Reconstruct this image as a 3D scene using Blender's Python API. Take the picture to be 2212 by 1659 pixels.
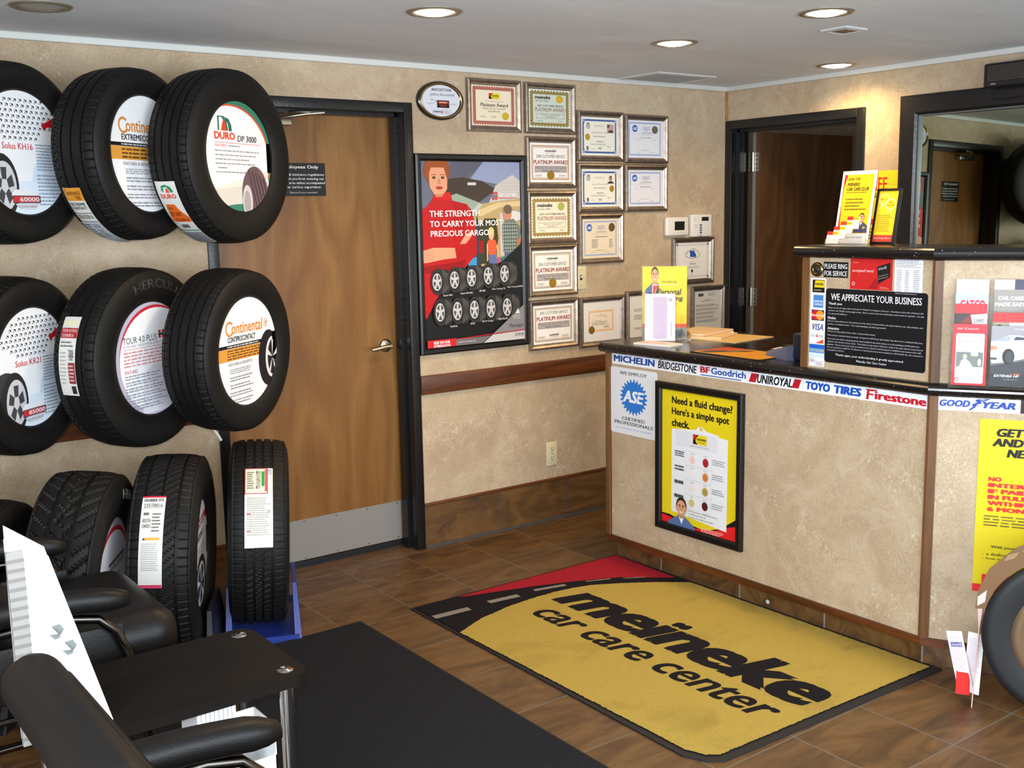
import bpy, bmesh, math, random
from mathutils import Vector, Matrix, Euler
for _o in list(bpy.data.objects): bpy.data.objects.remove(_o)
SC = bpy.context.scene
COL = SC.collection
random.seed(7)
PI = math.pi

# ------------------------------------------------------------------ camera
RT = Vector((0.80198849, -0.59704418, -0.01878058))
UP = Vector((0.10750986, 0.1133445, 0.98772195))
FW = Vector((0.58758497, 0.79416073, -0.15508912))
CAMP = Vector((-2.534, -4.3595, 1.6027))
cd = bpy.data.cameras.new('camera')
cam = bpy.data.objects.new('camera', cd); COL.objects.link(cam)
cam.matrix_world = Matrix(((RT.x, UP.x, -FW.x, CAMP.x), (RT.y, UP.y, -FW.y, CAMP.y), (RT.z, UP.z, -FW.z, CAMP.z), (0, 0, 0, 1)))
cd.sensor_fit = 'HORIZONTAL'; cd.sensor_width = 36.0
cd.lens = 2343.25 * 36.0 / 2212.0
cd.clip_start = 0.05; cd.clip_end = 60
SC.camera = cam

# ------------------------------------------------------------------ world, exposure, large lights
W = bpy.data.worlds.new('sky'); SC.world = W; W.use_nodes = True
W.node_tree.nodes['Background'].inputs[0].default_value = (0.62, 0.78, 1.0, 1)
W.node_tree.nodes['Background'].inputs[1].default_value = 1.2
VS = SC.view_settings
SC.display_settings.display_device = 'sRGB'
VS.view_transform = 'Standard'; VS.look = 'None'; VS.gamma = 1.0; VS.use_curve_mapping = False
VS.exposure = 0.44
def lamp(name, kind, loc, power, col, rot=None, **kw):
    l = bpy.data.lights.new(name, kind); l.energy = power; l.color = col
    for k, v in kw.items(): setattr(l, k, v)
    o = bpy.data.objects.new(name, l); COL.objects.link(o); o.location = loc
    if rot: o.rotation_euler = rot
    return o
# daylight coming in through the shop windows behind and left of the camera
lamp('window_daylight', 'AREA', (-0.6, -6.15, 1.45), 150, (0.80, 0.90, 1.0), (PI/2, 0, 0), shape='RECTANGLE', size=4.4, size_y=1.7)
lamp('window_daylight', 'AREA', (-3.5, -4.1, 1.45), 135, (0.80, 0.90, 1.0), (PI/2, 0, -PI/2), shape='RECTANGLE', size=2.6, size_y=1.6)
# the camera's own flash
lamp('camera_flash', 'SPOT', CAMP + UP*0.06 - RT*0.03 - FW*0.01, 128, (1.0, 0.97, 0.93), (FW-UP*0.03).to_track_quat('-Z', 'Y').to_euler(), shadow_soft_size=0.012, spot_size=math.radians(84), spot_blend=1.0)

# ------------------------------------------------------------------ materials
def lin(c):
    r = []
    for x in c[:3]:
        x = x/255.0
        r.append(x/12.92 if x <= 0.04045 else ((x+0.055)/1.055)**2.4)
    return tuple(r)
MATS = {}
def pmat(name, col, rough=0.5, metal=0.0, spec=0.5, coat=0.0, **kw):
    """plain principled material; col is sRGB 0-255"""
    if name in MATS: return MATS[name]
    m = bpy.data.materials.new(name); m.use_nodes = True
    b = m.node_tree.nodes['Principled BSDF']
    b.inputs['Base Color'].default_value = lin(col)+(1,)
    b.inputs['Roughness'].default_value = rough
    b.inputs['Metallic'].default_value = metal
    b.inputs['Specular IOR Level'].default_value = spec
    b.inputs['Coat Weight'].default_value = coat
    for k, v in kw.items(): b.inputs[k.replace('_', ' ')].default_value = v
    MATS[name] = m
    return m
def ink(c):
    return pmat('ink_%02x%02x%02x' % tuple(int(v) for v in c), c, 0.42, spec=0.35)
class NT:
    """small helper to wire node graphs"""
    def __init__(s, name, rough=0.5, spec=0.5, metal=0.0):
        s.m = bpy.data.materials.new(name); s.m.use_nodes = True
        s.t = s.m.node_tree; s.b = s.t.nodes['Principled BSDF']
        s.b.inputs['Roughness'].default_value = rough
        s.b.inputs['Specular IOR Level'].default_value = spec
        s.b.inputs['Metallic'].default_value = metal
        MATS[name] = s.m
    def n(s, ty, **kw):
        x = s.t.nodes.new(ty)
        for k, v in kw.items(): setattr(x, k, v)
        return x
    def l(s, a, b): s.t.links.new(a, b)
    def co(s, scale=(1, 1, 1), rot=(0, 0, 0), src='Object'):
        tc = s.n('ShaderNodeTexCoord'); mp = s.n('ShaderNodeMapping')
        mp.inputs['Scale'].default_value = scale; mp.inputs['Rotation'].default_value = rot
        s.l(tc.outputs[src], mp.inputs['Vector']); return mp.outputs[0]
    def noise(s, vec, scale, detail=4, rough=0.55, dist=0.0):
        x = s.n('ShaderNodeTexNoise'); x.inputs['Scale'].default_value = scale
        x.inputs['Detail'].default_value = detail; x.inputs['Roughness'].default_value = rough
        x.inputs['Distortion'].default_value = dist
        s.l(vec, x.inputs['Vector']); return x.outputs[0]
    def ramp(s, fac, stops, srgb=True):
        x = s.n('ShaderNodeValToRGB'); e = x.color_ramp.elements
        while len(e) < len(stops): e.new(0.5)
        for i, (p, c) in enumerate(stops):
            e[i].position = p
            e[i].color = (lin(c)+(1,)) if isinstance(c, tuple) else (c, c, c, 1)
        s.l(fac, x.inputs[0]); return x.outputs[0]
    def mix(s, fac, a, b, mode='MIX'):
        x = s.n('ShaderNodeMix', data_type='RGBA', blend_type=mode)
        for sock, v in ((x.inputs[0], fac), (x.inputs[6], a), (x.inputs[7], b)):
            if hasattr(v, 'links'): s.l(v, sock)
            else: sock.default_value = v if isinstance(v, (int, float)) else lin(v)+(1,)
        return x.outputs[2]
    def math(s, op, a, b=0.0, c=None):
        x = s.n('ShaderNodeMath', operation=op)
        for i, v in enumerate((a, b) if c is None else (a, b, c)):
            if hasattr(v, 'links'): s.l(v, x.inputs[i])
            else: x.inputs[i].default_value = v
        return x.outputs[0]
    def bump(s, h, strength=0.3, dist=0.01):
        x = s.n('ShaderNodeBump'); x.inputs['Strength'].default_value = strength; x.inputs['Distance'].default_value = dist
        s.l(h, x.inputs['Height']); s.l(x.outputs[0], s.b.inputs['Normal'])
    def col(s, c): s.l(c, s.b.inputs['Base Color'])
    def rgh(s, c): s.l(c, s.b.inputs['Roughness'])

def make_wallboard(name, tint=(1, 1, 1)):
    t = NT(name, 0.55, 0.25)
    v = t.co()
    a = t.noise(v, 2.6, 5, 0.6, 1.2)
    c = t.ramp(a, [(0.30, (174, 150, 121)), (0.5, (190, 167, 137)), (0.70, (204, 184, 155))])
    b = t.noise(t.co((1, 1, 1), (0.3, 0.5, 0.2)), 8.5, 8, 0.68, 1.4)
    c = t.mix(t.ramp(b, [(0.42, 0.0), (0.66, 0.5)]), c, (168, 141, 112))
    b2 = t.noise(t.co((1, 1, 1), (0.7, 0.1, 0.9)), 7.0, 8, 0.7, 2.0)
    c = t.mix(t.ramp(b2, [(0.52, 0.0), (0.74, 0.6)]), c, (212, 200, 176))
    # short pale scratches in loose clusters
    s1 = t.noise(t.co((58, 58, 36), (0.5, 0.4, 0.5)), 1.0, 4, 0.65, 1.8)
    cl = t.noise(v, 4.6, 4, 0.55, 0.6)
    f = t.math('MULTIPLY', t.ramp(s1, [(0.55, 0.0), (0.66, 0.9)]), t.ramp(cl, [(0.50, 0.0), (0.64, 0.85)]))
    c = t.mix(f, c, (236, 226, 198))
    d = t.noise(v, 120, 3, 0.6)
    c = t.mix(0.25, c, t.ramp(d, [(0.3, (136, 116, 90)), (0.7, (210, 194, 166))]))
    t.col(c); t.bump(b, 0.06, 0.004)
    return t.m
WALL = make_wallboard('mottled_wallboard')
def make_wood(name, dark, mid, light, axis='Z', rough=0.4, scale=1.0):
    t = NT(name, rough, 0.4)
    sc = {'Z': (14, 14, 0.9), 'X': (0.9, 14, 14), 'Y': (14, 0.9, 14)}[axis]
    v = t.co(tuple(q*scale for q in sc))
    a = t.noise(v, 1.0, 5, 0.6, 0.9)
    b = t.noise(t.co(tuple(q*scale*6 for q in sc)), 1.0, 3, 0.6, 0.2)
    c = t.ramp(a, [(0.3, dark), (0.5, mid), (0.7, light)])
    c = t.mix(t.ramp(b, [(0.45, 0.0), (0.8, 0.5)]), c, dark)
    t.col(c); t.bump(b, 0.08, 0.002)
    return t.m
TRIMWOOD = make_wood('stained_trim_wood', (54, 26, 10), (98, 52, 22), (122, 70, 32), 'X')
TRIMWOOD_Y = make_wood('stained_trim_wood_along', (54, 26, 10), (98, 52, 22), (122, 70, 32), 'Y')
TRIMWOOD_Z = make_wood('stained_trim_wood_upright', (66, 40, 18), (104, 68, 36), (124, 86, 48), 'Z', 0.45)
def make_veneer(name, cs):
    """book-matched veneer whose grain runs along local y"""
    t = NT(name, 0.34, 0.4)
    v = t.co((3.0, 0.55, 3.0))
    w = t.noise(v, 1.0, 2, 0.5, 0.25)
    bands = t.math('FRACT', t.math('MULTIPLY', w, 9.0))
    tri = t.math('ABSOLUTE', t.math('SUBTRACT', bands, 0.5))
    c = t.ramp(tri, [(0.05, cs[0]), (0.30, cs[1]), (0.5, cs[2])])
    big = t.noise(t.co((3.5, 0.8, 3.5)), 1.0, 3, 0.6, 0.5)
    c = t.mix(t.ramp(big, [(0.35, 0.45), (0.62, 0.0)]), c, cs[0])
    f = t.noise(t.co((70, 5, 70)), 1.0, 4, 0.65, 0.4)
    c = t.mix(t.ramp(f, [(0.46, 0.0), (0.80, 0.45)]), c, cs[3])
    t.col(c)
    return t.m
VENEER = make_veneer('birch_door_veneer', ((122, 82, 40), (134, 93, 48), (142, 101, 54), (96, 60, 28)))
VENEER_D = make_veneer('dark_door_veneer', ((84, 56, 34), (94, 64, 40), (100, 70, 44), (62, 40, 24)))
def make_tile(name, floor=True):
    t = NT(name, 0.42, 0.45)
    tc = t.n('ShaderNodeTexCoord'); sp = t.n('ShaderNodeSeparateXYZ'); t.l(tc.outputs['Object'], sp.inputs[0])
    fx = t.math('DIVIDE', sp.outputs[0], 0.33); fy = t.math('DIVIDE', t.math('ADD', sp.outputs[1], 0.044), 0.33)
    ex = t.math('ABSOLUTE', t.math('SUBTRACT', t.math('FRACT', t.math('ADD', fx, 0.5)), 0.5))
    ey = t.math('ABSOLUTE', t.math('SUBTRACT', t.math('FRACT', t.math('ADD', fy, 0.5)), 0.5))
    ix = t.math('FLOOR', fx); iy = t.math('FLOOR', fy)
    cb = t.n('ShaderNodeCombineXYZ'); t.l(ix, cb.inputs[0]); t.l(iy, cb.inputs[1])
    wn = t.n('ShaderNodeTexWhiteNoise'); t.l(cb.outputs[0], wn.inputs[0])
    # every tile gets its own piece of veined slate
    off = t.n('ShaderNodeVectorMath', operation='MULTIPLY_ADD')
    t.l(wn.outputs['Color'], off.inputs[0]); off.inputs[1].default_value = (40, 40, 40); t.l(tc.outputs['Object'], off.inputs[2])
    mp = t.n('ShaderNodeMapping'); mp.inputs['Scale'].default_value = (1.6, 5.5, 5.5); mp.inputs['Rotation'].default_value = (0, 0, 0.5)
    t.l(off.outputs[0], mp.inputs[0])
    a = t.noise(mp.outputs[0], 1.5, 7, 0.62, 1.6)
    c = t.ramp(a, [(0.28, (56, 38, 22)), (0.46, (92, 63, 32)), (0.60, (116, 83, 44)), (0.76, (94, 73, 50))])
    b = t.noise(off.outputs[0], 13, 5, 0.6, 0.5)
    c = t.mix(t.ramp(b, [(0.4, 0.0), (0.8, 0.5)]), c, (86, 61, 39))
    c = t.mix(t.math('MULTIPLY', wn.outputs['Value'], 0.25), c, (98, 75, 56))
    if floor:
        g = t.math('LESS_THAN', t.math('MINIMUM', ex, ey), 0.0085)
        c = t.mix(g, c, (106, 99, 88))
    t.col(c); t.rgh(t.ramp(a, [(0.3, 0.50), (0.7, 0.32)]))
    t.bump(a, 0.15, 0.004)
    return t.m
FLOORTILE = make_tile('slate_look_floor_tile')
BASETILE = make_tile('slate_look_base_tile', False)
GROUT = pmat('grey_grout', (140, 134, 126), 0.85, spec=0.2)
GROUT_D = pmat('dark_grout_gap', (74, 72, 70), 0.85, spec=0.2)
def make_ceiling():
    t = NT('skim_coat_ceiling', 0.8, 0.1)
    a = t.noise(t.co((0.7, 1.6, 1), (0, 0, 0.5)), 1.3, 5, 0.6, 1.0)
    b = t.noise(t.co((1.2, 4, 1), (0, 0, -0.45)), 1.6, 4, 0.6, 0.6)
    c = t.ramp(a, [(0.35, (218, 220, 222)), (0.6, (226, 228, 230))])
    c = t.mix(t.ramp(b, [(0.58, 0.0), (0.74, 0.45)]), c, (242, 244, 245))
    t.col(c); t.bump(b, 0.05, 0.004); return t.m
CEIL = make_ceiling()
COVE = pmat('white_cove_paint', (212, 212, 206), 0.5)
def make_black_paint():
    t = NT('glossy_black_paint', 0.3, 0.5)
    n = t.noise(t.co((60, 60, 4)), 1.0, 3, 0.6)
    t.b.inputs['Base Color'].default_value = lin((20, 20, 22))+(1,)
    t.bump(n, 0.25, 0.003); return t.m
BLACK = make_black_paint()
BLACKFRAME = pmat('black_lacquer_frame', (16, 15, 16), 0.35)
def make_champagne():
    t = NT('champagne_metal_moulding', 0.34, 0.5, 0.9)
    n = t.noise(t.co((40, 40, 40)), 1.0, 2)
    t.col(t.ramp(n, [(0.3, (150, 136, 124)), (0.7, (176, 160, 146))])); return t.m
CHAMP = make_champagne()
CHROME = pmat('polished_chrome', (205, 205, 205), 0.12, metal=1.0)
STEEL = pmat('satin_nickel', (190, 184, 172), 0.28, metal=1.0)
ALU = pmat('brushed_aluminium_plate', (148, 143, 138), 0.5, metal=0.3)
def make_rubber():
    t = NT('tyre_rubber', 0.58, 0.3)
    n = t.noise(t.co(), 60, 3, 0.6)
    t.col(t.ramp(n, [(0.35, (13, 12, 11)), (0.7, (22, 20, 18))])); t.bump(n, 0.05, 0.002); return t.m
RUBBER = make_rubber()
def make_leather():
    t = NT('black_leather', 0.42, 0.35)
    v = t.n('ShaderNodeTexVoronoi'); v.inputs['Scale'].default_value = 320
    t.l(t.co(), v.inputs['Vector'])
    t.b.inputs['Base Color'].default_value = lin((16, 14, 13))+(1,)
    t.bump(v.outputs['Distance'], 0.22, 0.0012); return t.m
LEATHER = make_leather()
TUBE = pmat('dark_chrome_tube', (96, 90, 84), 0.22, metal=1.0)
def make_speckle(name='black_granite_laminate'):
    t = NT(name, 0.2, 0.5)
    v = t.n('ShaderNodeTexVoronoi'); v.inputs['Scale'].default_value = 95; t.l(t.co(), v.inputs['Vector'])
    k = t.math('LESS_THAN', v.outputs['Distance'], 0.16)
    w = t.math('GREATER_THAN', t.noise(t.co(), 37, 1), 0.60)
    t.col(t.mix(t.math('MULTIPLY', k, w), (24, 21, 20), (190, 184, 172))); return t.m
GRANITE = make_speckle()
def make_tablewood():
    t = NT('espresso_wood', 0.5, 0.2)
    n = t.noise(t.co((2, 30, 30), (0, 0, 0.0)), 1.0, 4, 0.6, 0.3)
    t.col(t.ramp(n, [(0.3, (14, 10, 8)), (0.7, (24, 18, 14))])); return t.m
ESPRESSO = make_tablewood()
def carpet(name, c1, c2, stain=None):
    t = NT(name, 0.95, 0.1)
    n = t.noise(t.co(), 260, 3, 0.7)
    c = t.ramp(n, [(0.3, c1), (0.7, c2)])
    if stain:
        s = t.noise(t.co((1.3, 2.0, 1)), 2.2, 6, 0.65, 0.6)
        c = t.mix(t.ramp(s, [(0.52, 0.0), (0.74, 0.55)]), c, stain)
    t.col(c); t.bump(n, 0.5, 0.004); return t.m
CARPET_Y = carpet('yellow_mat_pile', (164, 138, 62), (188, 162, 80), (128, 106, 54))
CARPET_K = carpet('black_mat_pile', (24, 20, 23), (36, 32, 35))
CARPET_R = carpet('red_mat_pile', (148, 26, 38), (172, 40, 52))
CARPET_G = carpet('grey_mat_pile', (126, 118, 110), (150, 142, 132))
CARPET_D = carpet('charcoal_runner_pile', (25, 25, 28), (46, 46, 49))
RUBEDGE = pmat('black_rubber_edge', (28, 24, 25), 0.7)
ACRYLIC = pmat('clear_acrylic', (245, 248, 248), 0.04, spec=0.5, Transmission_Weight=1.0, IOR=1.2, Alpha=0.55)
PAPER = ink((242, 240, 236)); IVORYP = pmat('ivory_plastic', (216, 206, 170), 0.4); WHITEP = pmat('white_plastic', (232, 228, 220), 0.4)
DARKP = pmat('dark_plastic', (24, 24, 28), 0.4); GREYP = pmat('grey_blue_plastic', (86, 94, 118), 0.4)
BLUEP = pmat('blue_coated_stand', (40, 60, 140), 0.4); CARD = pmat('white_card_stock', (246, 246, 243), 0.5, spec=0.3)
LAMPGLASS = bpy.data.materials.new('lit_lamp_diffuser'); LAMPGLASS.use_nodes = True
_b = LAMPGLASS.node_tree.nodes['Principled BSDF']; _b.inputs['Emission Color'].default_value = (1, 0.86, 0.62, 1); _b.inputs['Emission Strength'].default_value = 14
# ------------------------------------------------------------------ mesh builder
class MB:
    def __init__(s): s.v = []; s.f = []; s.mi = []; s.sm = []; s.mats = []
    def m(s, mat):
        if mat not in s.mats: s.mats.append(mat)
        return s.mats.index(mat)
    def add(s, vs, fs, mat, smooth=False, M=None):
        o = len(s.v); k = s.m(mat)
        s.v += [(M @ Vector(p)) if M else Vector(p) for p in vs]
        for f in fs: s.f.append([i+o for i in f]); s.mi.append(k); s.sm.append(smooth)
    def box(s, a, b, mat, M=None):
        (x0, y0, z0), (x1, y1, z1) = a, b
        x0, x1 = min(x0, x1), max(x0, x1); y0, y1 = min(y0, y1), max(y0, y1); z0, z1 = min(z0, z1), max(z0, z1)
        s.add([(x0,y0,z0),(x1,y0,z0),(x1,y1,z0),(x0,y1,z0),(x0,y0,z1),(x1,y0,z1),(x1,y1,z1),(x0,y1,z1)],
              [(0,3,2,1),(4,5,6,7),(0,1,5,4),(1,2,6,5),(2,3,7,6),(3,0,4,7)], mat, False, M)
    def rbox(s, c, size, bev, mat, seg=3, M=None):
        bm = bmesh.new(); bmesh.ops.create_cube(bm, size=1.0)
        bmesh.ops.scale(bm, vec=size, verts=bm.verts)
        bmesh.ops.bevel(bm, geom=list(bm.edges), offset=bev, segments=seg, profile=0.5, affect='EDGES')
        bm.verts.index_update()
        T = Matrix.Translation(c)
        s.add([T @ q.co for q in bm.verts], [[q.index for q in f.verts] for f in bm.faces], mat, True, M); bm.free()
    def cyl(s, p0, p1, r, mat, n=20, r1=None, M=None, smooth=True):
        p0, p1 = Vector(p0), Vector(p1); d = (p1-p0).normalized(); r1 = r if r1 is None else r1
        a = d.orthogonal().normalized(); b = d.cross(a)
        vs = []
        for p, q in ((p0, r), (p1, r1)):
            vs += [p + (a*math.cos(2*PI*i/n)+b*math.sin(2*PI*i/n))*q for i in range(n)]
        s.add(vs, [(i, (i+1) % n, n+(i+1) % n, n+i) for i in range(n)], mat, smooth, M)
        s.add(vs[:n], [tuple(range(n))[::-1]], mat, False, M); s.add(vs[n:], [tuple(range(n))], mat, False, M)
    def tube(s, pts, r, mat, n=10, M=None, closed=False):
        pts = [Vector(p) for p in pts]; N = len(pts); rings = []; a = None
        for i, p in enumerate(pts):
            q = pts[(i+1) % N] if (closed or i < N-1) else p; o = pts[i-1] if (closed or i > 0) else p
            d = (q-o).normalized()
            if a is None: a = d.orthogonal().normalized()
            a = (a - d*a.dot(d)).normalized(); b = d.cross(a)
            rings.append([p+(a*math.cos(2*PI*k/n)+b*math.sin(2*PI*k/n))*r for k in range(n)])
        vs = [p for g in rings for p in g]; fs = []
        for i in range(N if closed else N-1):
            j = (i+1) % N
            for k in range(n): fs.append((i*n+k, i*n+(k+1) % n, j*n+(k+1) % n, j*n+k))
        s.add(vs, fs, mat, True, M)
        if not closed:
            s.add(rings[0], [tuple(range(n))[::-1]], mat, False, M); s.add(rings[-1], [tuple(range(n))], mat, False, M)
    def lathe(s, prof, mat, n=48, M=None, smooth=True, closed=False):
        """prof of (r, z), about local Z"""
        k = len(prof); vs = [(r*math.cos(2*PI*i/n), r*math.sin(2*PI*i/n), z) for i in range(n) for r, z in prof]; fs = []
        for i in range(n):
            j = (i+1) % n
            for q in range(k if closed else k-1):
                w = (q+1) % k
                fs.append((i*k+q, j*k+q, j*k+w, i*k+w))
        s.add(vs, fs, mat, smooth, M)
    def prism(s, poly, z0, z1, mat, M=None, side=None):
        n = len(poly)
        s.add([(x, y, z1) for x, y in poly], [tuple(range(n))], mat, False, M)
        s.add([(x, y, z0) for x, y in poly], [tuple(range(n))[::-1]], mat, False, M)
        s.add([(x, y, z0) for x, y in poly]+[(x, y, z1) for x, y in poly], [(i, (i+1) % n, n+(i+1) % n, n+i) for i in range(n)], side or mat, False, M)
    def frame(s, w, h, prof, mat, M=None, mats=None):
        """mitred picture moulding, prof of (inset, height), lower-left at 0,0, out along z"""
        L = []
        for i, z in prof: L.append([(i, i, z), (w-i, i, z), (w-i, h-i, z), (i, h-i, z)])
        for k in range(len(prof)-1):
            for c in range(4):
                d = (c+1) % 4
                s.add([L[k][c], L[k][d], L[k+1][d], L[k+1][c]], [(0, 1, 2, 3)], mat, False, M)
    def build(s, name, parent=None, M=None):
        me = bpy.data.meshes.new(name); me.from_pydata([tuple(p) for p in s.v], [], s.f)
        for q in s.mats: me.materials.append(q)
        me.polygons.foreach_set('material_index', s.mi); me.polygons.foreach_set('use_smooth', s.sm)
        me.update()
        o = bpy.data.objects.new(name, me); COL.objects.link(o)
        if parent: o.parent = parent
        if M is not None:
            if parent: o.matrix_local = M
            else: o.matrix_world = M
        return o
def tag(o, label, cat, group=None, kind=None):
    o['label'] = label; o['category'] = cat
    if group: o['group'] = group
    if kind: o['kind'] = kind
    return o
def struct(o): o['kind'] = 'structure'; return o
def thing(name, label, cat, M=None, group=None):
    o = bpy.data.objects.new(name, None); o.empty_display_size = 0.1; COL.objects.link(o)
    if M is not None: o.matrix_world = M
    return tag(o, label, cat, group)
def PM(org, u, v, n=None):
    """matrix whose local x, y, z are u (right), v (up), n (out of the face)"""
    u = Vector(u).normalized(); v = Vector(v).normalized(); n = u.cross(v) if n is None else Vector(n).normalized()
    return Matrix(((u.x, v.x, n.x, org[0]), (u.y, v.y, n.y, org[1]), (u.z, v.z, n.z, org[2]), (0, 0, 0, 1)))
def BACK(x, z, y=0.0): return PM((x, y, z), (1, 0, 0), (0, 0, 1))           # on the back wall, facing -Y
def RIGHT(y, z, x=2.25): return PM((x, y, z), (0, -1, 0), (0, 0, 1))        # on faces looking to -X
KD = Vector((0.483, -0.8756, 0))                                           # run of the angled counter end
KN = Vector((-0.8756, -0.483, 0))
def ANG(u, z, off=0.0):
    p = Vector((0.76, -2.293, 0)) + KD*u + KN*off
    return PM((p.x, p.y, z), KD, (0, 0, 1))

# ------------------------------------------------------------------ lettering and printed faces
_txt = {}
def textmesh(s, shear=0.0, bold=0.0, res=2):
    key = (s, shear, bold, res)
    if key in _txt: return _txt[key]
    cu = bpy.data.curves.new('lettering', 'FONT'); cu.body = s; cu.shear = shear
    cu.resolution_u = res; cu.size = 1.0
    ob = bpy.data.objects.new('lettering', cu); COL.objects.link(ob)
    me = bpy.data.meshes.new_from_object(ob)
    vs = [(v.co.x, v.co.y, 0.0) for v in me.vertices]; fs = [tuple(p.vertices) for p in me.polygons]
    bpy.data.objects.remove(ob); bpy.data.curves.remove(cu); bpy.data.meshes.remove(me)
    if bold > 0 and vs:              # heavier weight: the same outline struck a few times, slightly apart
        st = [(-1, 0), (1, 0)] if bold < 0.02 else [(-1, -0.5), (1, -0.5), (-1, 0.5), (1, 0.5), (0, 0)]
        n = len(vs); base, bf = [q[:2] for q in vs], fs
        vs = [(x+bold*a, y+bold*b, 0.00002*k) for k, (a, b) in enumerate(st) for x, y in base]
        fs = [tuple(i+n*k for i in f) for k in range(len(st)) for f in bf]
    if vs:
        x0 = min(v[0] for v in vs); x1 = max(v[0] for v in vs); y0 = min(v[1] for v in vs); y1 = max(v[1] for v in vs)
        vs = [((x-x0)/max(x1-x0, 1e-6), (y-y0)/max(y1-y0, 1e-6), q) for x, y, q in vs]
        asp = (x1-x0)/max(y1-y0, 1e-6)
    else: asp = 1
    _txt[key] = (vs, fs, asp); return _txt[key]
def area2(p): return sum(p[i][0]*p[(i+1) % len(p)][1]-p[(i+1) % len(p)][0]*p[i][1] for i in range(len(p)))
def clip_poly(poly, c, r):
    """keep the part of a convex or gently concave polygon inside a circle"""
    K = 56; cp = [(c[0]+r*math.cos(2*PI*i/K), c[1]+r*math.sin(2*PI*i/K)) for i in range(K)]
    out = poly
    for i in range(K):
        a, b = cp[i], cp[(i+1) % K]; inp = out; out = []
        ins = lambda p: (b[0]-a[0])*(p[1]-a[1])-(b[1]-a[1])*(p[0]-a[0]) >= 0
        for j in range(len(inp)):
            p, q = inp[j], inp[(j+1) % len(inp)]
            if ins(p):
                out.append(p)
                if not ins(q): out.append(isect(a, b, p, q))
            elif ins(q): out.append(isect(a, b, p, q))
        if len(out) < 3: return []
    return out
def isect(a, b, p, q):
    d1 = (b[0]-a[0], b[1]-a[1]); d2 = (q[0]-p[0], q[1]-p[1]); den = d1[0]*d2[1]-d1[1]*d2[0]
    if abs(den) < 1e-12: return q
    t = (d1[0]*(a[1]-p[1])-d1[1]*(a[0]-p[0]))/den
    return (p[0]+d2[0]*t, p[1]+d2[1]*t)
def half(poly, ax, val, sg):
    """keep the part of a polygon where coordinate ax is below (sg 1) or above (sg -1) val"""
    out = []
    for j in range(len(poly)):
        p, q = poly[j], poly[(j+1) % len(poly)]; a = sg*(val-p[ax]); b = sg*(val-q[ax])
        if a >= 0: out.append(p)
        if (a >= 0) != (b >= 0): t = a/(a-b); out.append((p[0]+(q[0]-p[0])*t, p[1]+(q[1]-p[1])*t))
    return out
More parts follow.
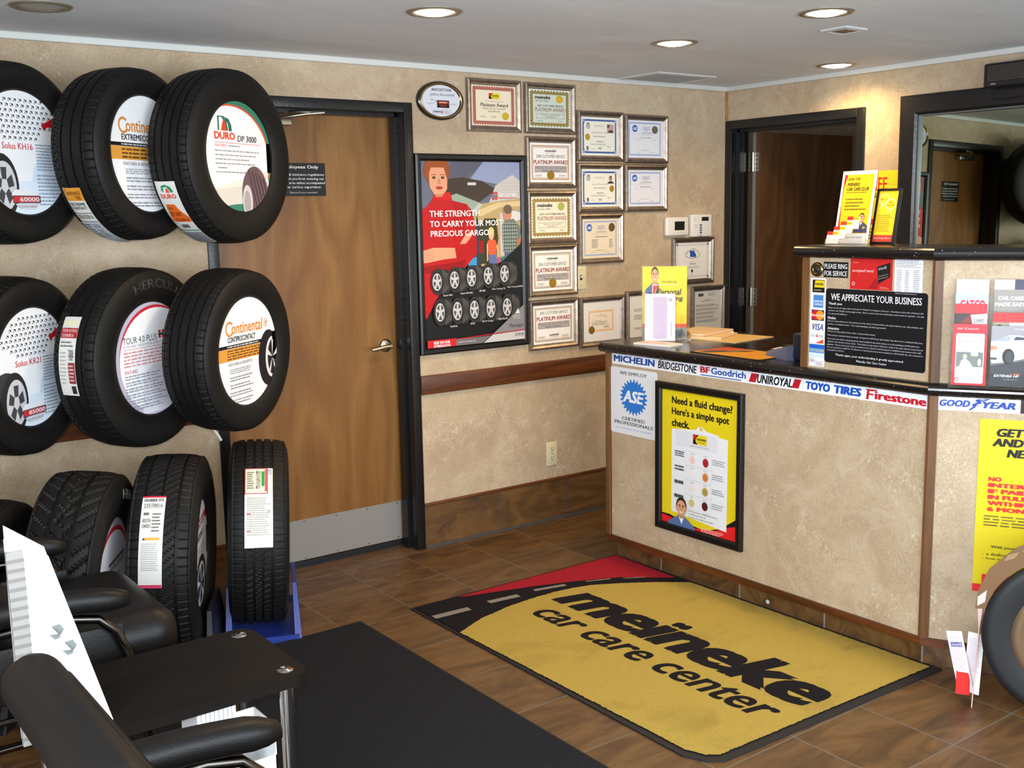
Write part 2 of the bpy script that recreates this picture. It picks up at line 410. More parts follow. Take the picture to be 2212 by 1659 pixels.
class Print(MB):
    """a printed face w x h: fractions across from the left and down from the top; layers stack in thin steps"""
    STEP = 0.00012
    def __init__(s, w, h, z=0.0, clip=None):
        super().__init__(); s.w = w; s.h = h; s.z = z; s.lv = 0; s.clip = clip; s.notch = None
    def P(s, x, y): return (x*s.w, (1-y)*s.h)
    def raw(s, pts, c, up=True):
        if up: s.lv += 1
        if area2(pts) < 0: pts = pts[::-1]
        if s.clip: pts = clip_poly(pts, s.clip[0], s.clip[1])
        else:
            for ax, val, sg in ((0, s.w, 1), (0, 0, -1), (1, s.h, 1), (1, 0, -1)):
                if any((q[ax]-val)*sg > 1e-9 for q in pts): pts = half(pts, ax, val, sg)
                if len(pts) < 3: return
        z = s.z + s.STEP*s.lv; parts = [pts]
        if s.clip and s.notch:
            xn, ya, yb = s.notch; rest = half(pts, 0, xn, -1)
            parts = [half(pts, 0, xn, 1), half(half(rest, 1, yb, -1), 0, 9, 1), half(rest, 1, ya, 1)]
        for q in parts:
            if len(q) >= 3: s.add([(x, y, z) for x, y in q], [tuple(range(len(q)))], c if not isinstance(c, tuple) else ink(c))
    def base(s, c, t=0.002, inset=0.0):
        """the sheet or board itself, t thick"""
        i = inset
        s.box((i, i, s.z), (s.w-i, s.h-i, s.z+t), c if not isinstance(c, tuple) else ink(c)); s.z += t
    def rect(s, x0, y0, x1, y1, c): s.raw([s.P(x0, y0), s.P(x1, y0), s.P(x1, y1), s.P(x0, y1)], c)
    def poly(s, pts, c): s.raw([s.P(*p) for p in pts], c)
    def ell(s, cx, cy, rx, ry, c, n=28, a0=0, a1=360):
        full = abs(a1-a0) >= 360
        s.poly([(cx+rx*math.cos(math.radians(a0+(a1-a0)*i/n)), cy-ry*math.sin(math.radians(a0+(a1-a0)*i/n))) for i in range(n if full else n+1)], c)
    def ring(s, cx, cy, rx, ry, t, c, n=32, a0=0, a1=360):
        s.lv += 1; z = s.z+s.STEP*s.lv; vs = []
        for i in range(n+1):
            a = math.radians(a0+(a1-a0)*i/n)
            for k in (1, 1-t): x, y = s.P(cx+rx*k*math.cos(a), cy-ry*k*math.sin(a)); vs.append((x, y, z))
        s.add(vs, [(2*i+1, 2*i, 2*i+2, 2*i+3) for i in range(n)], ink(c))
    def rrect(s, x0, y0, x1, y1, r, c, n=5):
        rx, ry = r/s.w, r/s.h; p = []
        for cx, cy, a in ((x1-rx, y0+ry, 0), (x0+rx, y0+ry, 90), (x0+rx, y1-ry, 180), (x1-rx, y1-ry, 270)):
            for i in range(n+1):
                b = math.radians(a+90*i/n); p.append((cx+rx*math.cos(b), cy-ry*math.sin(b)))
        s.poly(p, c)
    def border(s, x0, y0, x1, y1, t, c):
        tx, ty = t/s.w, t/s.h
        s.rect(x0, y0, x1, y0+ty, c); s.lv -= 1; s.rect(x0, y1-ty, x1, y1, c); s.lv -= 1
        s.rect(x0, y0+ty, x0+tx, y1-ty, c); s.lv -= 1; s.rect(x1-tx, y0+ty, x1, y1-ty, c)
    def text(s, t, x0, y0, x1, y1, c, bold=0.0, shear=0.0, res=2, dy=0.0):
        """lettering whose outline fills the box"""
        vs, fs, _ = textmesh(t, shear, bold, res); s.lv += 1; z = s.z+s.STEP*s.lv; o = []
        for x, y, q in vs:
            px, py = s.P(x0+(x1-x0)*x, y1+(y0-y1)*y + dy*x); o.append((px, py, z+q))
        s.add(o, fs, ink(c))
    def arc(s, t, cx, cy, rx, ry, a0, a1, h, c, bold=0.0):
        """lettering bent along an arc, angles in degrees from left to right"""
        vs, fs, _ = textmesh(t, 0, bold, 2); s.lv += 1; z = s.z+s.STEP*s.lv; o = []
        for x, y, q in vs:
            a = math.radians(a0+(a1-a0)*x); k = 1+h*(y-0.5)
            px, py = s.P(cx+rx*k*math.cos(a), cy-ry*k*math.sin(a)); o.append((px, py, z))
        s.add(o, fs, ink(c))
    def greek(s, x0, y0, x1, y1, n, c, fill=0.45, ragged=0.25, dy=0.0):
        """lines of print too small to read"""
        s.lv += 1; z = s.z+s.STEP*s.lv; k = ink(c); lh = (y1-y0)/n; rnd = random.Random(int((x0*977+y0*613+n*31+x1*71)*1000))
        for i in range(n):
            y = y0+lh*(i+0.5); x = x0; end = x1-(x1-x0)*ragged*rnd.random()
            ww = (x1-x0)/9.0
            while x < end-0.004:
                e = min(end, x+ww*rnd.uniform(0.35, 1.2)); h = lh*fill/2*rnd.uniform(0.8, 1.1)
                q = [s.P(x, y-h+dy*(x-x0)), s.P(e, y-h+dy*(e-x0)), s.P(e, y+h+dy*(e-x0)), s.P(x, y+h+dy*(x-x0))]
                s.add([(a, b, z) for a, b in q], [(3, 2, 1, 0)], k); x = e+ww*0.16
    def wheel_tire(s, cx, cy, rx, ry, flip=1, rim=(200, 198, 196)):
        """a small printed picture of a tyre seen three-quarter"""
        f = cx-flip*rx*0.38
        s.poly([(f+flip*rx*0.02, cy-ry), (f+flip*rx*0.85, cy-ry*0.92), (f+flip*rx*1.12, cy-ry*0.6), (f+flip*rx*1.18, cy), (f+flip*rx*1.12, cy+ry*0.6), (f+flip*rx*0.85, cy+ry*0.92), (f+flip*rx*0.02, cy+ry)], (44, 42, 41))
        for k in range(5):
            a = f+flip*rx*(0.50+0.13*k); e = 0.93-0.10*k; s.poly([(a-0.008, cy-ry*e), (a, cy-ry*e), (a+flip*rx*0.07, cy), (a, cy+ry*e), (a-0.008, cy+ry*e), (a+flip*rx*0.05, cy)], (104, 100, 97)); s.lv -= 1
        s.lv += 1
        s.ell(f, cy, rx*0.56, ry, (24, 23, 23), 24); s.ell(f, cy, rx*0.53, ry*0.96, (70, 68, 67), 24); s.ell(f, cy, rx*0.50, ry*0.90, (36, 34, 34), 24)
        s.ell(f-flip*rx*0.02, cy, rx*0.38, ry*0.68, rim, 20); s.ell(f, cy, rx*0.32, ry*0.58, (84, 82, 82), 20)
        for k in range(5):
            a = math.radians(90+72*k)
            p = (f+rx*0.34*math.cos(a), cy-ry*0.60*math.sin(a)); d = (-math.sin(a), math.cos(a))
            q = [(f+d[0]*rx*0.07, cy-d[1]*ry*0.1), (p[0]+d[0]*rx*0.06, p[1]-d[1]*ry*0.09), (p[0]-d[0]*rx*0.06, p[1]+d[1]*ry*0.09), (f-d[0]*rx*0.07, cy+d[1]*ry*0.1)]
            s.poly(q, rim); s.lv -= 1
        s.lv += 1; s.ell(f, cy, rx*0.09, ry*0.14, rim, 12)
def meineke_logo(p, x0, y0, x1, y1):
    """small badge: red corner, black road curve, yellow panel with the name"""
    w, h = x1-x0, y1-y0
    p.rect(x0, y0, x1, y1, (20, 18, 18)); p.poly([(x0, y0), (x0+w*0.3, y0), (x0+w*0.06, y0+h*0.62), (x0, y0+h*0.75)], (214, 40, 34))
    p.poly([(x0+w*0.42, y0), (x1, y0), (x1, y1), (x0+w*0.36, y1), (x0+w*0.20, y0+h*0.72), (x0+w*0.20, y0+h*0.4)], (232, 208, 40))
    p.text('meineke', x0+w*0.27, y0+h*0.24, x0+w*0.96, y0+h*0.56, (24, 22, 20), 0.03, 0.2)
    p.text('car care center', x0+w*0.34, y0+h*0.66, x0+w*0.88, y0+h*0.80, (24, 22, 20), 0.01, 0.2, 1)
def man_bust(p, cx, cy, sx, sy, shirt=(70, 92, 140), hair=(52, 34, 24), skin=(214, 158, 120), patch=True):
    """printed head and shoulders of a smiling man in a collared work shirt; cy is the chin"""
    X = lambda a: cx+a*sx
    Y = lambda b: cy+b*sy
    p.poly([(X(-1.15), Y(1.9)), (X(-1.1), Y(0.75)), (X(-0.6), Y(0.36)), (X(-0.25), Y(0.12)), (X(0.25), Y(0.12)), (X(0.62), Y(0.36)), (X(1.1), Y(0.75)), (X(1.2), Y(1.9))], shirt)
    p.poly([(X(-0.22), Y(-0.2)), (X(0.22), Y(-0.2)), (X(0.24), Y(0.2)), (X(0), Y(0.5)), (X(-0.24), Y(0.2))], tuple(int(v*0.88) for v in skin))
    p.poly([(X(-0.2), Y(0.22)), (X(0), Y(0.34)), (X(0.2), Y(0.22)), (X(0.02), Y(0.72))], (236, 236, 236))
    p.ell(X(0), Y(-0.62), 0.43*sx, 0.66*sy, hair); p.ell(X(0), Y(-0.50), 0.37*sx, 0.56*sy, skin)
    p.ell(X(-0.41), Y(-0.48), 0.06*sx, 0.12*sy, skin, 10); p.ell(X(0.41), Y(-0.48), 0.06*sx, 0.12*sy, skin, 10)
    for d in (-0.15, 0.15):
        p.rect(X(d-0.1), Y(-0.72), X(d+0.1), Y(-0.67), hair); p.lv -= 1
        p.ell(X(d), Y(-0.59), 0.06*sx, 0.045*sy, (40, 28, 24), 10)
    p.poly([(X(-0.02), Y(-0.6)), (X(0.05), Y(-0.6)), (X(0.09), Y(-0.34)), (X(-0.07), Y(-0.34))], tuple(int(v*0.9) for v in skin))
    p.ell(X(0), Y(-0.2), 0.16*sx, 0.075*sy, (244, 238, 232), 14, 180, 360)
    if patch:
        p.rrect(X(0.32), Y(0.95), X(0.82), Y(1.25), 0.004, (228, 206, 40)); p.rect(X(0.4), Y(1.06), X(0.74), Y(1.14), (30, 28, 26))
        p.rect(X(-0.75), Y(0.98), X(-0.35), Y(1.1), (26, 24, 24))
# ------------------------------------------------------------------ the room
ZC = 2.29            # ceiling
XR = 2.25            # right wall face
XL, YF = -3.35, -6.0 # left wall, front wall
WT = 0.12
b = MB(); b.box((XL-WT, YF-WT, -0.1), (4.2, 0.5, 0.0), FLOORTILE); struct(b.build('floor'))
b = MB(); b.box((XL-WT, YF-WT, ZC), (4.2, 0.5, ZC+0.1), CEIL); struct(b.build('ceiling'))
# back wall with the opening for the staff door
DX0, DX1, DH = -0.81, 0.10, 2.065
b = MB()
for a0, a1, z0, z1 in ((XL-WT, DX0-0.02, 0, ZC), (DX1+0.02, XR+WT, 0, ZC), (DX0-0.02, DX1+0.02, DH+0.02, ZC)): b.box((a0, 0, z0), (a1, WT+0.04, z1), WALL)
struct(b.build('wall_back'))
# right wall with a door opening and the mirrored window opening
RD0, RD1 = -0.05, -0.885
MW0, MW1, MZ0, MZ1 = -1.235, -2.75, 0.95, 2.035
b = MB()
for y0, y1, z0, z1 in ((0.0, RD0+0.02, 0, ZC), (RD0+0.02, RD1-0.02, 2.075, ZC), (RD1-0.02, MW0+0.01, 0, ZC), (MW0+0.01, MW1-0.01, MZ1+0.01, ZC), (MW0+0.01, MW1-0.01, 0, MZ0-0.01), (MW1-0.01, YF-WT, 0, ZC)):
    b.box((XR, y0, z0), (XR+WT, y1, z1), WALL)
struct(b.build('wall_right'))
# left and front walls carry the shop windows the daylight comes through
b = MB()
for y0, y1, z0, z1 in ((0, -2.75, 0, ZC), (-2.75, -5.45, 0, 0.6), (-2.75, -5.45, 2.15, ZC), (-5.45, YF, 0, ZC)): b.box((XL-WT, y0, z0), (XL, y1, z1), WALL)
struct(b.build('wall_left'))
b = MB()
for x0, x1, z0, z1 in ((XL, -2.9, 0, ZC), (-2.9, 1.7, 0, 0.55), (-2.9, 1.7, 2.15, ZC), (1.7, XR, 0, ZC)): b.box((x0, YF-WT, z0), (x1, YF, z1), WALL)
struct(b.build('wall_front'))
def shop_window(name, M, w, h, n):
    r = bpy.data.objects.new(name, None); COL.objects.link(r); r.matrix_world = M; struct(r)
    f = MB(); f.frame(w, h, [(0, -0.03), (0, 0.03), (0.05, 0.03), (0.05, -0.03)], BLACK)
    for i in range(1, n): f.box((w*i/n-0.02, 0, -0.02), (w*i/n+0.02, h, 0.02), BLACK)
    f.build('window_frame', r)
shop_window('window_1', PM((1.7, YF-0.06, 0.55), (-1, 0, 0), (0, 0, 1)), 4.6, 1.6, 3)
shop_window('window_2', PM((XL-0.06, -5.45, 0.6), (0, 1, 0), (0, 0, 1)), 2.7, 1.55, 2)
# small room behind the open door
b = MB()
b.box((XR+WT, 0.20, 0), (4.1, 0.30, ZC), WALL); b.box((4.1, 0.3, 0), (4.2, -2.2, ZC), WALL); b.box((XR+WT, -2.2, 0), (4.2, -2.3, ZC), WALL)
struct(b.build('wall_backroom'))
# trims
def strip(name, a, c, mat):
    q = MB(); q.rbox(tuple((a[i]+c[i])/2 for i in range(3)), tuple(abs(c[i]-a[i]) for i in range(3)), min(abs(c[i]-a[i]) for i in range(3))*0.25, mat, 2)
    return struct(q.build(name))
strip('trim_1', (DX1+0.046, -0.018, 0.757), (XR, 0, 0.848), TRIMWOOD)
strip('trim_2', (XL, -0.018, 0.762), (DX0-0.046, 0, 0.85), TRIMWOOD)
strip('trim_3', (XL, -0.016, ZC-0.027), (XR, 0, ZC), COVE)
strip('trim_4', (XR-0.016, -0.016, ZC-0.027), (XR, YF, ZC), COVE)
strip('trim_5', (XR-0.012, -0.012, 2.105), (XR, 0, ZC-0.027), make_wood('pale_corner_bead', (120, 78, 40), (160, 108, 62), (176, 124, 74), 'Z'))
def tilebase(name, x0, x1, z1, joints):
    q = MB(); q.box((x0, -0.010, 0.012), (x1, 0, z1), BASETILE)
    for j in joints: q.box((j-0.003, -0.0106, 0.012), (j+0.003, -0.009, z1), GROUT_D)
    q.box((x0, -0.014, 0.0), (x1, 0, 0.013), GROUT_D)
    q.rbox(((x0+x1)/2, -0.008, z1+0.006), (x1-x0, 0.016, 0.014), 0.004, TRIMWOOD)
    return struct(q.build(name))
tilebase('baseboard_back', DX1+0.046, XR, 0.212, (0.597, 1.031, 1.465, 1.9))
tilebase('baseboard_left', XL, DX0-0.046, 0.212, (-3.0, -2.57, -2.14, -1.7, -1.27))

def door_frame(root, M, w, h, fw, proj, depth, stop=True):
    """metal frame round an opening 0..w; local z towards the room"""
    f = MB()
    for x0, x1, z0, z1 in ((-fw, 0, 0, h+fw), (w, w+fw, 0, h+fw), (0, w, h, h+fw)):
        f.rbox(((x0+x1)/2, (z0+z1)/2, proj/2), (x1-x0, z1-z0, proj), 0.003, BLACK)
    f.box((-0.018, 0, -depth), (0, h, 0), BLACK); f.box((w, 0, -depth), (w+0.018, h, 0), BLACK); f.box((-0.018, h, -depth), (w+0.018, h+0.018, 0), BLACK)
    if stop:
        for x0, x1, z0, z1 in ((0, 0.016, 0, h), (w-0.016, w, 0, h), (0, w, h-0.016, h)): f.box((x0, z0, -depth*0.62), (x1, z1, -depth*0.32), BLACK)
    return f.build('door_frame', root)
# door 1: staff door in the back wall
M = BACK(DX0, 0.0)
d1 = bpy.data.objects.new('door_1', None); COL.objects.link(d1); d1.matrix_world = M; struct(d1)
W1 = DX1-DX0
door_frame(d1, None, W1, DH, 0.046, 0.012, 0.16)
q = MB(); q.box((0.004, 0.035, -0.16), (W1-0.004, DH-0.004, -0.118), VENEER); q.build('door_leaf', d1)
q = MB(); q.box((0.004, 0.005, -0.155), (W1-0.004, 0.033, -0.112), DARKP); q.build('door_sweep', d1)
q = MB(); q.box((0.03, 0.036, -0.118), (W1-0.012, 0.228, -0.1165), ALU)
for i in range(6):
    for z in (0.046, 0.219): q.cyl((0.05+(W1-0.085)*i/5, z, -0.1165), (0.05+(W1-0.085)*i/5, z, -0.1145), 0.004, STEEL, 10)
q.build('kick_plate', d1)
hx, hz = 0.034-DX0, 0.995
h = MB(); h.lathe([(0, 0.014), (0.018, 0.014), (0.028, 0.010), (0.033, 0.002), (0.033, 0)], STEEL, 28, Matrix.Translation((hx, hz, -0.118)))
h.cyl((hx, hz, -0.104), (hx, hz, -0.066), 0.011, STEEL, 16)
h.tube([(hx+0.004, hz, -0.066), (hx-0.03, hz-0.001, -0.065), (hx-0.07, hz-0.006, -0.063), (hx-0.10, hz-0.009, -0.068)], 0.0095, STEEL, 12); h.build('lever_handle', d1)
c = MB(); c.rbox((0.30, 2.015, -0.098), (0.20, 0.035, 0.04), 0.006, STEEL)
c.tube([(0.30, 2.022, -0.085), (0.42, 2.04, 0.02), (0.50, 2.048, 0.03)], 0.007, STEEL); c.tube([(0.50, 2.048, 0.03), (0.40, 2.052, -0.02), (0.36, 2.052, -0.07)], 0.006, STEEL)
c.build('door_closer', d1)
# sign on the staff door
p = Print(0.235, 0.145); p.base((20, 19, 20), 0.0015)
p.text('Employees Only', 0.08, 0.07, 0.86, 0.20, (238, 238, 236), 0.015)
for i, t in enumerate(('State & insurance regulations', 'prohibit you from entering our', 'work area unless accompanied', 'by our service supervisor.')):
    p.text(t, 0.06+0.01*(i == 0), 0.31+i*0.125, (0.97, 0.97, 0.98, 0.91)[i], 0.41+i*0.125, (232, 232, 230), 0.008, 0, 1)
p.text('Thank you for your cooperation!', 0.24, 0.86, 0.82, 0.93, (210, 210, 208), 0, 0.3, 1)
tag(p.build('door_sign', None, BACK(-0.243-0.235, 1.697, 0.118)), 'black sign reading Employees Only stuck on the wooden staff door', 'sign')
# door 2: open door in the right wall
d2 = bpy.data.objects.new('door_2', None); COL.objects.link(d2); d2.matrix_world = RIGHT(RD0, 0); struct(d2)
W2 = RD0-RD1
door_frame(d2, None, W2, 2.052, 0.048, 0.012, WT+0.01)
q = MB(); q.box((0.046, 0.012, -0.98), (0.088, 2.035, -0.135), VENEER_D); q.build('door_leaf', d2)
q = MB(); q.box((0.036, 0.012, -0.135), (0.055, 2.035, -0.131), ALU); q.build('edge_strip', d2)
for z in (1.87, 1.095):
    q = MB(); q.box((0.012, z-0.052, -0.129), (0.044, z+0.052, -0.125), STEEL); q.box((0.046, z-0.052, -0.1315), (0.082, z+0.052, -0.129), STEEL)
    q.cyl((0.045, z-0.054, -0.122), (0.045, z+0.054, -0.122), 0.007, STEEL, 12)
    for a in (0.022, 0.068):
        for e in (-0.036, -0.012, 0.012, 0.036): q.cyl((a, z+e, -0.129), (a, z+e, -0.1235), 0.0035, DARKP, 8)
    q.build('hinge', d2)
# window 3: framed mirror glass on the right wall
w3 = bpy.data.objects.new('window_3', None); COL.objects.link(w3); w3.matrix_world = RIGHT(MW0, MZ0); struct(w3)
ww, wh = MW0-MW1, MZ1-MZ0
f = MB(); f.frame(ww+0.19, wh+0.19, [(0, 0), (0, 0.018), (0.012, 0.024), (0.083, 0.024), (0.095, 0.016), (0.095, -0.06)], BLACK, Matrix.Translation((-0.095, -0.095, 0))); f.build('window_frame', w3)
f = MB(); f.frame(ww, wh, [(0.0, 0.010), (0.006, 0.010), (0.006, -0.04)], pmat('grey_glazing_bead', (120, 124, 126), 0.35, metal=0.4)); f.build('glazing_bead', w3)
MIRROR = pmat('tinted_mirror_glass', (168, 174, 158), 0.012, metal=1.0)
f = MB(); f.box((0.0, 0.0, -0.001), (ww, wh, 0.005), MIRROR); f.build('pane', w3, Matrix.Rotation(0.0125, 4, 'Y') @ Matrix.Rotation(-0.013, 4, 'X'))

# ------------------------------------------------------------------ ceiling fittings
def can(x, y, on, label, r=0.094):
    t = thing('ceiling_light', label, 'light', Matrix.Translation((x, y, ZC)), 'recessed ceiling lights')
    q = MB(); q.lathe([(r*0.74, -0.001), (r*0.78, -0.005), (r*0.98, -0.005), (r*1.04, -0.001), (r*1.04, 0.0)], pmat('tarnished_trim_ring', (150, 140, 122), 0.4, metal=0.5), 40); q.build('trim_ring', t)
    q = MB(); q.lathe([(0.0, -0.012 if on else -0.004), (r*0.45, -0.010 if on else -0.004), (r*0.74, -0.001)], LAMPGLASS if on else pmat('unlit_lamp_glass', (168, 168, 160), 0.35), 40)
    q.build('lamp_glass', t)
    if on: lamp('can_lamp', 'SPOT', (x, y, ZC-0.03), on, (1.0, 0.66, 0.28), None, spot_size=math.radians(160), spot_blend=0.6, shadow_soft_size=0.06)
can(-0.43, -1.11, 22, 'lit round ceiling light over the yellow floor mat, in front of the staff door')
can(0.80, -1.03, 22, 'lit round ceiling light nearest the large wall-side ceiling grille')
can(0.775, -1.81, 22, 'lit round ceiling light beside the small square ceiling vent')
can(2.02, -0.92, 17, 'lit round ceiling light close to the right wall, above the open door')
can(-1.57, -0.55, 0, 'unlit round ceiling light over the wall-hung tires')
def vent(x0, x1, y0, y1, n, label, slat, name):
    t = thing(name, label, 'vent', Matrix.Translation(((x0+x1)/2, (y0+y1)/2, ZC))); w, h = x1-x0, y1-y0
    q = MB(); q.frame(w, h, [(0, 0), (0, -0.006), (0.018, -0.010), (0.02, -0.004)], pmat('vent_enamel', (196, 196, 192), 0.5), Matrix.Translation((-w/2, -h/2, 0))); q.build('vent_frame', t)
    q = MB(); q.box((-w/2+0.018, -h/2+0.018, -0.003), (w/2-0.018, h/2-0.018, -0.001), DARKP)
    for i in range(n):
        x = -w/2+0.02+(w-0.04)*(i+0.5)/n; q.box((x-0.0016, -h/2+0.018, -0.008), (x+0.0022, h/2-0.018, -0.002), slat)
    m = max(3, int(n*h/w))
    for i in range(m):
        y = -h/2+0.02+(h-0.04)*(i+0.5)/m; q.box((-w/2+0.018, y-0.0016, -0.0075), (w/2-0.018, y+0.0016, -0.002), slat)
    q.build('grille', t)
vent(1.40, 1.82, -0.32, -0.03, 34, 'large square ceiling grille beside the back wall', pmat('grille_enamel', (158, 158, 154), 0.5), 'ceiling_vent')
vent(1.08, 1.215, -1.67, -1.55, 7, 'small square ceiling vent with a dark opening', pmat('rusty_enamel', (120, 96, 76), 0.6), 'ceiling_vent')
# ------------------------------------------------------------------ tires
def tyre_matrix(x, y, z, yaw, tilt):
    """local x right, y up, z out of the face; yaw is the heading of the face from +Y towards +X"""
    n = Vector((math.sin(yaw)*math.cos(tilt), math.cos(yaw)*math.cos(tilt), math.sin(tilt)))
    r = Vector((-math.cos(yaw), math.sin(yaw), 0)); u = n.cross(r)
    return Matrix(((r.x, u.x, n.x, x), (r.y, u.y, n.y, y), (r.z, u.z, n.z, z), (0, 0, 0, 1)))
def tyre_body(R, w, r0, style, seed=0):
    """closed ring of rubber with grooves cut into the tread; axis is local z"""
    grooves = {'rib': (-0.25, -0.085, 0.085, 0.25), 'rib3': (-0.2, 0.0, 0.2), 'at': (-0.16, 0.16), 'hwy': (-0.24, 0.0, 0.24), 'toyo': (-0.22, -0.07, 0.07, 0.22)}[style]
    pitch = {'rib': 68, 'rib3': 64, 'at': 40, 'hwy': 74, 'toyo': 84}[style]; sub = {'at': 6, 'toyo': 6}.get(style, 8); N = pitch*sub
    gw = {'at': 0.024}.get(style, 0.020); tw = 0.40
    us = set([-tw, tw]); k = -tw
    while k < tw: us.add(round(k, 4)); k += 0.04
    us = set(u for u in us if all(abs(u-g) > gw*1.1 for g in grooves))
    for g in grooves: us |= {g-gw, g-gw+0.004, g+gw-0.004, g+gw}
    us = sorted(us); depth = 0.008
    prof = []                                   # (a in widths, base radius, is tread)
    inner = [(-0.40, r0+0.006), (-0.385, r0-0.004), (-0.44, r0+0.006), (-0.485, r0+(R-r0)*0.30), (-0.5, r0+(R-r0)*0.52), (-0.485, r0+(R-r0)*0.74), (-0.445, r0+(R-r0)*0.90), (-0.42, R-0.008)]
    for a, r in inner: prof.append((a, r, False))
    for u in us: prof.append((u, R-0.010*(u/tw)**4, True))
    for a, r in inner[::-1]: prof.append((-a, r, False))
    for a, r in ((0.35, r0+0.02), (0.44, r0+(R-r0)*0.5), (0.34, R-0.022), (-0.34, R-0.022), (-0.44, r0+(R-r0)*0.5), (-0.35, r0+0.02)): prof.append((a, r, False))
    vs = []; n = len(prof)
    for i in range(N):
        t = 2*PI*i/N; ph = i % sub
        for a, r, tr in prof:
            if tr:
                d = 0.0
                for g in grooves:
                    if abs(a-g) < gw-0.002: d = depth
                if style == 'at':
                    s = (i+int(round(abs(a)*26)) + (sub//2 if a > 0 else 0)) % sub
                    if s == 0 and d == 0: d = depth*0.9
                    if abs(a) < 0.12 and (i+int(a*60)) % (sub*2) in (0, 1): d = depth*0.8
                elif style == 'toyo':
                    s = (i+int(round(a*40))) % sub
                    if s == 0 and d == 0 and abs(a) < 0.2: d = depth*0.35
                    elif ph == 0 and abs(a) > 0.26: d = depth*0.18
                else:
                    if abs(a) > grooves[-1]+gw and ph == 0: d = depth*0.35
                    elif style == 'hwy' and abs(a) < 0.24 and (i+int(a*50)) % sub == 0 and d == 0: d = depth*0.4
                    elif style == 'rib3' and a < -0.22 and (i+int(a*70)) % sub in (0,): d = depth*0.8
                r -= d
            elif abs(a) == 0.42 and ph == 0: r -= 0.002
            vs.append((r*math.cos(t), r*math.sin(t), a*w))
    fs = []
    for i in range(N):
        j = (i+1) % N
        for q in range(n):
            s = (q+1) % n; fs.append((i*n+q, j*n+q, j*n+s, i*n+s))
    b = MB(); b.add(vs, fs, RUBBER, False)
    o = b.build('tire_body')
    # smooth sidewalls, crisp tread
    nt = len(inner); flags = []
    for i in range(N):
        for q in range(n): flags.append(not (nt-1 <= q < nt+len(us)))
    o.data.polygons.foreach_set('use_smooth', flags); return o
def sticker(parent, R, w, a0, a1, t0, t1, draw, name='tread_label', jag=0.0):
    """paper label wrapped on the tread, from angle t0 to t1, across a0..a1 in widths; drawn as a flat print then wrapped"""
    W_ = (a1-a0)*w; H_ = abs(t1-t0)*R
    p = Print(W_, H_); n = 14
    vs = []; fs = []
    for i in range(n+1):
        for x in (0, 1): vs.append((x*W_, H_*i/n, 0))
    for i in range(n): fs.append((2*i, 2*i+1, 2*i+3, 2*i+2))
    p.add(vs, fs, ink((226, 224, 216))); p.lv = 2
    draw(p)
    NV, NF, NM = [], [], []             # cut into small patches so that every layer follows the curve
    for f, m in zip(p.f, p.mi):
        pts = [(p.v[i].x, p.v[i].y) for i in f]; z = p.v[f[0]].z
        ys = [q[1] for q in pts]; xs = [q[0] for q in pts]
        for k in range(18):
            ya, yb = H_*k/18, H_*(k+1)/18
            if max(ys) <= ya or min(ys) >= yb: continue
            row = half(half(pts, 1, yb, 1), 1, ya, -1) if len(pts) > 2 else []
            for c in range(5):
                xa, xb = W_*c/5, W_*(c+1)/5
                if len(row) < 3 or max(xs) <= xa or min(xs) >= xb: continue
                q = half(row, 0, xb, 1); q = half(q, 0, xa, -1) if len(q) > 2 else q
                if len(q) < 3: continue
                NF.append(list(range(len(NV), len(NV)+len(q)))); NM.append(m); NV += [Vector((a, b, z)) for a, b in q]
    p.v, p.f, p.mi, p.sm = NV, NF, NM, [False]*len(NF)
    for v in p.v:
        t = t1+(t0-t1)*(v.y/H_); r = R+0.0022+v.z*2.5-0.010*abs((a0*w+v.x)/(0.4*w))**4; a = a0*w+v.x
        v.x, v.y, v.z = r*math.cos(t), r*math.sin(t), a
    return p.build(name, parent)
def sidewall_text(parent, t, R, r0, w, a_mid, span, c, k=0.60, size=0.030):
    vs, fs, _ = textmesh(t, 0, 0.03, 2); b = MB(); o = []
    rm = r0+(R-r0)*k
    for x, y, _q in vs:
        a = math.radians(a_mid+span*(0.5-x)); r = rm+(y-0.5)*size
        f = (r-r0)/(R-r0)
        z = w*(0.5-0.06*((f-0.52)/0.3)**2)+0.0016+_q
        o.append((r*math.cos(a), r*math.sin(a), z))
    b.add(o, fs, c); return b.build('sidewall_lettering', parent)
def tyre(label, x, y, z, yaw, tilt, R, w, rd, style, group, disc=None, notch=True):
    M = tyre_matrix(x, y, z, yaw, tilt); r0 = rd-0.006
    t = thing('tire', label, 'tire', M, group)
    tyre_body(R, w, r0, style).parent = t
    if disc:
        h = 0.27; xn = 0.82; b = MB(); pts = []     # card with a square hand notch at its right edge
        for i in range(80):
            an = 2*PI*(i+0.5)/80; cx_, sy_ = math.cos(an)*0.985, math.sin(an)*0.985
            if notch and cx_ > 0 and abs(sy_) < h: continue
            pts.append((rd*cx_, rd*sy_))
        if notch: pts = pts+[(rd*0.95, -rd*h), (rd*xn, -rd*h), (rd*xn, rd*h), (rd*0.95, rd*h)]
        p = Print(rd*2, rd*2)
        p.prism([(x+rd, y+rd) for x, y in pts], 0.0, 0.003, ink(disc[0]))
        p.z = 0.0031; p.clip = ((rd, rd), rd*0.982); p.notch = (rd*(1+xn), rd*(1-h), rd*(1+h)) if notch else None
        disc[1](p)
        p.build('display_disc', t, Matrix.Translation((-rd, -rd, w*0.385)))
    return t
WHITE = (246, 246, 246)
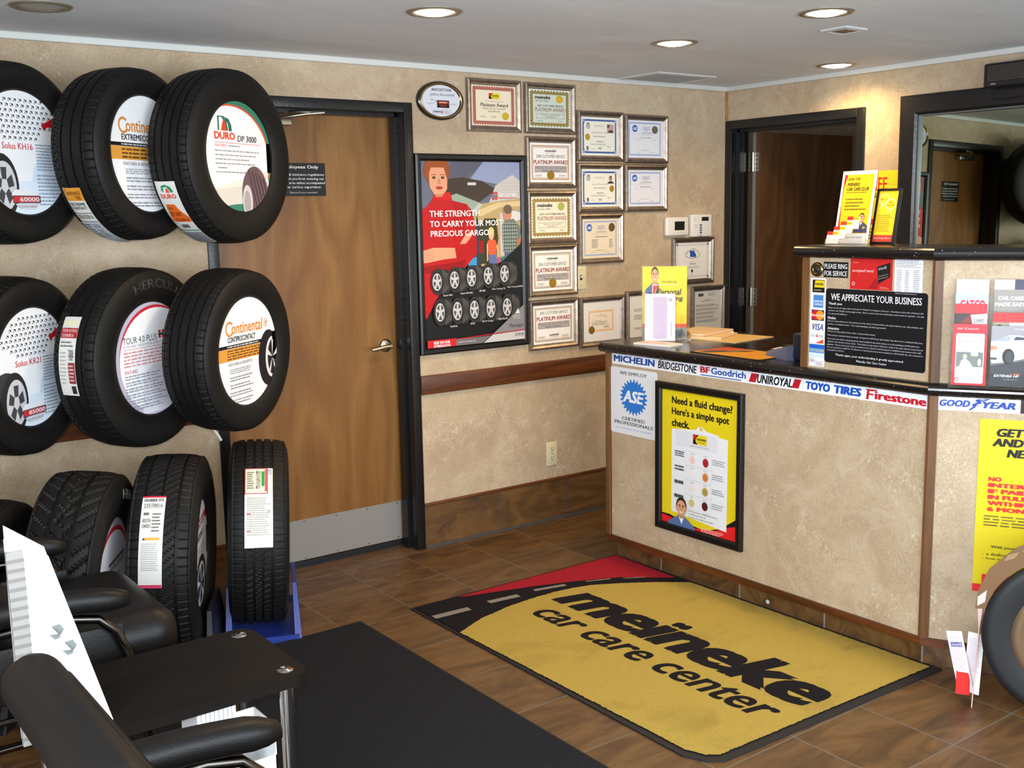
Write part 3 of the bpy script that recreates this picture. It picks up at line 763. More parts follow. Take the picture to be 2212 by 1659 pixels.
def disc_kumho(model, miles):
    def d(p):
        p.ell(0.9, 0.78, 0.34, 0.36, (214, 230, 244)); p.ell(0.5, 0.92, 0.3, 0.2, (226, 238, 248))
        for r in range(8):                      # rows of small dark chevrons thinning out downwards
            for c in range(15):
                x = 0.10+0.056*c+(0.02 if r % 2 else 0); yv = 0.08+0.042*r
                if (x-0.5)**2+(yv-0.5)**2 > 0.225 or (r > 5 and abs(x-0.44) > 0.42-0.07*r+0.26): continue
                p.poly([(x, yv), (x+0.034, yv+0.004), (x+0.030, yv+0.026), (x+0.018, yv+0.012)], (40, 38, 44)); p.lv -= 1
                p.poly([(x, yv+0.014), (x+0.012, yv+0.016), (x+0.008, yv+0.032)], (40, 38, 44)); p.lv -= 1
        p.poly([(0.77, 0.28), (0.89, 0.19), (0.90, 0.36), (0.86, 0.40), (0.85, 0.29)], (208, 30, 44)); p.poly([(0.72, 0.27), (0.86, 0.205), (0.86, 0.245), (0.74, 0.31)], (208, 30, 44))
        p.text(model, 0.27, 0.425, 0.60, 0.475, (206, 36, 46), 0.01)
        p.greek(0.63, 0.42, 0.93, 0.64, 9, (150, 158, 172)); p.greek(0.62, 0.66, 0.92, 0.92, 9, (150, 158, 172))
        p.ell(0.14, 0.76, 0.22, 0.26, (58, 58, 60)); p.ell(0.24, 0.76, 0.17, 0.25, (44, 44, 46)); p.ell(0.26, 0.76, 0.125, 0.19, (206, 206, 208))
        for k in range(5):
            a = math.radians(90+72*k); p.poly([(0.26+0.04*math.cos(a-0.6), 0.76-0.06*math.sin(a-0.6)), (0.26+0.10*math.cos(a-0.32), 0.76-0.15*math.sin(a-0.32)), (0.26+0.10*math.cos(a+0.32), 0.76-0.15*math.sin(a+0.32)), (0.26+0.04*math.cos(a+0.6), 0.76-0.06*math.sin(a+0.6))], (70, 70, 74)); p.lv -= 1
        p.lv += 1
        p.poly([(0.32, 0.83), (0.36, 0.79), (0.56, 0.785), (0.60, 0.82), (0.57, 0.86), (0.35, 0.87)], (238, 238, 238))
        p.rect(0.33, 0.835, 0.63, 0.895, (70, 66, 70)); p.rect(0.34, 0.842, 0.40, 0.888, (214, 52, 60))
        p.rect(0.40, 0.842, 0.62, 0.888, (202, 82, 86)); p.text(miles, 0.405, 0.848, 0.615, 0.882, (246, 240, 236), 0.01)
        p.poly([(0.35, 0.90), (0.61, 0.90), (0.57, 0.945), (0.40, 0.945)], (214, 214, 218)); p.text('MILE LIMITED WARRANTY', 0.38, 0.915, 0.59, 0.93, (60, 60, 64), 0, 0, 1)
    return (WHITE, d)
def disc_conti(model, lines, tyrepic):
    def d(p):
        O = (224, 140, 56)
        p.ring(0.205, 0.275, 0.065, 0.068, 0.3, O, 24, 40, 320); p.text('ontinental', 0.235, 0.22, 0.74, 0.325, O, 0.02)
        p.ring(0.80, 0.27, 0.036, 0.038, 0.16, O); p.poly([(0.785, 0.285), (0.79, 0.255), (0.81, 0.25), (0.82, 0.265), (0.805, 0.29)], O)
        p.text(model, 0.17, 0.345, 0.62 if tyrepic else 0.76, 0.395, (30, 28, 28), 0.025, 0.0)
        p.rect(0.0, 0.415, 0.72 if tyrepic else 1.0, 0.445, (26, 24, 24)); p.greek(0.16, 0.42, 0.70, 0.44, 1, (210, 208, 204), 0.6, 0.05)
        p.rect(0.0, 0.447, 1.0, 0.555, (226, 156, 66)); p.greek(0.16, 0.455, 0.86, 0.55, 4 if tyrepic else 3, (104, 72, 34), 0.5, 0.15)
        if tyrepic:
            p.ell(0.84, 0.60, 0.17, 0.26, (38, 30, 36), 30); p.ell(0.90, 0.60, 0.11, 0.19, (232, 232, 230)); p.ell(0.915, 0.60, 0.09, 0.165, (40, 38, 40))
            for k in range(5): a = 90+72*k; p.ring(0.91, 0.60, 0.085, 0.16, 0.9, (220, 220, 218), 6, a-9, a+9)
        p.text('FEATURES & BENEFITS', 0.17, 0.575, 0.56, 0.60, (110, 110, 112), 0)
        for k in range(5): p.greek(0.19, 0.625+0.068*k, 0.62 if tyrepic else 0.82, 0.675+0.068*k, 2 if k else 3, (150, 150, 152))
    return (WHITE, d)
def disc_duro(p):
    G = (60, 128, 104)
    p.rect(0, 0, 1, 1, G); p.ell(0.40, 0.52, 0.56, 0.47, (226, 92, 50), 40); p.ell(0.39, 0.525, 0.55, 0.46, WHITE, 40)
    p.poly([(0.1, 0.78), (0.9, 0.62), (0.98, 0.98), (0.3, 1.0)], (226, 222, 212)); p.poly([(0.1, 0.80), (0.92, 0.72), (0.9, 0.95), (0.4, 0.99)], (212, 208, 198))
    p.ell(0.5, 1.02, 0.4, 0.10, G)
    O = (224, 72, 40); g = (44, 110, 84)
    p.poly([(0.20, 0.17), (0.26, 0.17), (0.30, 0.21), (0.32, 0.285), (0.345, 0.285), (0.33, 0.2), (0.29, 0.16), (0.20, 0.16)], g)
    p.poly([(0.30, 0.165), (0.36, 0.18), (0.395, 0.23), (0.40, 0.285), (0.355, 0.285), (0.345, 0.22)], g); p.poly([(0.20, 0.165), (0.22, 0.165), (0.22, 0.285), (0.20, 0.285)], g)
    p.poly([(0.245, 0.285), (0.265, 0.22), (0.285, 0.185), (0.31, 0.22), (0.325, 0.285)], O)
    p.text('DURO', 0.145, 0.295, 0.44, 0.36, O, 0.04); p.text('DP 3000', 0.475, 0.315, 0.76, 0.37, (36, 34, 34), 0.015, 0.15)
    p.rect(0.145, 0.385, 0.82, 0.389, O); p.text('FEATURES', 0.145, 0.40, 0.31, 0.425, (226, 110, 84), 0); p.greek(0.33, 0.40, 0.54, 0.425, 1, (160, 158, 156))
    for k, e in enumerate((0.80, 0.76, 0.64, 0.72, 0.3, 0.58)): p.greek(0.14 if k != 4 else 0.17, 0.445+0.037*k, e, 0.47+0.037*k, 1, (156, 154, 152), 0.45, 0.05)
    p.ell(0.70, 0.84, 0.20, 0.26, (112, 88, 92), 30)
    p.poly([(0.5, 0.80), (0.56, 0.66), (0.66, 0.59), (0.74, 0.60), (0.90, 0.78), (0.94, 1.0), (0.6, 1.02)], (104, 82, 88))
    for k in range(5): p.poly([(0.60+0.055*k, 0.61+0.018*k), (0.615+0.055*k, 0.61+0.018*k), (0.74+0.05*k, 1.0), (0.72+0.05*k, 1.0)], (70, 54, 60)); p.lv -= 1
    p.lv += 1; p.ell(0.575, 0.90, 0.075, 0.15, (206, 200, 202)); p.ell(0.57, 0.91, 0.05, 0.11, (168, 160, 164))
def disc_herc(p):
    L = (190, 186, 204)
    p.rect(0, 0, 1, 1, L); p.ell(0.54, 0.5, 0.48, 0.46, (200, 48, 62), 44); p.ell(0.56, 0.515, 0.495, 0.45, WHITE, 44)
    p.poly([(0.36, 0.62), (0.5, 0.55), (0.72, 0.56), (0.84, 0.66), (0.86, 0.95), (0.32, 0.97)], (226, 224, 232))
    p.text('TOUR 4.0 PLUS', 0.12, 0.29, 0.56, 0.345, (36, 34, 36), 0.0)
    for dx in (0, 0.045):
        for dy in (0, 0.045): p.rect(0.585+dx, 0.265+dy, 0.615+dx, 0.29+dy, (200, 48, 58)); p.lv -= 1
    p.lv += 1; p.rect(0.58, 0.292, 0.665, 0.31, (50, 48, 54)); p.text('HERCULES', 0.66, 0.275, 0.84, 0.31, (40, 38, 42), 0.03)
    p.text('50,000 MILE TREADWEAR EXPECTANCY', 0.12, 0.355, 0.72, 0.38, (150, 146, 150), 0, 0, 1)
    p.rect(0.12, 0.39, 0.80, 0.394, (210, 110, 116)); p.greek(0.12, 0.405, 0.80, 0.545, 5, (220, 146, 152))
    p.text('FEATURES', 0.12, 0.565, 0.28, 0.595, (206, 80, 90), 0)
    for k in range(6): p.greek(0.12, 0.605+0.053*k, 0.66, 0.65+0.053*k, 2, (150, 148, 156))
    p.ell(0.90, 0.66, 0.15, 0.22, (40, 38, 40)); p.ell(0.86, 0.66, 0.10, 0.17, (170, 170, 172)); p.ell(0.86, 0.66, 0.08, 0.14, (60, 58, 60))
    for k in range(7): a = 90+51.4*k; p.ring(0.86, 0.66, 0.08, 0.14, 0.9, (190, 190, 192), 4, a-8, a+8); p.lv -= 1
def disc_at(p):
    p.rect(0, 0, 1, 1, (176, 170, 178)); p.ell(0.5, 0.56, 0.5, 0.48, (196, 40, 52), 40); p.ell(0.5, 0.59, 0.5, 0.47, (228, 228, 232), 40)
    p.text('A.T.P.', 0.10, 0.40, 0.34, 0.45, (90, 88, 92), 0.02); p.rect(0.38, 0.36, 0.86, 0.385, (120, 60, 62)); p.text('HERCULES', 0.40, 0.395, 0.86, 0.44, (70, 68, 72), 0.02)
    p.greek(0.1, 0.5, 0.8, 0.8, 8, (160, 160, 166)); p.ell(0.88, 0.78, 0.12, 0.15, (50, 48, 50))
def disc_grab(p):
    p.rect(0, 0, 1, 1, (236, 232, 232)); p.rect(0, 0.18, 1, 0.26, (176, 34, 44)); p.text('GENERAL', 0.25, 0.19, 0.8, 0.25, (240, 232, 232), 0.02)
    p.text('Grabber', 0.16, 0.29, 0.7, 0.37, (50, 48, 50), 0.02); p.greek(0.16, 0.42, 0.8, 0.58, 5, (160, 158, 160))
    p.ell(0.5, 0.79, 0.34, 0.26, (44, 42, 44)); p.ell(0.5, 0.79, 0.26, 0.20, (220, 220, 222)); p.ell(0.5, 0.79, 0.22, 0.17, (70, 68, 70))
    for k in range(5): a = 90+72*k; p.ring(0.5, 0.79, 0.22, 0.17, 0.9, (220, 220, 222), 5, a-10, a+10); p.lv -= 1
    p.ring(0.5, 0.5, 0.5, 0.5, 0.03, (176, 34, 44), 40)
WG = 'tires hung on the back wall'
def hanger(x, y, z, R):
    b = MB(); b.box((x-0.05, -0.006, z+0.02), (x+0.05, 0, z+0.16), DARKP)
    b.tube([(x, -0.004, z+0.10), (x, y*0.5, z+0.12), (x, y-0.01, z+0.13)], 0.011, DARKP)
    b.tube([(x-0.05, y-0.015, z+0.13), (x+0.05, y-0.015, z+0.13)], 0.011, DARKP)
    tag(b.build('tire_hanger'), 'dark steel wall arm carrying a tire on the back wall', 'bracket', 'steel arms behind the wall-hung tires')
def lab_conti(p):
    p.rect(0, 0, 1, 0.14, (226, 148, 48)); p.text('Continental', 0.06, 0.02, 0.9, 0.075, (60, 40, 20), 0.01); p.text('TIRE', 0.55, 0.085, 0.85, 0.13, (60, 40, 20), 0.01)
    p.text('EXTREME', 0.08, 0.16, 0.92, 0.195, (40, 40, 44), 0.02); p.text('CONTACT', 0.08, 0.205, 0.92, 0.24, (40, 40, 44), 0.02)
    p.rect(0, 0.285, 1, 0.292, (70, 70, 74)); p.text('205/55ZR16', 0.10, 0.31, 0.92, 0.36, (50, 50, 54), 0.01); p.rect(0, 0.40, 1, 0.407, (90, 90, 94))
    p.rect(0, 0.41, 1, 1, (196, 204, 214)); p.greek(0.1, 0.43, 0.5, 0.72, 7, (90, 94, 104)); p.text('205 55ZR16', 0.55, 0.44, 0.90, 0.50, (60, 60, 66), 0.01); p.greek(0.55, 0.52, 0.9, 0.7, 5, (110, 114, 122))
def lab_duro(p):
    g = (44, 140, 96)
    p.poly([(0.25, 0.11), (0.30, 0.05), (0.5, 0.035), (0.72, 0.06), (0.82, 0.12), (0.70, 0.13), (0.55, 0.06), (0.38, 0.07), (0.36, 0.12)], g); p.poly([(0.46, 0.13), (0.5, 0.08), (0.57, 0.08), (0.64, 0.13)], (224, 84, 40))
    p.text('DURO', 0.14, 0.145, 0.88, 0.20, (222, 70, 40), 0.03)
    p.poly([(0.22, 0.27), (0.62, 0.27), (0.74, 0.35), (1, 0.45), (1, 0.52), (0.1, 0.52)], (228, 106, 36)); p.text('Radial', 0.2, 0.30, 0.5, 0.34, (120, 50, 20), 0, 0.2); p.text('DP-3000', 0.18, 0.37, 0.72, 0.43, (110, 44, 20), 0.01, 0.2)
    p.text('225/60R16', 0.3, 0.465, 0.92, 0.505, (110, 44, 20), 0.01); 
    for k in range(12): p.rect(0.34+0.03*k, 0.56, 0.352+0.03*k+0.008*(k % 3), 0.62, (50, 50, 52)); p.lv -= 1
    p.lv += 1; p.rect(0, 0.66, 1, 0.675, g); p.rect(0, 0.70, 1, 1, (150, 152, 154)); p.greek(0.1, 0.72, 0.9, 0.96, 6, (110, 112, 116))
def lab_herc(p):
    p.poly([(0, 0.05), (1, 0.05), (0.8, 0.12), (0.2, 0.12)], (236, 230, 190)); p.rect(0, 0.15, 1, 0.28, (176, 44, 44)); p.text('TOUR 4.0 PLUS', 0.08, 0.165, 0.94, 0.205, (240, 220, 220), 0.01); p.text('215/60R16', 0.12, 0.225, 0.8, 0.265, (240, 220, 220), 0.01)
    p.greek(0.1, 0.31, 0.9, 0.40, 2, (120, 118, 110)); p.greek(0.1, 0.44, 0.5, 0.86, 9, (186, 184, 172)); p.text('74084', 0.62, 0.42, 0.92, 0.56, (70, 68, 66), 0.01)
    p.rect(0.62, 0.58, 1, 0.84, (150, 46, 50)); p.greek(0.66, 0.60, 0.96, 0.82, 5, (228, 200, 200)); p.rect(0.7, 0.87, 0.95, 0.97, (50, 40, 44))
def lab_grab(p):
    p.rect(0, 0, 1, 0.02, (200, 40, 70)); p.text('GRABBER HTS', 0.08, 0.035, 0.92, 0.07, (50, 48, 48), 0.02); p.text('235/70R16', 0.1, 0.095, 0.9, 0.14, (90, 88, 88), 0.01)
    p.rect(0, 0.15, 1, 0.154, (160, 160, 158)); 
    for k in range(9): p.rect(0.12+0.025*k, 0.20, 0.13+0.025*k+0.006*(k % 3), 0.23, (50, 50, 52)); p.lv -= 1
    p.lv += 1; p.greek(0.5, 0.20, 0.88, 0.42, 6, (110, 108, 106)); p.text('0021754', 0.10, 0.27, 0.44, 0.31, (60, 58, 58), 0.01); p.text('1344251', 0.10, 0.33, 0.44, 0.37, (60, 58, 58), 0.01)
    p.rect(0.24, 0.475, 0.86, 0.50, (236, 168, 40)); p.poly([(0.14, 0.5), (0.20, 0.472), (0.26, 0.5)], (60, 50, 30)); p.greek(0.12, 0.53, 0.9, 0.82, 13, (176, 172, 168)); p.rect(0, 0.965, 1, 1, (206, 60, 96))
def lab_toyo(p):
    p.rect(0.0, 0.0, 1, 0.34, (222, 216, 190)); p.rect(0.84, 0.02, 0.96, 0.30, (232, 232, 226)); p.text('TOYO TIRES', 0.80, 0.02, 0.96, 0.10, (40, 60, 140), 0.01)
    p.border(0, 0, 0.82, 0.36, 0.003, (196, 60, 60)); p.rect(0.60, 0.05, 0.70, 0.26, (40, 150, 60)); p.rect(0.72, 0.02, 0.80, 0.33, (196, 90, 90)); p.text('225/70R16 104T', 0.40, 0.04, 0.56, 0.30, (60, 56, 50), 0.0); p.greek(0.08, 0.05, 0.34, 0.30, 8, (110, 104, 90))
    p.greek(0.08, 0.40, 0.92, 0.86, 18, (170, 166, 152)); p.rect(0.08, 0.60, 0.22, 0.612, (206, 70, 70)); p.rect(0.08, 0.80, 0.22, 0.812, (206, 70, 70)); p.text('4', 0.84, 0.56, 0.88, 0.60, (50, 48, 44), 0.01)
    p.poly([(0, 0.96), (0.3, 0.93), (0.34, 1.0), (0, 1.0)], (232, 230, 224))
d2r = math.radians
def wall_tyre(label, x, y, z, yaw, tilt, R, w, rd, style, disc):
    hanger(x+0.02, y+0.06, z+R-0.30, R)
    return tyre(label, x, y, z, d2r(yaw), tilt, R, w, rd, style, WG, disc)
tA = wall_tyre('wall-hung tire with the green-rimmed white disc, top right beside the staff door', -0.899, -0.325, 1.835, 148.8, 0.0, 0.325, 0.199, 0.210, 'rib', ((246, 246, 246), disc_duro))
sticker(tA, 0.325, 0.199, -0.37, 0.10, d2r(197), d2r(254), lab_duro)
tB = wall_tyre('wall-hung tire with orange-banded white disc, in the upper row, silver and orange tread label', -1.242, -0.293, 1.839, 144.5, 0.01, 0.307, 0.200, 0.212, 'rib3', disc_conti('EXTREMECONTACT', 3, False))
sticker(tB, 0.307, 0.200, -0.36, 0.02, d2r(203), d2r(268), lab_conti)
tC = wall_tyre('wall-hung tire whose disc carries a 60000 mile badge, upper row', -1.662, -0.297, 1.836, 144.9, 0.015, 0.306, 0.200, 0.213, 'rib', disc_kumho('Solus KH16', '60000'))
tD = wall_tyre('wall-hung tire with orange-banded disc showing half a wheel, lower row by the staff door', -0.947, -0.404, 1.109, 144.7, -0.04, 0.311, 0.201, 0.212, 'rib', disc_conti('CONTIPROCONTACT', 4, True))
tE = wall_tyre('wall-hung tire with the lilac disc edged in red, middle of the lower row', -1.276, -0.311, 1.102, 146.2, -0.014, 0.333, 0.198, 0.214, 'rib3', ((246, 246, 246), disc_herc))
sticker(tE, 0.333, 0.198, -0.28, 0.08, d2r(148), d2r(196), lab_herc)
sidewall_text(tE, 'HERCULES', 0.333, 0.208, 0.198, 82, 62, pmat('moulded_rubber', (40, 38, 37), 0.6), 0.55, 0.034)
tF = wall_tyre('wall-hung tire whose disc carries an 85000 mile badge, lower row', -1.70, -0.308, 1.111, 138, -0.035, 0.312, 0.200, 0.212, 'rib', disc_kumho('Solus KR21', '85000'))
# floor row
FG = 'tires standing on the floor by the back wall'
def floor_tyre(label, x, y, yaw, tilt, R, w, rd, style, disc=None, lift=0.022):
    return tyre(label, x, y, R*math.cos(tilt)+lift, d2r(yaw), tilt, R, w, rd, style, FG, disc)
tG = floor_tyre('upright floor tire seen tread-on in a blue stand', -0.875, -0.415, 114, -0.05, 0.361, 0.225, 0.212, 'toyo')
sticker(tG, 0.361, 0.225, -0.22, 0.23, d2r(125), d2r(174), lab_toyo)
tH = floor_tyre('floor tire with a tall white tread label, beside the blue-stand tire', -1.246, -0.50, 118, -0.05, 0.366, 0.235, 0.205, 'hwy', ((240, 238, 238), disc_grab))
sticker(tH, 0.366, 0.235, -0.27, 0.06, d2r(131), d2r(181), lab_grab)
sidewall_text(tH, 'GRABBER', 0.366, 0.2, 0.235, 42, 60, pmat('moulded_rubber_grey', (52, 50, 50), 0.6), 0.55, 0.03)
tI = floor_tyre('all-terrain floor tire with white-outlined sidewall letters', -1.585, -0.56, 121, -0.08, 0.366, 0.24, 0.215, 'at', ((228, 228, 232), disc_at))
sidewall_text(tI, 'HERCULES', 0.366, 0.2, 0.24, 52, 62, pmat('white_tire_letters', (130, 130, 134), 0.6), 0.55, 0.036)
tJ = floor_tyre('dark floor tire partly hidden by the leather chair arm', -1.90, -0.53, 125, -0.05, 0.34, 0.22, 0.205, 'rib')
def stand(label, t, R, w, mat, wide):
    M = t.matrix_world.copy(); loc = M.translation; yaw = math.atan2(M[0][2], M[1][2])
    Mz = Matrix.Translation((loc.x, loc.y, 0)) @ Matrix.Rotation(-yaw+PI, 4, 'Z')
    s = thing('tire_stand', label, 'stand', Mz, 'low stands under the floor tires')
    b = MB()
    b.box((-0.23, -w*0.5-0.02, 0.0), (0.23, w*0.5+0.02, 0.010), mat); b.box((-0.235, -w*0.5-0.02, 0.0), (-0.225, w*0.5+0.02, 0.026), mat); b.box((0.225, -w*0.5-0.02, 0.0), (0.235, w*0.5+0.02, 0.026), mat); b.build('base_plate', s)
    for d in (-1, 1):
        b = MB(); o = []
        for y, o_ in ((d*(w*0.5+0.004), 0), (d*(w*0.5+0.020), 0.010)):
            o += [(-0.235, y+d*o_, 0.0), (0.235, y+d*o_, 0.0), (0.13, y, 0.20), (-0.13, y, 0.20)]
        b.add(o, [(0, 1, 2, 3), (7, 6, 5, 4), (0, 4, 5, 1), (1, 5, 6, 2), (2, 6, 7, 3), (3, 7, 4, 0)], mat); b.build('side_cheek', s)
    return s
stand('bright blue tire stand on the floor tiles by the staff door', tG, 0.361, 0.225, BLUEP, True)
stand('dark scuffed tire stand under the tire with the tall white label', tH, 0.366, 0.235, DARKP, True)
stand('dark tire stand under the all-terrain tire', tI, 0.366, 0.24, DARKP, True)
stand('dark tire stand under the tire behind the leather chair arm', tJ, 0.34, 0.22, DARKP, True)
b = MB(); b.tube([(-0.885, -0.012, 0.735), (-0.872, -0.03, 0.71), (-0.86, -0.035, 0.683)], 0.006, WHITEP)
tag(b.build('wall_hook'), 'small white plastic hook on the wall by the staff door frame', 'hook')
# ------------------------------------------------------------------ things on the back wall
PROF = [(0, 0), (0, 0.010), (0.004, 0.018), (0.012, 0.020), (0.022, 0.013), (0.026, 0.012), (0.030, 0.007), (0.030, 0.002)]
GOLD = (176, 140, 40)
def seal(p, x, y, rx, ry, c=GOLD):
    p.ell(x, y, rx, ry, c, 24); p.ring(x, y, rx*0.8, ry*0.8, 0.12, tuple(int(v*0.85) for v in c), 24)
def border_scallop(p, x0, y0, x1, y1, t, c, n=13):
    p.border(x0, y0, x1, y1, t, c); tx, ty = t/p.w*0.42, t/p.h*0.42
    for i in range(n):
        f = (i+0.5)/n
        for q in ((x0+(x1-x0)*f, y0), (x0+(x1-x0)*f, y1), (x0, y0+(y1-y0)*f), (x1, y0+(y1-y0)*f)): p.ell(q[0], q[1], tx*1.1, ty*1.1, c, 8); p.lv -= 1
    p.lv += 1
def cert(label, x, z, w, h, draw, paper=(240, 232, 214), inset=0.030):
    t = thing('framed_certificate', label, 'framed certificate', BACK(x, z), 'framed certificates on the back wall')
    f = MB(); f.frame(w, h, PROF, CHAMP); f.build('picture_frame', t)
    p = Print(w-2*inset, h-2*inset); p.base(paper, 0.003); draw(p)
    p.build('certificate_sheet', t, Matrix.Translation((inset, inset, 0.002)))
def c_2010(p):
    R = (176, 104, 92)
    border_scallop(p, 0.05, 0.05, 0.95, 0.95, 0.013, R, 16); p.rect(0.115, 0.135, 0.885, 0.865, (238, 222, 192))
    meineke_logo(p, 0.39, 0.19, 0.63, 0.33); p.text('2010 Customer Service', 0.30, 0.37, 0.72, 0.41, (170, 150, 140), 0, 0, 1)
    p.text('Platinum Award', 0.20, 0.435, 0.82, 0.525, (50, 40, 40), 0.015); p.text('Meineke Car Care Center #279', 0.25, 0.55, 0.77, 0.595, (90, 74, 66), 0, 0, 1); p.text('BALLWIN, MO', 0.37, 0.625, 0.65, 0.665, (90, 74, 66), 0, 0, 1)
    seal(p, 0.76, 0.75, 0.075, 0.095, (206, 174, 44)); p.greek(0.19, 0.75, 0.33, 0.80, 2, (170, 150, 130)); p.greek(0.44, 0.75, 0.56, 0.80, 2, (170, 150, 130))
def c_green(year, bord, paper):
    def d(p):
        border_scallop(p, 0.05, 0.06, 0.95, 0.94, 0.014, bord, 12); p.rect(0.115, 0.13, 0.885, 0.87, paper)
        p.text('meineke', 0.14, 0.16, 0.52, 0.25, (30, 28, 30), 0.04, 0.25); p.text('car care center', 0.16, 0.275, 0.48, 0.32, (60, 60, 60), 0.01, 0.25, 1)
        seal(p, 0.74, 0.24, 0.085, 0.10, (214, 176, 36) if year == '2009' else (176, 180, 90))
        p.text(year+' CUSTOMER SERVICE', 0.20, 0.40, 0.83, 0.445, (60, 56, 58), 0.02, 0, 1); p.text('PLATINUM AWARD', 0.15, 0.475, 0.88, 0.575, (150, 84, 66), 0.005)
        p.border(0.18, 0.63, 0.86, 0.755, 0.0012, (90, 92, 88)); p.text('Meineke Car Care Center #279', 0.30, 0.65, 0.74, 0.685, (100, 98, 94), 0, 0, 1); p.text('BALLWIN, MO', 0.40, 0.70, 0.64, 0.735, (100, 98, 94), 0, 0, 1)
        p.greek(0.20, 0.80, 0.34, 0.84, 2, (150, 146, 140)); p.greek(0.70, 0.80, 0.82, 0.84, 2, (150, 146, 140))
    return d
def c_plat(year, has_seal, logo_low=False):
    def d(p):
        p.border(0.04, 0.06, 0.96, 0.94, 0.012, (188, 152, 128) if year == '2008' else (168, 154, 140)); p.border(0.065, 0.09, 0.935, 0.91, 0.004, (226, 206, 186))
        if not logo_low: p.text('meineke', 0.36, 0.17, 0.64, 0.225, (34, 32, 34), 0.04, 0.25); p.text('car care center', 0.38, 0.24, 0.61, 0.265, (80, 78, 78), 0, 0.25, 1)
        y = 0.16 if logo_low else 0.30
        p.text(year+' CUSTOMER SERVICE', 0.15 if year != '2005' else 0.16, y, 0.85, y+0.08, (60, 56, 58), 0.0)
        p.text('PLATINUM AWARD', 0.09, y+0.135, 0.93, y+0.245, (142, 48, 40), 0.025)
        y += 0.28
        p.rect(0.11, y, 0.90, y+0.17, (172, 164, 162)); p.border(0.11, y, 0.90, y+0.17, 0.0012, (160, 90, 84))
        p.text('Meineke Car Care Center #279', 0.15, y+0.03, 0.86, y+0.075, (70, 66, 66), 0, 0, 1); p.text('Ballwin, Missouri', 0.30, y+0.10, 0.70, y+0.15, (70, 66, 66), 0, 0, 1)
        if has_seal: seal(p, 0.5, 0.82, 0.09, 0.115, (150, 118, 30))
        if logo_low: p.text('meineke', 0.39, 0.755, 0.63, 0.80, (34, 32, 34), 0.04, 0.25); p.text('car care center', 0.41, 0.815, 0.61, 0.84, (80, 78, 78), 0, 0.25, 1)
        p.greek(0.12, 0.80, 0.30, 0.86, 2, (150, 146, 142)); p.greek(0.70, 0.80, 0.88, 0.86, 2, (150, 146, 142))
    return d
def c_state(first):
    def d(p):
        B = (66, 92, 160)
        p.border(0.04, 0.06, 0.94, 0.94, 0.009, B)
        for x, y in ((0.04, 0.06), (0.94, 0.06), (0.94, 0.94), (0.04, 0.94)):
            sx, sy = (1 if x < 0.5 else -1), (1 if y < 0.5 else -1)
            p.rect(min(x, x+sx*0.09), min(y, y+sy*0.11), max(x, x+sx*0.09), max(y, y+sy*0.11), B); p.ell(x+sx*0.125, y+sy*0.15, 0.075, 0.09, (238, 232, 212), 20)
            p.ring(x, y, 0.06, 0.075, 0.2, (214, 220, 232), 16, 0, 360); p.ring(x, y, 0.03, 0.04, 0.3, (214, 220, 232), 12)
        p.rect(0.085, 0.115, 0.895, 0.885, (240, 234, 216))
        p.ring(0.18, 0.24, 0.05, 0.07, 0.3, (120, 120, 116)); p.ell(0.18, 0.23, 0.025, 0.04, (170, 168, 160)); p.rect(0.14, 0.15, 0.22, 0.17, (120, 120, 116))
        p.text('State of Missouri', 0.34, 0.20, 0.60, 0.25, (150, 148, 140), 0, 0.3, 1); p.text('Inspector/Mechanic Permit' if first else 'Inspector/Mechanic Permit', 0.27, 0.38, 0.70, 0.43, (130, 128, 124), 0, 0.25, 1)
        p.greek(0.32, 0.48, 0.66, 0.525, 1, (150, 148, 142), 0.5, 0.1); p.greek(0.40, 0.62, 0.58, 0.65, 1, (70, 68, 66), 0.6, 0.1); p.greek(0.24, 0.68, 0.74, 0.73, 2, (160, 158, 150)); p.greek(0.44, 0.78, 0.54, 0.84, 2, (90, 88, 86), 0.5, 0.1)
        p.greek(0.24, 0.81, 0.36, 0.84, 1, (150, 160, 190)); p.greek(0.68, 0.75, 0.78, 0.78, 1, (90, 88, 86)); p.ell(0.16, 0.80, 0.028, 0.045, (96, 100, 96)); p.rect(0.135, 0.845, 0.185, 0.87, (110, 110, 106))
        if first:
            p.rect(0.68, 0.18, 0.86, 0.40, (176, 140, 128))
            for k in range(6): p.rect(0.68, 0.19+0.035*k, 0.86, 0.205+0.035*k, (206, 190, 180)); p.lv -= 1
            p.lv += 1; p.rect(0.68, 0.18, 0.755, 0.27, (92, 92, 112)); p.ell(0.775, 0.265, 0.035, 0.055, (210, 160, 140)); p.poly([(0.70, 0.40), (0.73, 0.33), (0.82, 0.33), (0.85, 0.40)], (92, 58, 54)); seal(p, 0.16, 0.52, 0.06, 0.085, (190, 146, 34))
        else:
            p.ell(0.77, 0.245, 0.042, 0.07, (60, 50, 46)); p.ell(0.77, 0.26, 0.032, 0.055, (188, 140, 112)); p.poly([(0.68, 0.385), (0.70, 0.345), (0.745, 0.32), (0.80, 0.32), (0.84, 0.345), (0.86, 0.385)], (62, 54, 56)); seal(p, 0.80, 0.52, 0.06, 0.085, (170, 130, 34))
    return d
def ase_round(p, cx, cy, rx, ry):
    p.ell(cx, cy, rx, ry, (52, 96, 182), 24); p.text('ASE', cx-rx*0.72, cy-ry*0.36, cx+rx*0.72, cy+ry*0.40, (236, 240, 248), 0.04, 0.15, 1)
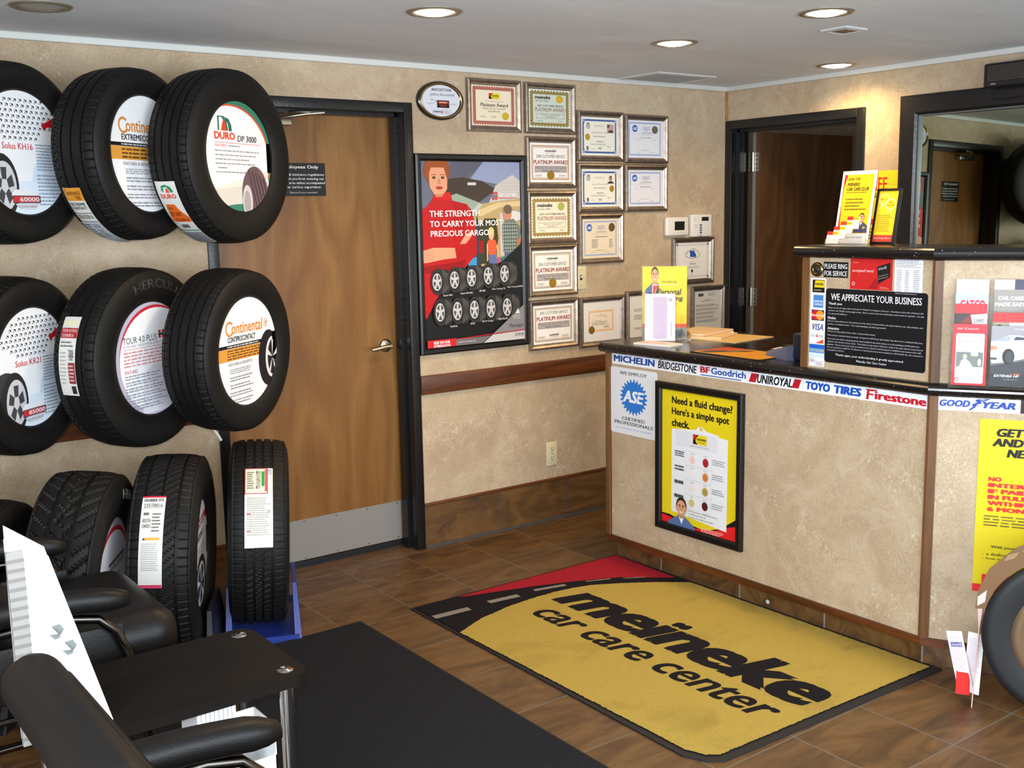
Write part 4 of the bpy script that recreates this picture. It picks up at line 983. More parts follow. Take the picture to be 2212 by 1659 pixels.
def c_ase(kind):
    def d(p):
        B = (150, 166, 206)
        p.border(0.02 if kind == 1 else 0.05, 0.05, 0.92 if kind == 1 else 0.94, 0.94, 0.008, B)
        for i in range(16):
            f = (i+0.5)/16
            for q in ((0.05+0.87*f, 0.065), (0.05+0.87*f, 0.925), (0.04 if kind == 1 else 0.07, 0.06+0.87*f), (0.905 if kind == 1 else 0.925, 0.06+0.87*f)): p.ell(q[0], q[1], 0.012, 0.014, (196, 206, 228), 6); p.lv -= 1
        p.lv += 1
        ase_round(p, 0.19, 0.22, 0.075, 0.095)
        for k, s_ in enumerate(('AUTOMOTIVE', 'SERVICE', 'EXCELLENCE')): p.text(s_, 0.40+0.03*(k == 1), 0.165+0.035*k, 0.62-0.03*(k == 1), 0.19+0.035*k, (120, 136, 190), 0.02, 0, 1)
        p.greek(0.44, 0.285, 0.58, 0.305, 1, (170, 150, 140)); p.greek(0.38, 0.32, 0.66, 0.345, 1, (120, 116, 114), 0.6, 0.1); p.greek(0.26, 0.37, 0.74, 0.39, 1, (170, 166, 162))
        if kind == 2: p.greek(0.34, 0.44, 0.70, 0.47, 1, (110, 108, 106), 0.6, 0.05); p.greek(0.25, 0.51, 0.44, 0.74, 9, (140, 136, 132)); p.greek(0.73, 0.51, 0.83, 0.74, 9, (140, 136, 132))
        elif kind == 1: p.greek(0.36, 0.45, 0.64, 0.475, 1, (120, 118, 118), 0.6, 0.05); p.greek(0.22, 0.50, 0.40, 0.52, 1, (150, 146, 146)); p.greek(0.68, 0.50, 0.78, 0.52, 1, (150, 146, 146))
        else: p.greek(0.34, 0.45, 0.66, 0.475, 1, (100, 98, 98), 0.6, 0.05); p.greek(0.20, 0.50, 0.28, 0.52, 1, (150, 146, 146)); p.greek(0.66, 0.50, 0.78, 0.52, 1, (150, 146, 146))
        p.greek(0.36, 0.79, 0.68, 0.81, 1, (150, 146, 146)); p.greek(0.24, 0.84, 0.34, 0.86, 1, (140, 136, 136)); p.greek(0.60, 0.84, 0.74, 0.86, 1, (160, 140, 136))
        if kind == 1: seal(p, 0.75, 0.24, 0.085, 0.105, (112, 100, 84))
        if kind == 2: seal(p, 0.80, 0.22, 0.085, 0.11, (104, 78, 36))
    return d
def c_missouri(p):
    p.border(0.05, 0.05, 0.95, 0.95, 0.0015, (90, 104, 150)); p.border(0.08, 0.08, 0.92, 0.92, 0.001, (120, 130, 160))
    for x, y in ((0.05, 0.05), (0.95, 0.05), (0.95, 0.95), (0.05, 0.95)): p.rect(x-0.022, y-0.03, x+0.022, y+0.03, (62, 90, 162))
    p.arc('State of Missouri', 0.5, 0.40, 0.22, 0.22, 160, 20, 0.22, (96, 96, 100), 0.0); p.ring(0.5, 0.30, 0.23, 0.14, 0.10, (150, 150, 154), 20, 200, 340)
    p.poly([(0.40, 0.22), (0.54, 0.22), (0.56, 0.28), (0.60, 0.33), (0.60, 0.37), (0.585, 0.41), (0.55, 0.40), (0.42, 0.39), (0.42, 0.27)], (52, 88, 168))
    p.greek(0.42, 0.52, 0.58, 0.54, 1, (140, 138, 138)); p.text('MEMBERS', 0.40, 0.57, 0.60, 0.605, (110, 108, 108), 0, 0, 1); p.greek(0.16, 0.65, 0.80, 0.70, 2, (150, 148, 146)); p.ell(0.48, 0.78, 0.03, 0.045, (70, 70, 70)); p.greek(0.42, 0.85, 0.54, 0.87, 1, (150, 148, 146))
def c_city(p):
    p.border(0.14, 0.22, 0.82, 0.76, 0.010, (238, 190, 142)); p.rect(0.19, 0.285, 0.775, 0.70, (240, 228, 206))
    p.greek(0.45, 0.31, 0.50, 0.325, 1, (120, 110, 100)); p.text('CITY OF BALLWIN, MISSOURI', 0.30, 0.345, 0.64, 0.37, (96, 90, 84), 0, 0, 1); p.greek(0.54, 0.39, 0.66, 0.405, 1, (130, 120, 110)); p.greek(0.22, 0.44, 0.34, 0.455, 1, (130, 120, 110)); p.greek(0.32, 0.475, 0.54, 0.49, 1, (90, 84, 80), 0.6)
    p.greek(0.22, 0.50, 0.72, 0.60, 4, (140, 132, 122)); p.greek(0.56, 0.62, 0.70, 0.68, 2, (110, 104, 100)); seal(p, 0.22, 0.71, 0.08, 0.10, (134, 98, 30))
def c_letter(p):
    p.greek(0.52, 0.10, 0.92, 0.13, 1, (90, 88, 86)); p.greek(0.52, 0.20, 0.76, 0.22, 1, (90, 88, 86)); p.greek(0.13, 0.30, 0.40, 0.38, 3, (110, 108, 106)); p.greek(0.13, 0.45, 0.9, 0.58, 5, (110, 108, 106)); p.greek(0.13, 0.76, 0.46, 0.82, 2, (90, 88, 86)); p.greek(0.3, 0.85, 0.45, 0.87, 1, (90, 88, 86))
def c_form(p):
    p.ell(0.20, 0.10, 0.06, 0.04, (60, 58, 58)); p.ell(0.29, 0.10, 0.06, 0.04, (60, 58, 58)); p.rect(0.16, 0.10, 0.33, 0.12, (110, 108, 106)); p.greek(0.52, 0.05, 0.84, 0.14, 4, (130, 128, 126)); p.greek(0.36, 0.21, 0.64, 0.23, 1, (70, 68, 68), 0.6); p.greek(0.24, 0.25, 0.74, 0.27, 1, (80, 78, 78), 0.6)
    for k in range(5): p.greek(0.06, 0.34+0.10*k, 0.92, 0.40+0.10*k, 2, (120, 118, 116)); p.rect(0.06, 0.41+0.10*k, 0.94, 0.413+0.10*k, (100, 98, 96))
IV = (240, 234, 216); PL = (232, 230, 232)
cert('framed certificate with a dusty red border and a small logo, beside the oval plaque', 0.449, 1.993, 0.322, 0.249, c_2010, (234, 220, 190))
cert('framed green-tinted 2009 award with gold scalloped border, topmost of the award column', 0.792, 1.994, 0.325, 0.246, c_green('2009', (148, 128, 74), (206, 212, 196)), (218, 222, 208))
cert('framed 2008 award with tan border and gold seal, second of the award column', 0.794, 1.726, 0.323, 0.254, c_plat('2008', True), (244, 238, 230))
cert('framed cream 2007 award with gold scalloped border, below the 2008 one', 0.797, 1.448, 0.322, 0.266, c_green('2007', (158, 134, 80), (236, 226, 200)), (240, 232, 210))
cert('framed 2006 award with grey name band and gold seal at its foot', 0.798, 1.181, 0.323, 0.263, c_plat('2006', True), (240, 234, 226))
cert('framed 2005 award without a seal, lowest of the award column', 0.799, 0.908, 0.326, 0.258, c_plat('2005', False, True), (240, 234, 226))
cert('framed blue-cornered state permit with a portrait before a flag', 1.128, 1.863, 0.318, 0.255, c_state(True), IV)
cert('framed blue-cornered state permit with a plain portrait and seal on the right', 1.128, 1.60, 0.318, 0.254, c_state(False), IV)
cert('framed blue-bordered certificate with brown seal and a printed list', 1.131, 1.333, 0.315, 0.264, c_ase(2), (230, 214, 186))
cert('framed lilac-bordered certificate with a grey-brown seal, top of the right column', 1.455, 1.856, 0.320, 0.256, c_ase(1), PL)
cert('framed lilac-bordered certificate without a seal, below the one with grey-brown seal', 1.454, 1.599, 0.317, 0.252, c_ase(3), PL)
cert('framed white certificate with a blue state map, under the thermostat and keypad', 1.812, 1.188, 0.333, 0.264, c_missouri, (236, 232, 224))
cert('framed small peach-bordered certificate in a wide white mat', 1.133, 0.893, 0.320, 0.268, c_city, (232, 230, 226))
cert('framed typed letter behind the yellow flyer stand', 1.462, 0.89, 0.34, 0.285, c_letter, (228, 224, 212))
cert('framed printed form standing beside the open door frame', 1.965, 0.89, 0.277, 0.283, c_form, (212, 208, 200))
# oval plaque
t = thing('oval_plaque', 'oval black and gold plaque with a white printed face above the tire poster', 'plaque', BACK(0.303, 2.127))
b = MB(); SX = Matrix.Diagonal((0.130, 0.089, 1, 1)); b.lathe([(0.0, 0.012), (0.80, 0.013), (0.84, 0.020), (0.95, 0.018), (1.0, 0.008), (1.0, 0)], pmat('plaque_lacquer', (24, 20, 18), 0.16, coat=1.0), 64, SX)
b.lathe([(0.83, 0.0195), (0.845, 0.0215), (0.87, 0.0215), (0.885, 0.019)], pmat('plaque_gold', (196, 156, 70), 0.25, metal=1.0), 64, SX); b.build('plaque_rim', t)
p = Print(0.26, 0.178); p.z = 0.0135
p.ell(0.5, 0.5, 0.40, 0.40, (214, 216, 222), 48); p.text('BRIDGESTONE', 0.30, 0.19, 0.73, 0.26, (30, 28, 30), 0.02, 0.25); p.text('Jeffery Bornefeld', 0.27, 0.31, 0.78, 0.40, (40, 40, 44), 0)
p.greek(0.28, 0.46, 0.36, 0.50, 1, (90, 90, 96)); p.greek(0.36, 0.50, 0.44, 0.53, 1, (90, 90, 96)); p.rect(0.41, 0.49, 0.67, 0.68, (34, 20, 22)); p.rect(0.43, 0.51, 0.65, 0.58, (170, 50, 48)); p.rect(0.47, 0.60, 0.61, 0.65, (120, 44, 30)); p.greek(0.46, 0.525, 0.62, 0.565, 1, (228, 190, 160), 0.6, 0.0)
p.greek(0.18, 0.56, 0.36, 0.60, 2, (150, 152, 160)); p.greek(0.70, 0.56, 0.84, 0.60, 2, (150, 152, 160)); p.border(0.31, 0.74, 0.70, 0.84, 0.001, (120, 120, 126)); p.rect(0.33, 0.77, 0.48, 0.80, (90, 90, 96)); p.greek(0.55, 0.76, 0.69, 0.82, 2, (150, 150, 156)); p.ell(0.51, 0.79, 0.02, 0.03, (190, 60, 60)); p.ell(0.82, 0.83, 0.06, 0.05, (206, 190, 214))
p.build('plaque_face', t, Matrix.Translation((-0.13, -0.089, 0)))

# the big tire poster
PW, PH = 0.642, 0.938
t = thing('framed_poster', 'large black-framed poster with a red-sweatered person and two rows of tires', 'poster', BACK(0.149, 0.947))
f = MB(); f.frame(PW, PH, [(0, 0), (0, 0.020), (0.008, 0.026), (0.022, 0.024), (0.032, 0.014), (0.034, 0.004)], BLACKFRAME); f.build('picture_frame', t)
p = Print(PW-0.064, PH-0.064); p.base((24, 22, 24), 0.003)
p.poly([(0, 0), (1, 0), (1, 0.22), (0.55, 0.4), (0, 0.4)], (104, 108, 124)); p.poly([(0.30, 0), (0.62, 0), (0.34, 0.16), (0.2, 0.18)], (92, 92, 106)); p.poly([(0.62, 0.0), (1, 0), (1, 0.14), (0.74, 0.12), (0.55, 0.10), (0.45, 0.12)], (146, 156, 186))
p.poly([(0.74, 0.13), (0.92, 0.07), (1, 0.105), (1, 0.24), (0.66, 0.24)], (196, 192, 186))
for k in range(6): p.rect(0.80, 0.115+0.018*k, 1.0, 0.117+0.018*k, (172, 168, 164)); p.lv -= 1
p.lv += 1
p.poly([(0.50, 0.235), (1, 0.20), (1, 0.52), (0.6, 0.62), (0.5, 0.5)], (184, 160, 112)); p.poly([(0.55, 0.265), (0.75, 0.225), (1, 0.215), (1, 0.245), (0.78, 0.25), (0.58, 0.30)], (214, 190, 142))
p.poly([(0.62, 0.31), (0.74, 0.31), (0.76, 0.42), (0.72, 0.56), (0.56, 0.56), (0.57, 0.36)], (60, 58, 36)); p.rect(0.78, 0.28, 0.82, 0.52, (196, 190, 184)); p.ell(0.93, 0.30, 0.10, 0.035, (214, 210, 204)); p.ring(0.93, 0.30, 0.10, 0.035, 0.15, (150, 146, 140), 20)
p.poly([(0.20, 0.10), (0.40, 0.085), (0.60, 0.105), (0.73, 0.145), (0.71, 0.165), (0.56, 0.225), (0.34, 0.18), (0.22, 0.2)], (66, 52, 44)); p.poly([(0.26, 0.19), (0.34, 0.172), (0.58, 0.225), (0.50, 0.27), (0.36, 0.235)], (150, 166, 150)); p.poly([(0.57, 0.225), (0.60, 0.235), (0.50, 0.30), (0.47, 0.28)], (190, 190, 184)); p.rect(0.455, 0.113, 0.54, 0.128, (206, 204, 200))
p.poly([(0.54, 0.29), (0.57, 0.36), (0.575, 0.58), (0.54, 0.60), (0.50, 0.46)], (56, 56, 66)); p.poly([(0.555, 0.43), (0.60, 0.43), (0.60, 0.50), (0.56, 0.50)], (150, 28, 26)); p.poly([(0.43, 0.53), (0.53, 0.52), (0.53, 0.575), (0.45, 0.575)], (66, 148, 200))
p.poly([(0.0, 0.60), (0.56, 0.575), (0.74, 0.57), (1.0, 0.46), (1.0, 1.0), (0, 1.0)], (22, 20, 22))
# person in red
RD = (186, 26, 30); SKN = (226, 158, 122)
p.poly([(0.0, 0.26), (0.06, 0.235), (0.10, 0.205), (0.13, 0.165), (0.28, 0.165), (0.30, 0.21), (0.44, 0.23), (0.50, 0.27), (0.53, 0.40), (0.535, 0.50), (0.42, 0.57), (0.36, 0.60), (0.20, 0.64), (0.14, 0.72), (0.02, 0.84), (0, 0.84)], RD)
p.poly([(0.11, 0.19), (0.13, 0.165), (0.28, 0.165), (0.29, 0.20), (0.2, 0.212)], (206, 34, 36)); p.poly([(0.30, 0.21), (0.44, 0.23), (0.40, 0.40), (0.32, 0.36)], (172, 22, 28)); p.poly([(0.0, 0.56), (0.28, 0.545), (0.42, 0.53), (0.40, 0.58), (0.02, 0.60)], (150, 18, 24))
p.ell(0.155, 0.05, 0.125, 0.085, (150, 76, 36)); p.poly([(0.08, 0.10), (0.085, 0.03), (0.22, 0.03), (0.255, 0.10), (0.25, 0.15), (0.21, 0.18), (0.13, 0.18), (0.085, 0.14)], SKN); p.poly([(0.13, 0.175), (0.21, 0.175), (0.20, 0.19), (0.14, 0.19)], (200, 130, 100))
p.poly([(0.045, 0.085), (0.06, 0.01), (0.17, -0.01), (0.26, 0.01), (0.272, 0.085), (0.25, 0.075), (0.225, 0.035), (0.10, 0.035), (0.07, 0.08)], (156, 78, 36))
for d in (0.125, 0.21): p.ell(d, 0.088, 0.018, 0.007, (70, 56, 48), 12); p.rect(d-0.025, 0.071, d+0.025, 0.075, (140, 84, 54)); p.lv -= 1
p.poly([(0.165, 0.09), (0.18, 0.09), (0.19, 0.122), (0.155, 0.122)], (206, 134, 100)); p.ell(0.175, 0.142, 0.035, 0.009, (176, 62, 56), 14)
p.poly([(0.0, 0.475), (0.10, 0.46), (0.32, 0.465), (0.33, 0.52), (0.20, 0.525), (0.04, 0.54), (0, 0.54)], SKN); p.poly([(0.31, 0.465), (0.44, 0.46), (0.52, 0.42), (0.535, 0.50), (0.40, 0.525), (0.325, 0.525)], (178, 24, 28))
p.poly([(0.36, 0.445), (0.42, 0.395), (0.48, 0.375), (0.50, 0.39), (0.46, 0.42), (0.42, 0.445)], SKN)
for k in range(4): p.rect(0.01, 0.488+0.012*k, 0.10, 0.490+0.012*k, (196, 124, 92)); p.lv -= 1
p.lv += 1
# man in a checked shirt and a child
p.ell(0.855, 0.285, 0.045, 0.045, (196, 138, 106)); p.ell(0.86, 0.262, 0.045, 0.026, (110, 92, 74)); p.poly([(0.80, 0.345), (0.84, 0.32), (0.92, 0.315), (0.985, 0.36), (1.0, 0.42), (0.97, 0.43), (0.94, 0.50), (0.82, 0.505), (0.80, 0.42)], (108, 120, 112))
for k in range(7): p.rect(0.805+0.024*k, 0.335, 0.812+0.024*k, 0.50, (176, 186, 176)); p.lv -= 1
p.lv += 1
for k in range(8): p.rect(0.805, 0.345+0.02*k, 0.96, 0.350+0.02*k, (62, 74, 72)); p.lv -= 1
p.lv += 1; p.poly([(0.95, 0.43), (1.0, 0.42), (0.985, 0.47), (0.95, 0.47)], (178, 116, 84)); p.poly([(0.82, 0.50), (0.90, 0.50), (0.86, 0.53), (0.82, 0.535)], (84, 98, 130))
p.ell(0.68, 0.395, 0.03, 0.036, (224, 176, 130)); p.ell(0.68, 0.38, 0.03, 0.022, (222, 196, 130)); p.poly([(0.635, 0.44), (0.66, 0.425), (0.72, 0.43), (0.735, 0.45), (0.725, 0.51), (0.655, 0.515)], (232, 96, 60)); p.poly([(0.65, 0.512), (0.728, 0.51), (0.735, 0.575), (0.65, 0.58)], (96, 112, 160)); p.poly([(0.63, 0.45), (0.645, 0.45), (0.645, 0.54), (0.63, 0.55)], (222, 170, 130)); p.poly([(0.73, 0.45), (0.75, 0.47), (0.755, 0.53), (0.74, 0.53)], (222, 170, 130)); p.ell(0.755, 0.545, 0.015, 0.022, (206, 80, 130), 10); p.poly([(0.775, 0.53), (0.84, 0.52), (0.82, 0.55), (0.78, 0.56)], (48, 116, 130))
p.poly([(0.56, 0.585), (0.78, 0.555), (1.0, 0.45), (1.0, 0.62), (0.5, 0.62)], (20, 18, 20))
for dx in (0, 0.03):
    for dy in (0, 0.03): p.rect(0.70+dx, 0.165+dy, 0.72+dx, 0.178+dy, (206, 40, 40)); p.lv -= 1
p.lv += 1; p.rect(0.695, 0.181, 0.755, 0.193, (120, 110, 112)); p.text('HERCULES TIRES', 0.76, 0.172, 0.955, 0.194, (240, 236, 232), 0.03); p.rect(0.76, 0.197, 0.955, 0.200, (206, 40, 40)); p.text('RIDE ON OUR STRENGTH', 0.80, 0.202, 0.95, 0.209, (230, 226, 222), 0, 0, 1)
p.text('THE STRENGTH', 0.07, 0.263, 0.565, 0.296, (240, 238, 236), 0.02); p.text('TO CARRY YOUR MOST', 0.07, 0.318, 0.80, 0.350, (240, 238, 236), 0.02); p.text('PRECIOUS CARGO.', 0.075, 0.370, 0.67, 0.402, (240, 238, 236), 0.02)
for row, (y, sc) in enumerate(((0.645, 0.062), (0.81, 0.066))):
    for k in range(5): p.wheel_tire(0.17+0.17*k+0.015*row, y-0.006*k*(1-row), 0.118, sc*1.12, 1)
for (x, y, s_) in ((0.17, 0.715, 'Raptis WR1'), (0.34, 0.71, 'Raptis VR1/HR1'), (0.53, 0.702, 'HP 4000'), (0.66, 0.698, 'Ultra Touring TR'), (0.82, 0.692, 'Ultra Touring VR/HR'), (0.23, 0.885, 'RoadTour'), (0.43, 0.88, 'CP661'), (0.55, 0.875, 'MR IV Touring'), (0.72, 0.868, 'MRX Plus IV')): p.text(s_, x, y, min(0.995, x+0.0088*len(s_)), y+0.011, (226, 222, 218), 0.015, 0, 1)
p.poly([(0.66, 0.955), (1.0, 0.80), (1.0, 0.955)], (132, 130, 132)); p.poly([(0.56, 1.0), (0.66, 0.958), (1.0, 0.952), (1.0, 1.0)], (196, 192, 190)); p.poly([(0.28, 0.962), (1, 0.943), (1, 0.948), (0.28, 0.967)], (190, 36, 40)); p.poly([(0.28, 0.966), (0.64, 0.962), (0.55, 1.0), (0.28, 1.0)], (112, 108, 108))
p.text('Passenger', 0.84, 0.905, 0.99, 0.935, (34, 32, 34), 0.0); p.text('Lineup', 0.895, 0.955, 0.99, 0.985, (34, 32, 34), 0.0); p.poly([(0.90, 0.85), (0.93, 0.82), (0.95, 0.85)], (220, 218, 214)); p.text('Avalanche', 0.87, 0.856, 0.96, 0.867, (226, 222, 218), 0, 0, 1); p.text('X-treme', 0.88, 0.87, 0.95, 0.88, (226, 222, 218), 0, 0, 1)
p.rect(0, 0.958, 0.28, 1.0, (206, 34, 38)); p.text('RIDE ON OUR', 0.06, 0.966, 0.22, 0.982, (246, 240, 238), 0.03); p.text('STRENGTH', 0.06, 0.986, 0.22, 0.999, (246, 240, 238), 0.03); p.text('www.herculestire.com', 0.30, 0.976, 0.48, 0.986, (226, 224, 222), 0, 0, 1)
p.build('poster_sheet', t, Matrix.Translation((0.032, 0.032, 0.003)))

# thermostat, keypad, light switch, outlet
t = thing('thermostat', 'rounded white thermostat with a dark screen, left of the alarm keypad', 'thermostat', BACK(1.752, 1.463))
b = MB(); b.rbox((0.088, 0.052, 0.014), (0.176, 0.105, 0.028), 0.013, WHITEP, 5); b.build('housing', t)
p = Print(0.176, 0.105); p.z = 0.0285; p.rect(0.34, 0.24, 0.78, 0.70, (30, 32, 28)); p.build('screen', t)
for i in range(3): b = MB(); b.cyl((0.088+0.022*i-0.002, 0.020, 0.028), (0.088+0.022*i-0.002, 0.020, 0.031), 0.006, IVORYP, 14); b.build('button', t)
for z in (0.045, 0.060, 0.075): b = MB(); b.cyl((0.152, z, 0.028), (0.152, z, 0.031), 0.005, IVORYP, 14); b.build('button', t)
t = thing('alarm_keypad', 'white square alarm keypad with small screen by the open door', 'keypad', BACK(1.948, 1.455))
b = MB(); b.rbox((0.082, 0.062, 0.012), (0.164, 0.124, 0.024), 0.004, WHITEP, 3); b.box((0.052, 0.002, 0.0235), (0.055, 0.122, 0.0248), IVORYP); b.build('housing', t)
p = Print(0.164, 0.124); p.z = 0.0245; p.rect(0.50, 0.12, 0.84, 0.30, (34, 36, 36)); p.build('screen', t)
p = Print(0.164, 0.124); p.z = 0.0245; p.rect(0.36, 0.94, 0.52, 0.965, (50, 70, 140)); p.build('name_mark', t)
p = Print(0.164, 0.124); p.z = 0.0245; p.greek(0.12, 0.14, 0.26, 0.30, 5, (190, 184, 172)); p.build('speaker_slots', t)
for x in (0.027, 0.043):
    for y in (0.055, 0.067): b = MB(); b.cyl((x, y, 0.024), (x, y, 0.0252), 0.0022, DARKP, 8); b.build('indicator_light', t)
for i in range(4): b = MB(); b.rbox((0.073, 0.022+0.014*i, 0.026), (0.014, 0.010, 0.006), 0.002, GREYP, 2); b.build('button', t)
t = thing('light_switch', 'ivory light switch plate right of the 2006 award frame', 'light switch', BACK(1.128, 1.205))
b = MB(); b.rbox((0.022, 0.06, 0.003), (0.075, 0.122, 0.006), 0.0025, IVORYP, 3); b.cyl((0.022, 0.10, 0.006), (0.022, 0.10, 0.0075), 0.003, STEEL, 10); b.cyl((0.022, 0.02, 0.006), (0.022, 0.02, 0.0075), 0.003, STEEL, 10); b.build('switch_plate', t)
b = MB(); b.box((0.015, 0.047, 0.006), (0.029, 0.075, 0.0068), DARKP); b.rbox((0.022, 0.065, 0.012), (0.009, 0.014, 0.014), 0.002, IVORYP, 2); b.build('toggle', t)
t = thing('wall_outlet', 'ivory duplex outlet low on the wall between staff door and counter', 'outlet', BACK(0.905, 0.293))
b = MB(); b.rbox((0.036, 0.062, 0.003), (0.073, 0.126, 0.006), 0.0025, IVORYP, 3); b.cyl((0.036, 0.062, 0.006), (0.036, 0.062, 0.0075), 0.003, STEEL, 10); b.build('outlet_plate', t)
for z in (0.036, 0.088):
    b = MB(); b.cyl((0.036, z, 0.006), (0.036, z, 0.0078), 0.0165, IVORYP, 20)
    for x in (0.029, 0.043): b.box((x-0.0014, z-0.002, 0.0078), (x+0.0014, z+0.009, 0.0081), DARKP)
    b.cyl((0.036, z-0.008, 0.0077), (0.036, z-0.008, 0.0081), 0.003, DARKP, 10); b.build('socket', t)
# wall speaker above the mirror, with its cord
t = thing('wall_speaker', 'long black perforated box mounted high on the right wall above the mirror', 'speaker', RIGHT(-1.612, 2.118))
b = MB(); b.rbox((0.20, 0.052, 0.05), (0.40, 0.104, 0.10), 0.008, DARKP, 3); b.build('housing', t)
b = MB()
for r in range(9):
    for c in range(40): b.box((0.022+0.009*c, 0.028+0.0075*r, 0.0995), (0.0265+0.009*c, 0.0310+0.0075*r, 0.1012), pmat('perforation_glint', (104, 94, 74), 0.5))
b.build('grille', t); b = MB(); b.box((0.036, 0.010, 0.0995), (0.06, 0.016, 0.1015), STEEL); b.build('badge', t)
b = MB(); b.tube([(0.004, 0.01, 0.06), (-0.006, -0.01, 0.05), (-0.008, -0.03, 0.04), (0.006, -0.045, 0.034), (0.05, -0.05, 0.034), (0.16, -0.045, 0.034)], 0.0022, DARKP, 8); b.build('power_cord', t)
# yellow notice on the wall left of the mirror
p = Print(0.20, 0.36); p.base((246, 214, 40), 0.002); p.text('FREE', 0.06, 0.09, 0.63, 0.27, (210, 44, 40), 0.02); p.text('INSIDE', 0.14, 0.30, 0.74, 0.37, (40, 36, 30), 0.0); p.text('US', 0.40, 0.42, 0.60, 0.50, (40, 36, 30), 0.02); p.rect(0, 0.66, 1, 0.74, (214, 60, 50)); p.greek(0.1, 0.78, 0.9, 0.95, 4, (60, 56, 46))
tag(p.build('wall_notice', None, RIGHT(-0.945, 1.42)), 'yellow paper notice on the wall between the open door and the mirror', 'notice')
# ------------------------------------------------------------------ reception counter
P1 = (0.76, -2.293); LA = 0.80
def off3(t, y0):
    return [(0.76+t, y0), (0.76+t, P1[1]+0.2574*t), (P1[0]+KD.x*LA-KN.x*t, P1[1]+KD.y*LA-KN.y*t)]
def sweep(b, prof, y0, mat, seg=(0, 1), smooth=False):
    """closed profile of (depth into the counter, height) swept along the counter front, mitred at its corner"""
    n = len(prof); R3 = [[off3(t, y0)[k]+(z,) for t, z in prof] for k in range(3)]
    for k in seg:
        b.add(R3[k]+R3[k+1], [(i, n+i, n+(i+1) % n, (i+1) % n) for i in range(n)], mat, smooth)
    b.add(R3[seg[0]], [tuple(range(n))], mat); b.add(R3[seg[-1]+1], [tuple(range(n))[::-1]], mat)
def rect(t0, t1, z0, z1): return [(t0, z0), (t1, z0), (t1, z1), (t0, z1)]
def nose(t0, t1, z0, z1):
    r = (z1-z0)/2; c = (z0+z1)/2
    return [(t1, z0), (t1, z1)]+[(t0+r-r*math.sin(PI*i/10), c+r*math.cos(PI*i/10)) for i in range(11)]
YE = -0.655; YR = -1.755
ct = thing('reception_counter', 'long mottled beige reception counter with dark wood trim, tiled foot and raised end', 'counter', Matrix.Translation((0.76, -1.5, 0)))
inv = ct.matrix_world.inverted()
def part(b, name, parent=None):
    for i, v in enumerate(b.v): b.v[i] = inv @ v
    return b.build(name, parent or ct)
b = MB(); sweep(b, rect(0.0, 0.02, 0.104, 0.968), YE, WALL, (0,)); b.box((0.76, YE, 0.104), (1.5, YE-0.02, 0.968), WALL); part(b, 'front_panel')
b = MB(); sweep(b, rect(0.0, 0.02, 0.104, 0.968), YE, WALL, (1,)); part(b, 'angled_panel')
b = MB(); sweep(b, rect(0.025, 0.045, 0.0, 0.104), YE-0.03, BASETILE)
for y in (-0.976, -1.438, -1.865, -2.284): b.box((0.7845, y-0.003, 0.0), (0.786, y+0.003, 0.1), GROUT)
b.box((0.8, YE-0.03, 0), (1.5, YE-0.05, 0.104), BASETILE); part(b, 'tiled_foot')
b = MB(); sweep(b, rect(-0.012, 0.02, 0.081, 0.109), YE+0.004, TRIMWOOD_Y); part(b, 'bottom_trim')
b = MB(); b.box((0.747, YE+0.006, 0.109), (0.775, YE-0.018, 0.968), TRIMWOOD_Z); part(b, 'end_trim')
def corner_post(z0, z1, name):
    b = MB(); w = 0.024; e = 0.007
    p = [(0.76-0.010, P1[1]+e), (0.76+0.01, P1[1]+e), (P1[0]+KD.x*w-KN.x*0.01, P1[1]+KD.y*w-KN.y*0.01), (P1[0]+KD.x*w+KN.x*0.010, P1[1]+KD.y*w+KN.y*0.010), (0.76-0.010, P1[1]-0.003)]
    b.prism(p, z0, z1, TRIMWOOD_Z); part(b, name)
corner_post(0.109, 0.968, 'corner_trim')
b = MB(); b.cyl((0.7846, -1.588, 0.030), (0.783, -1.588, 0.030), 0.009, ink((206, 206, 204)), 16); part(b, 'white_sticker_dot')
b = MB(); sweep(b, rect(0.70, 0.72, 0, 0.968), YE-0.02, WALL); part(b, 'back_panel')
ct = thing('raised_counter_end', 'raised beige transaction end standing on the counter worktop, covered in notices', 'counter', Matrix.Translation((0.86, -2.0, 1.0125)))
inv = ct.matrix_world.inverted()
corner_post(1.0125, 1.422, 'corner_trim')
b = MB(); sweep(b, rect(0.0, 0.02, 1.0125, 1.422), YR, WALL, (0,)); part(b, 'front_panel')
b = MB(); sweep(b, rect(0.0, 0.02, 1.0125, 1.422), YR, WALL, (1,)); part(b, 'angled_panel')
b = MB(); sweep(b, rect(0.20, 0.22, 1.0125, 1.422), YR, WALL); part(b, 'back_panel')
b = MB(); b.box((0.752, YR+0.006, 1.0125), (0.775, YR-0.022, 1.422), TRIMWOOD_Z); b.box((0.775, YR, 1.0125), (0.98, YR-0.02, 1.422), WALL); part(b, 'end_trim')
wt = MB(); sweep(wt, nose(-0.034, 0.75, 0.968, 1.012), YE+0.032, GRANITE)
tag(wt.build('countertop'), 'black speckled laminate worktop along the reception counter', 'countertop')
wt = MB(); sweep(wt, nose(-0.034, 0.27, 1.422, 1.466), YR+0.03, GRANITE)
tag(wt.build('raised_ledge'), 'black speckled upper ledge on the raised end of the counter', 'countertop')

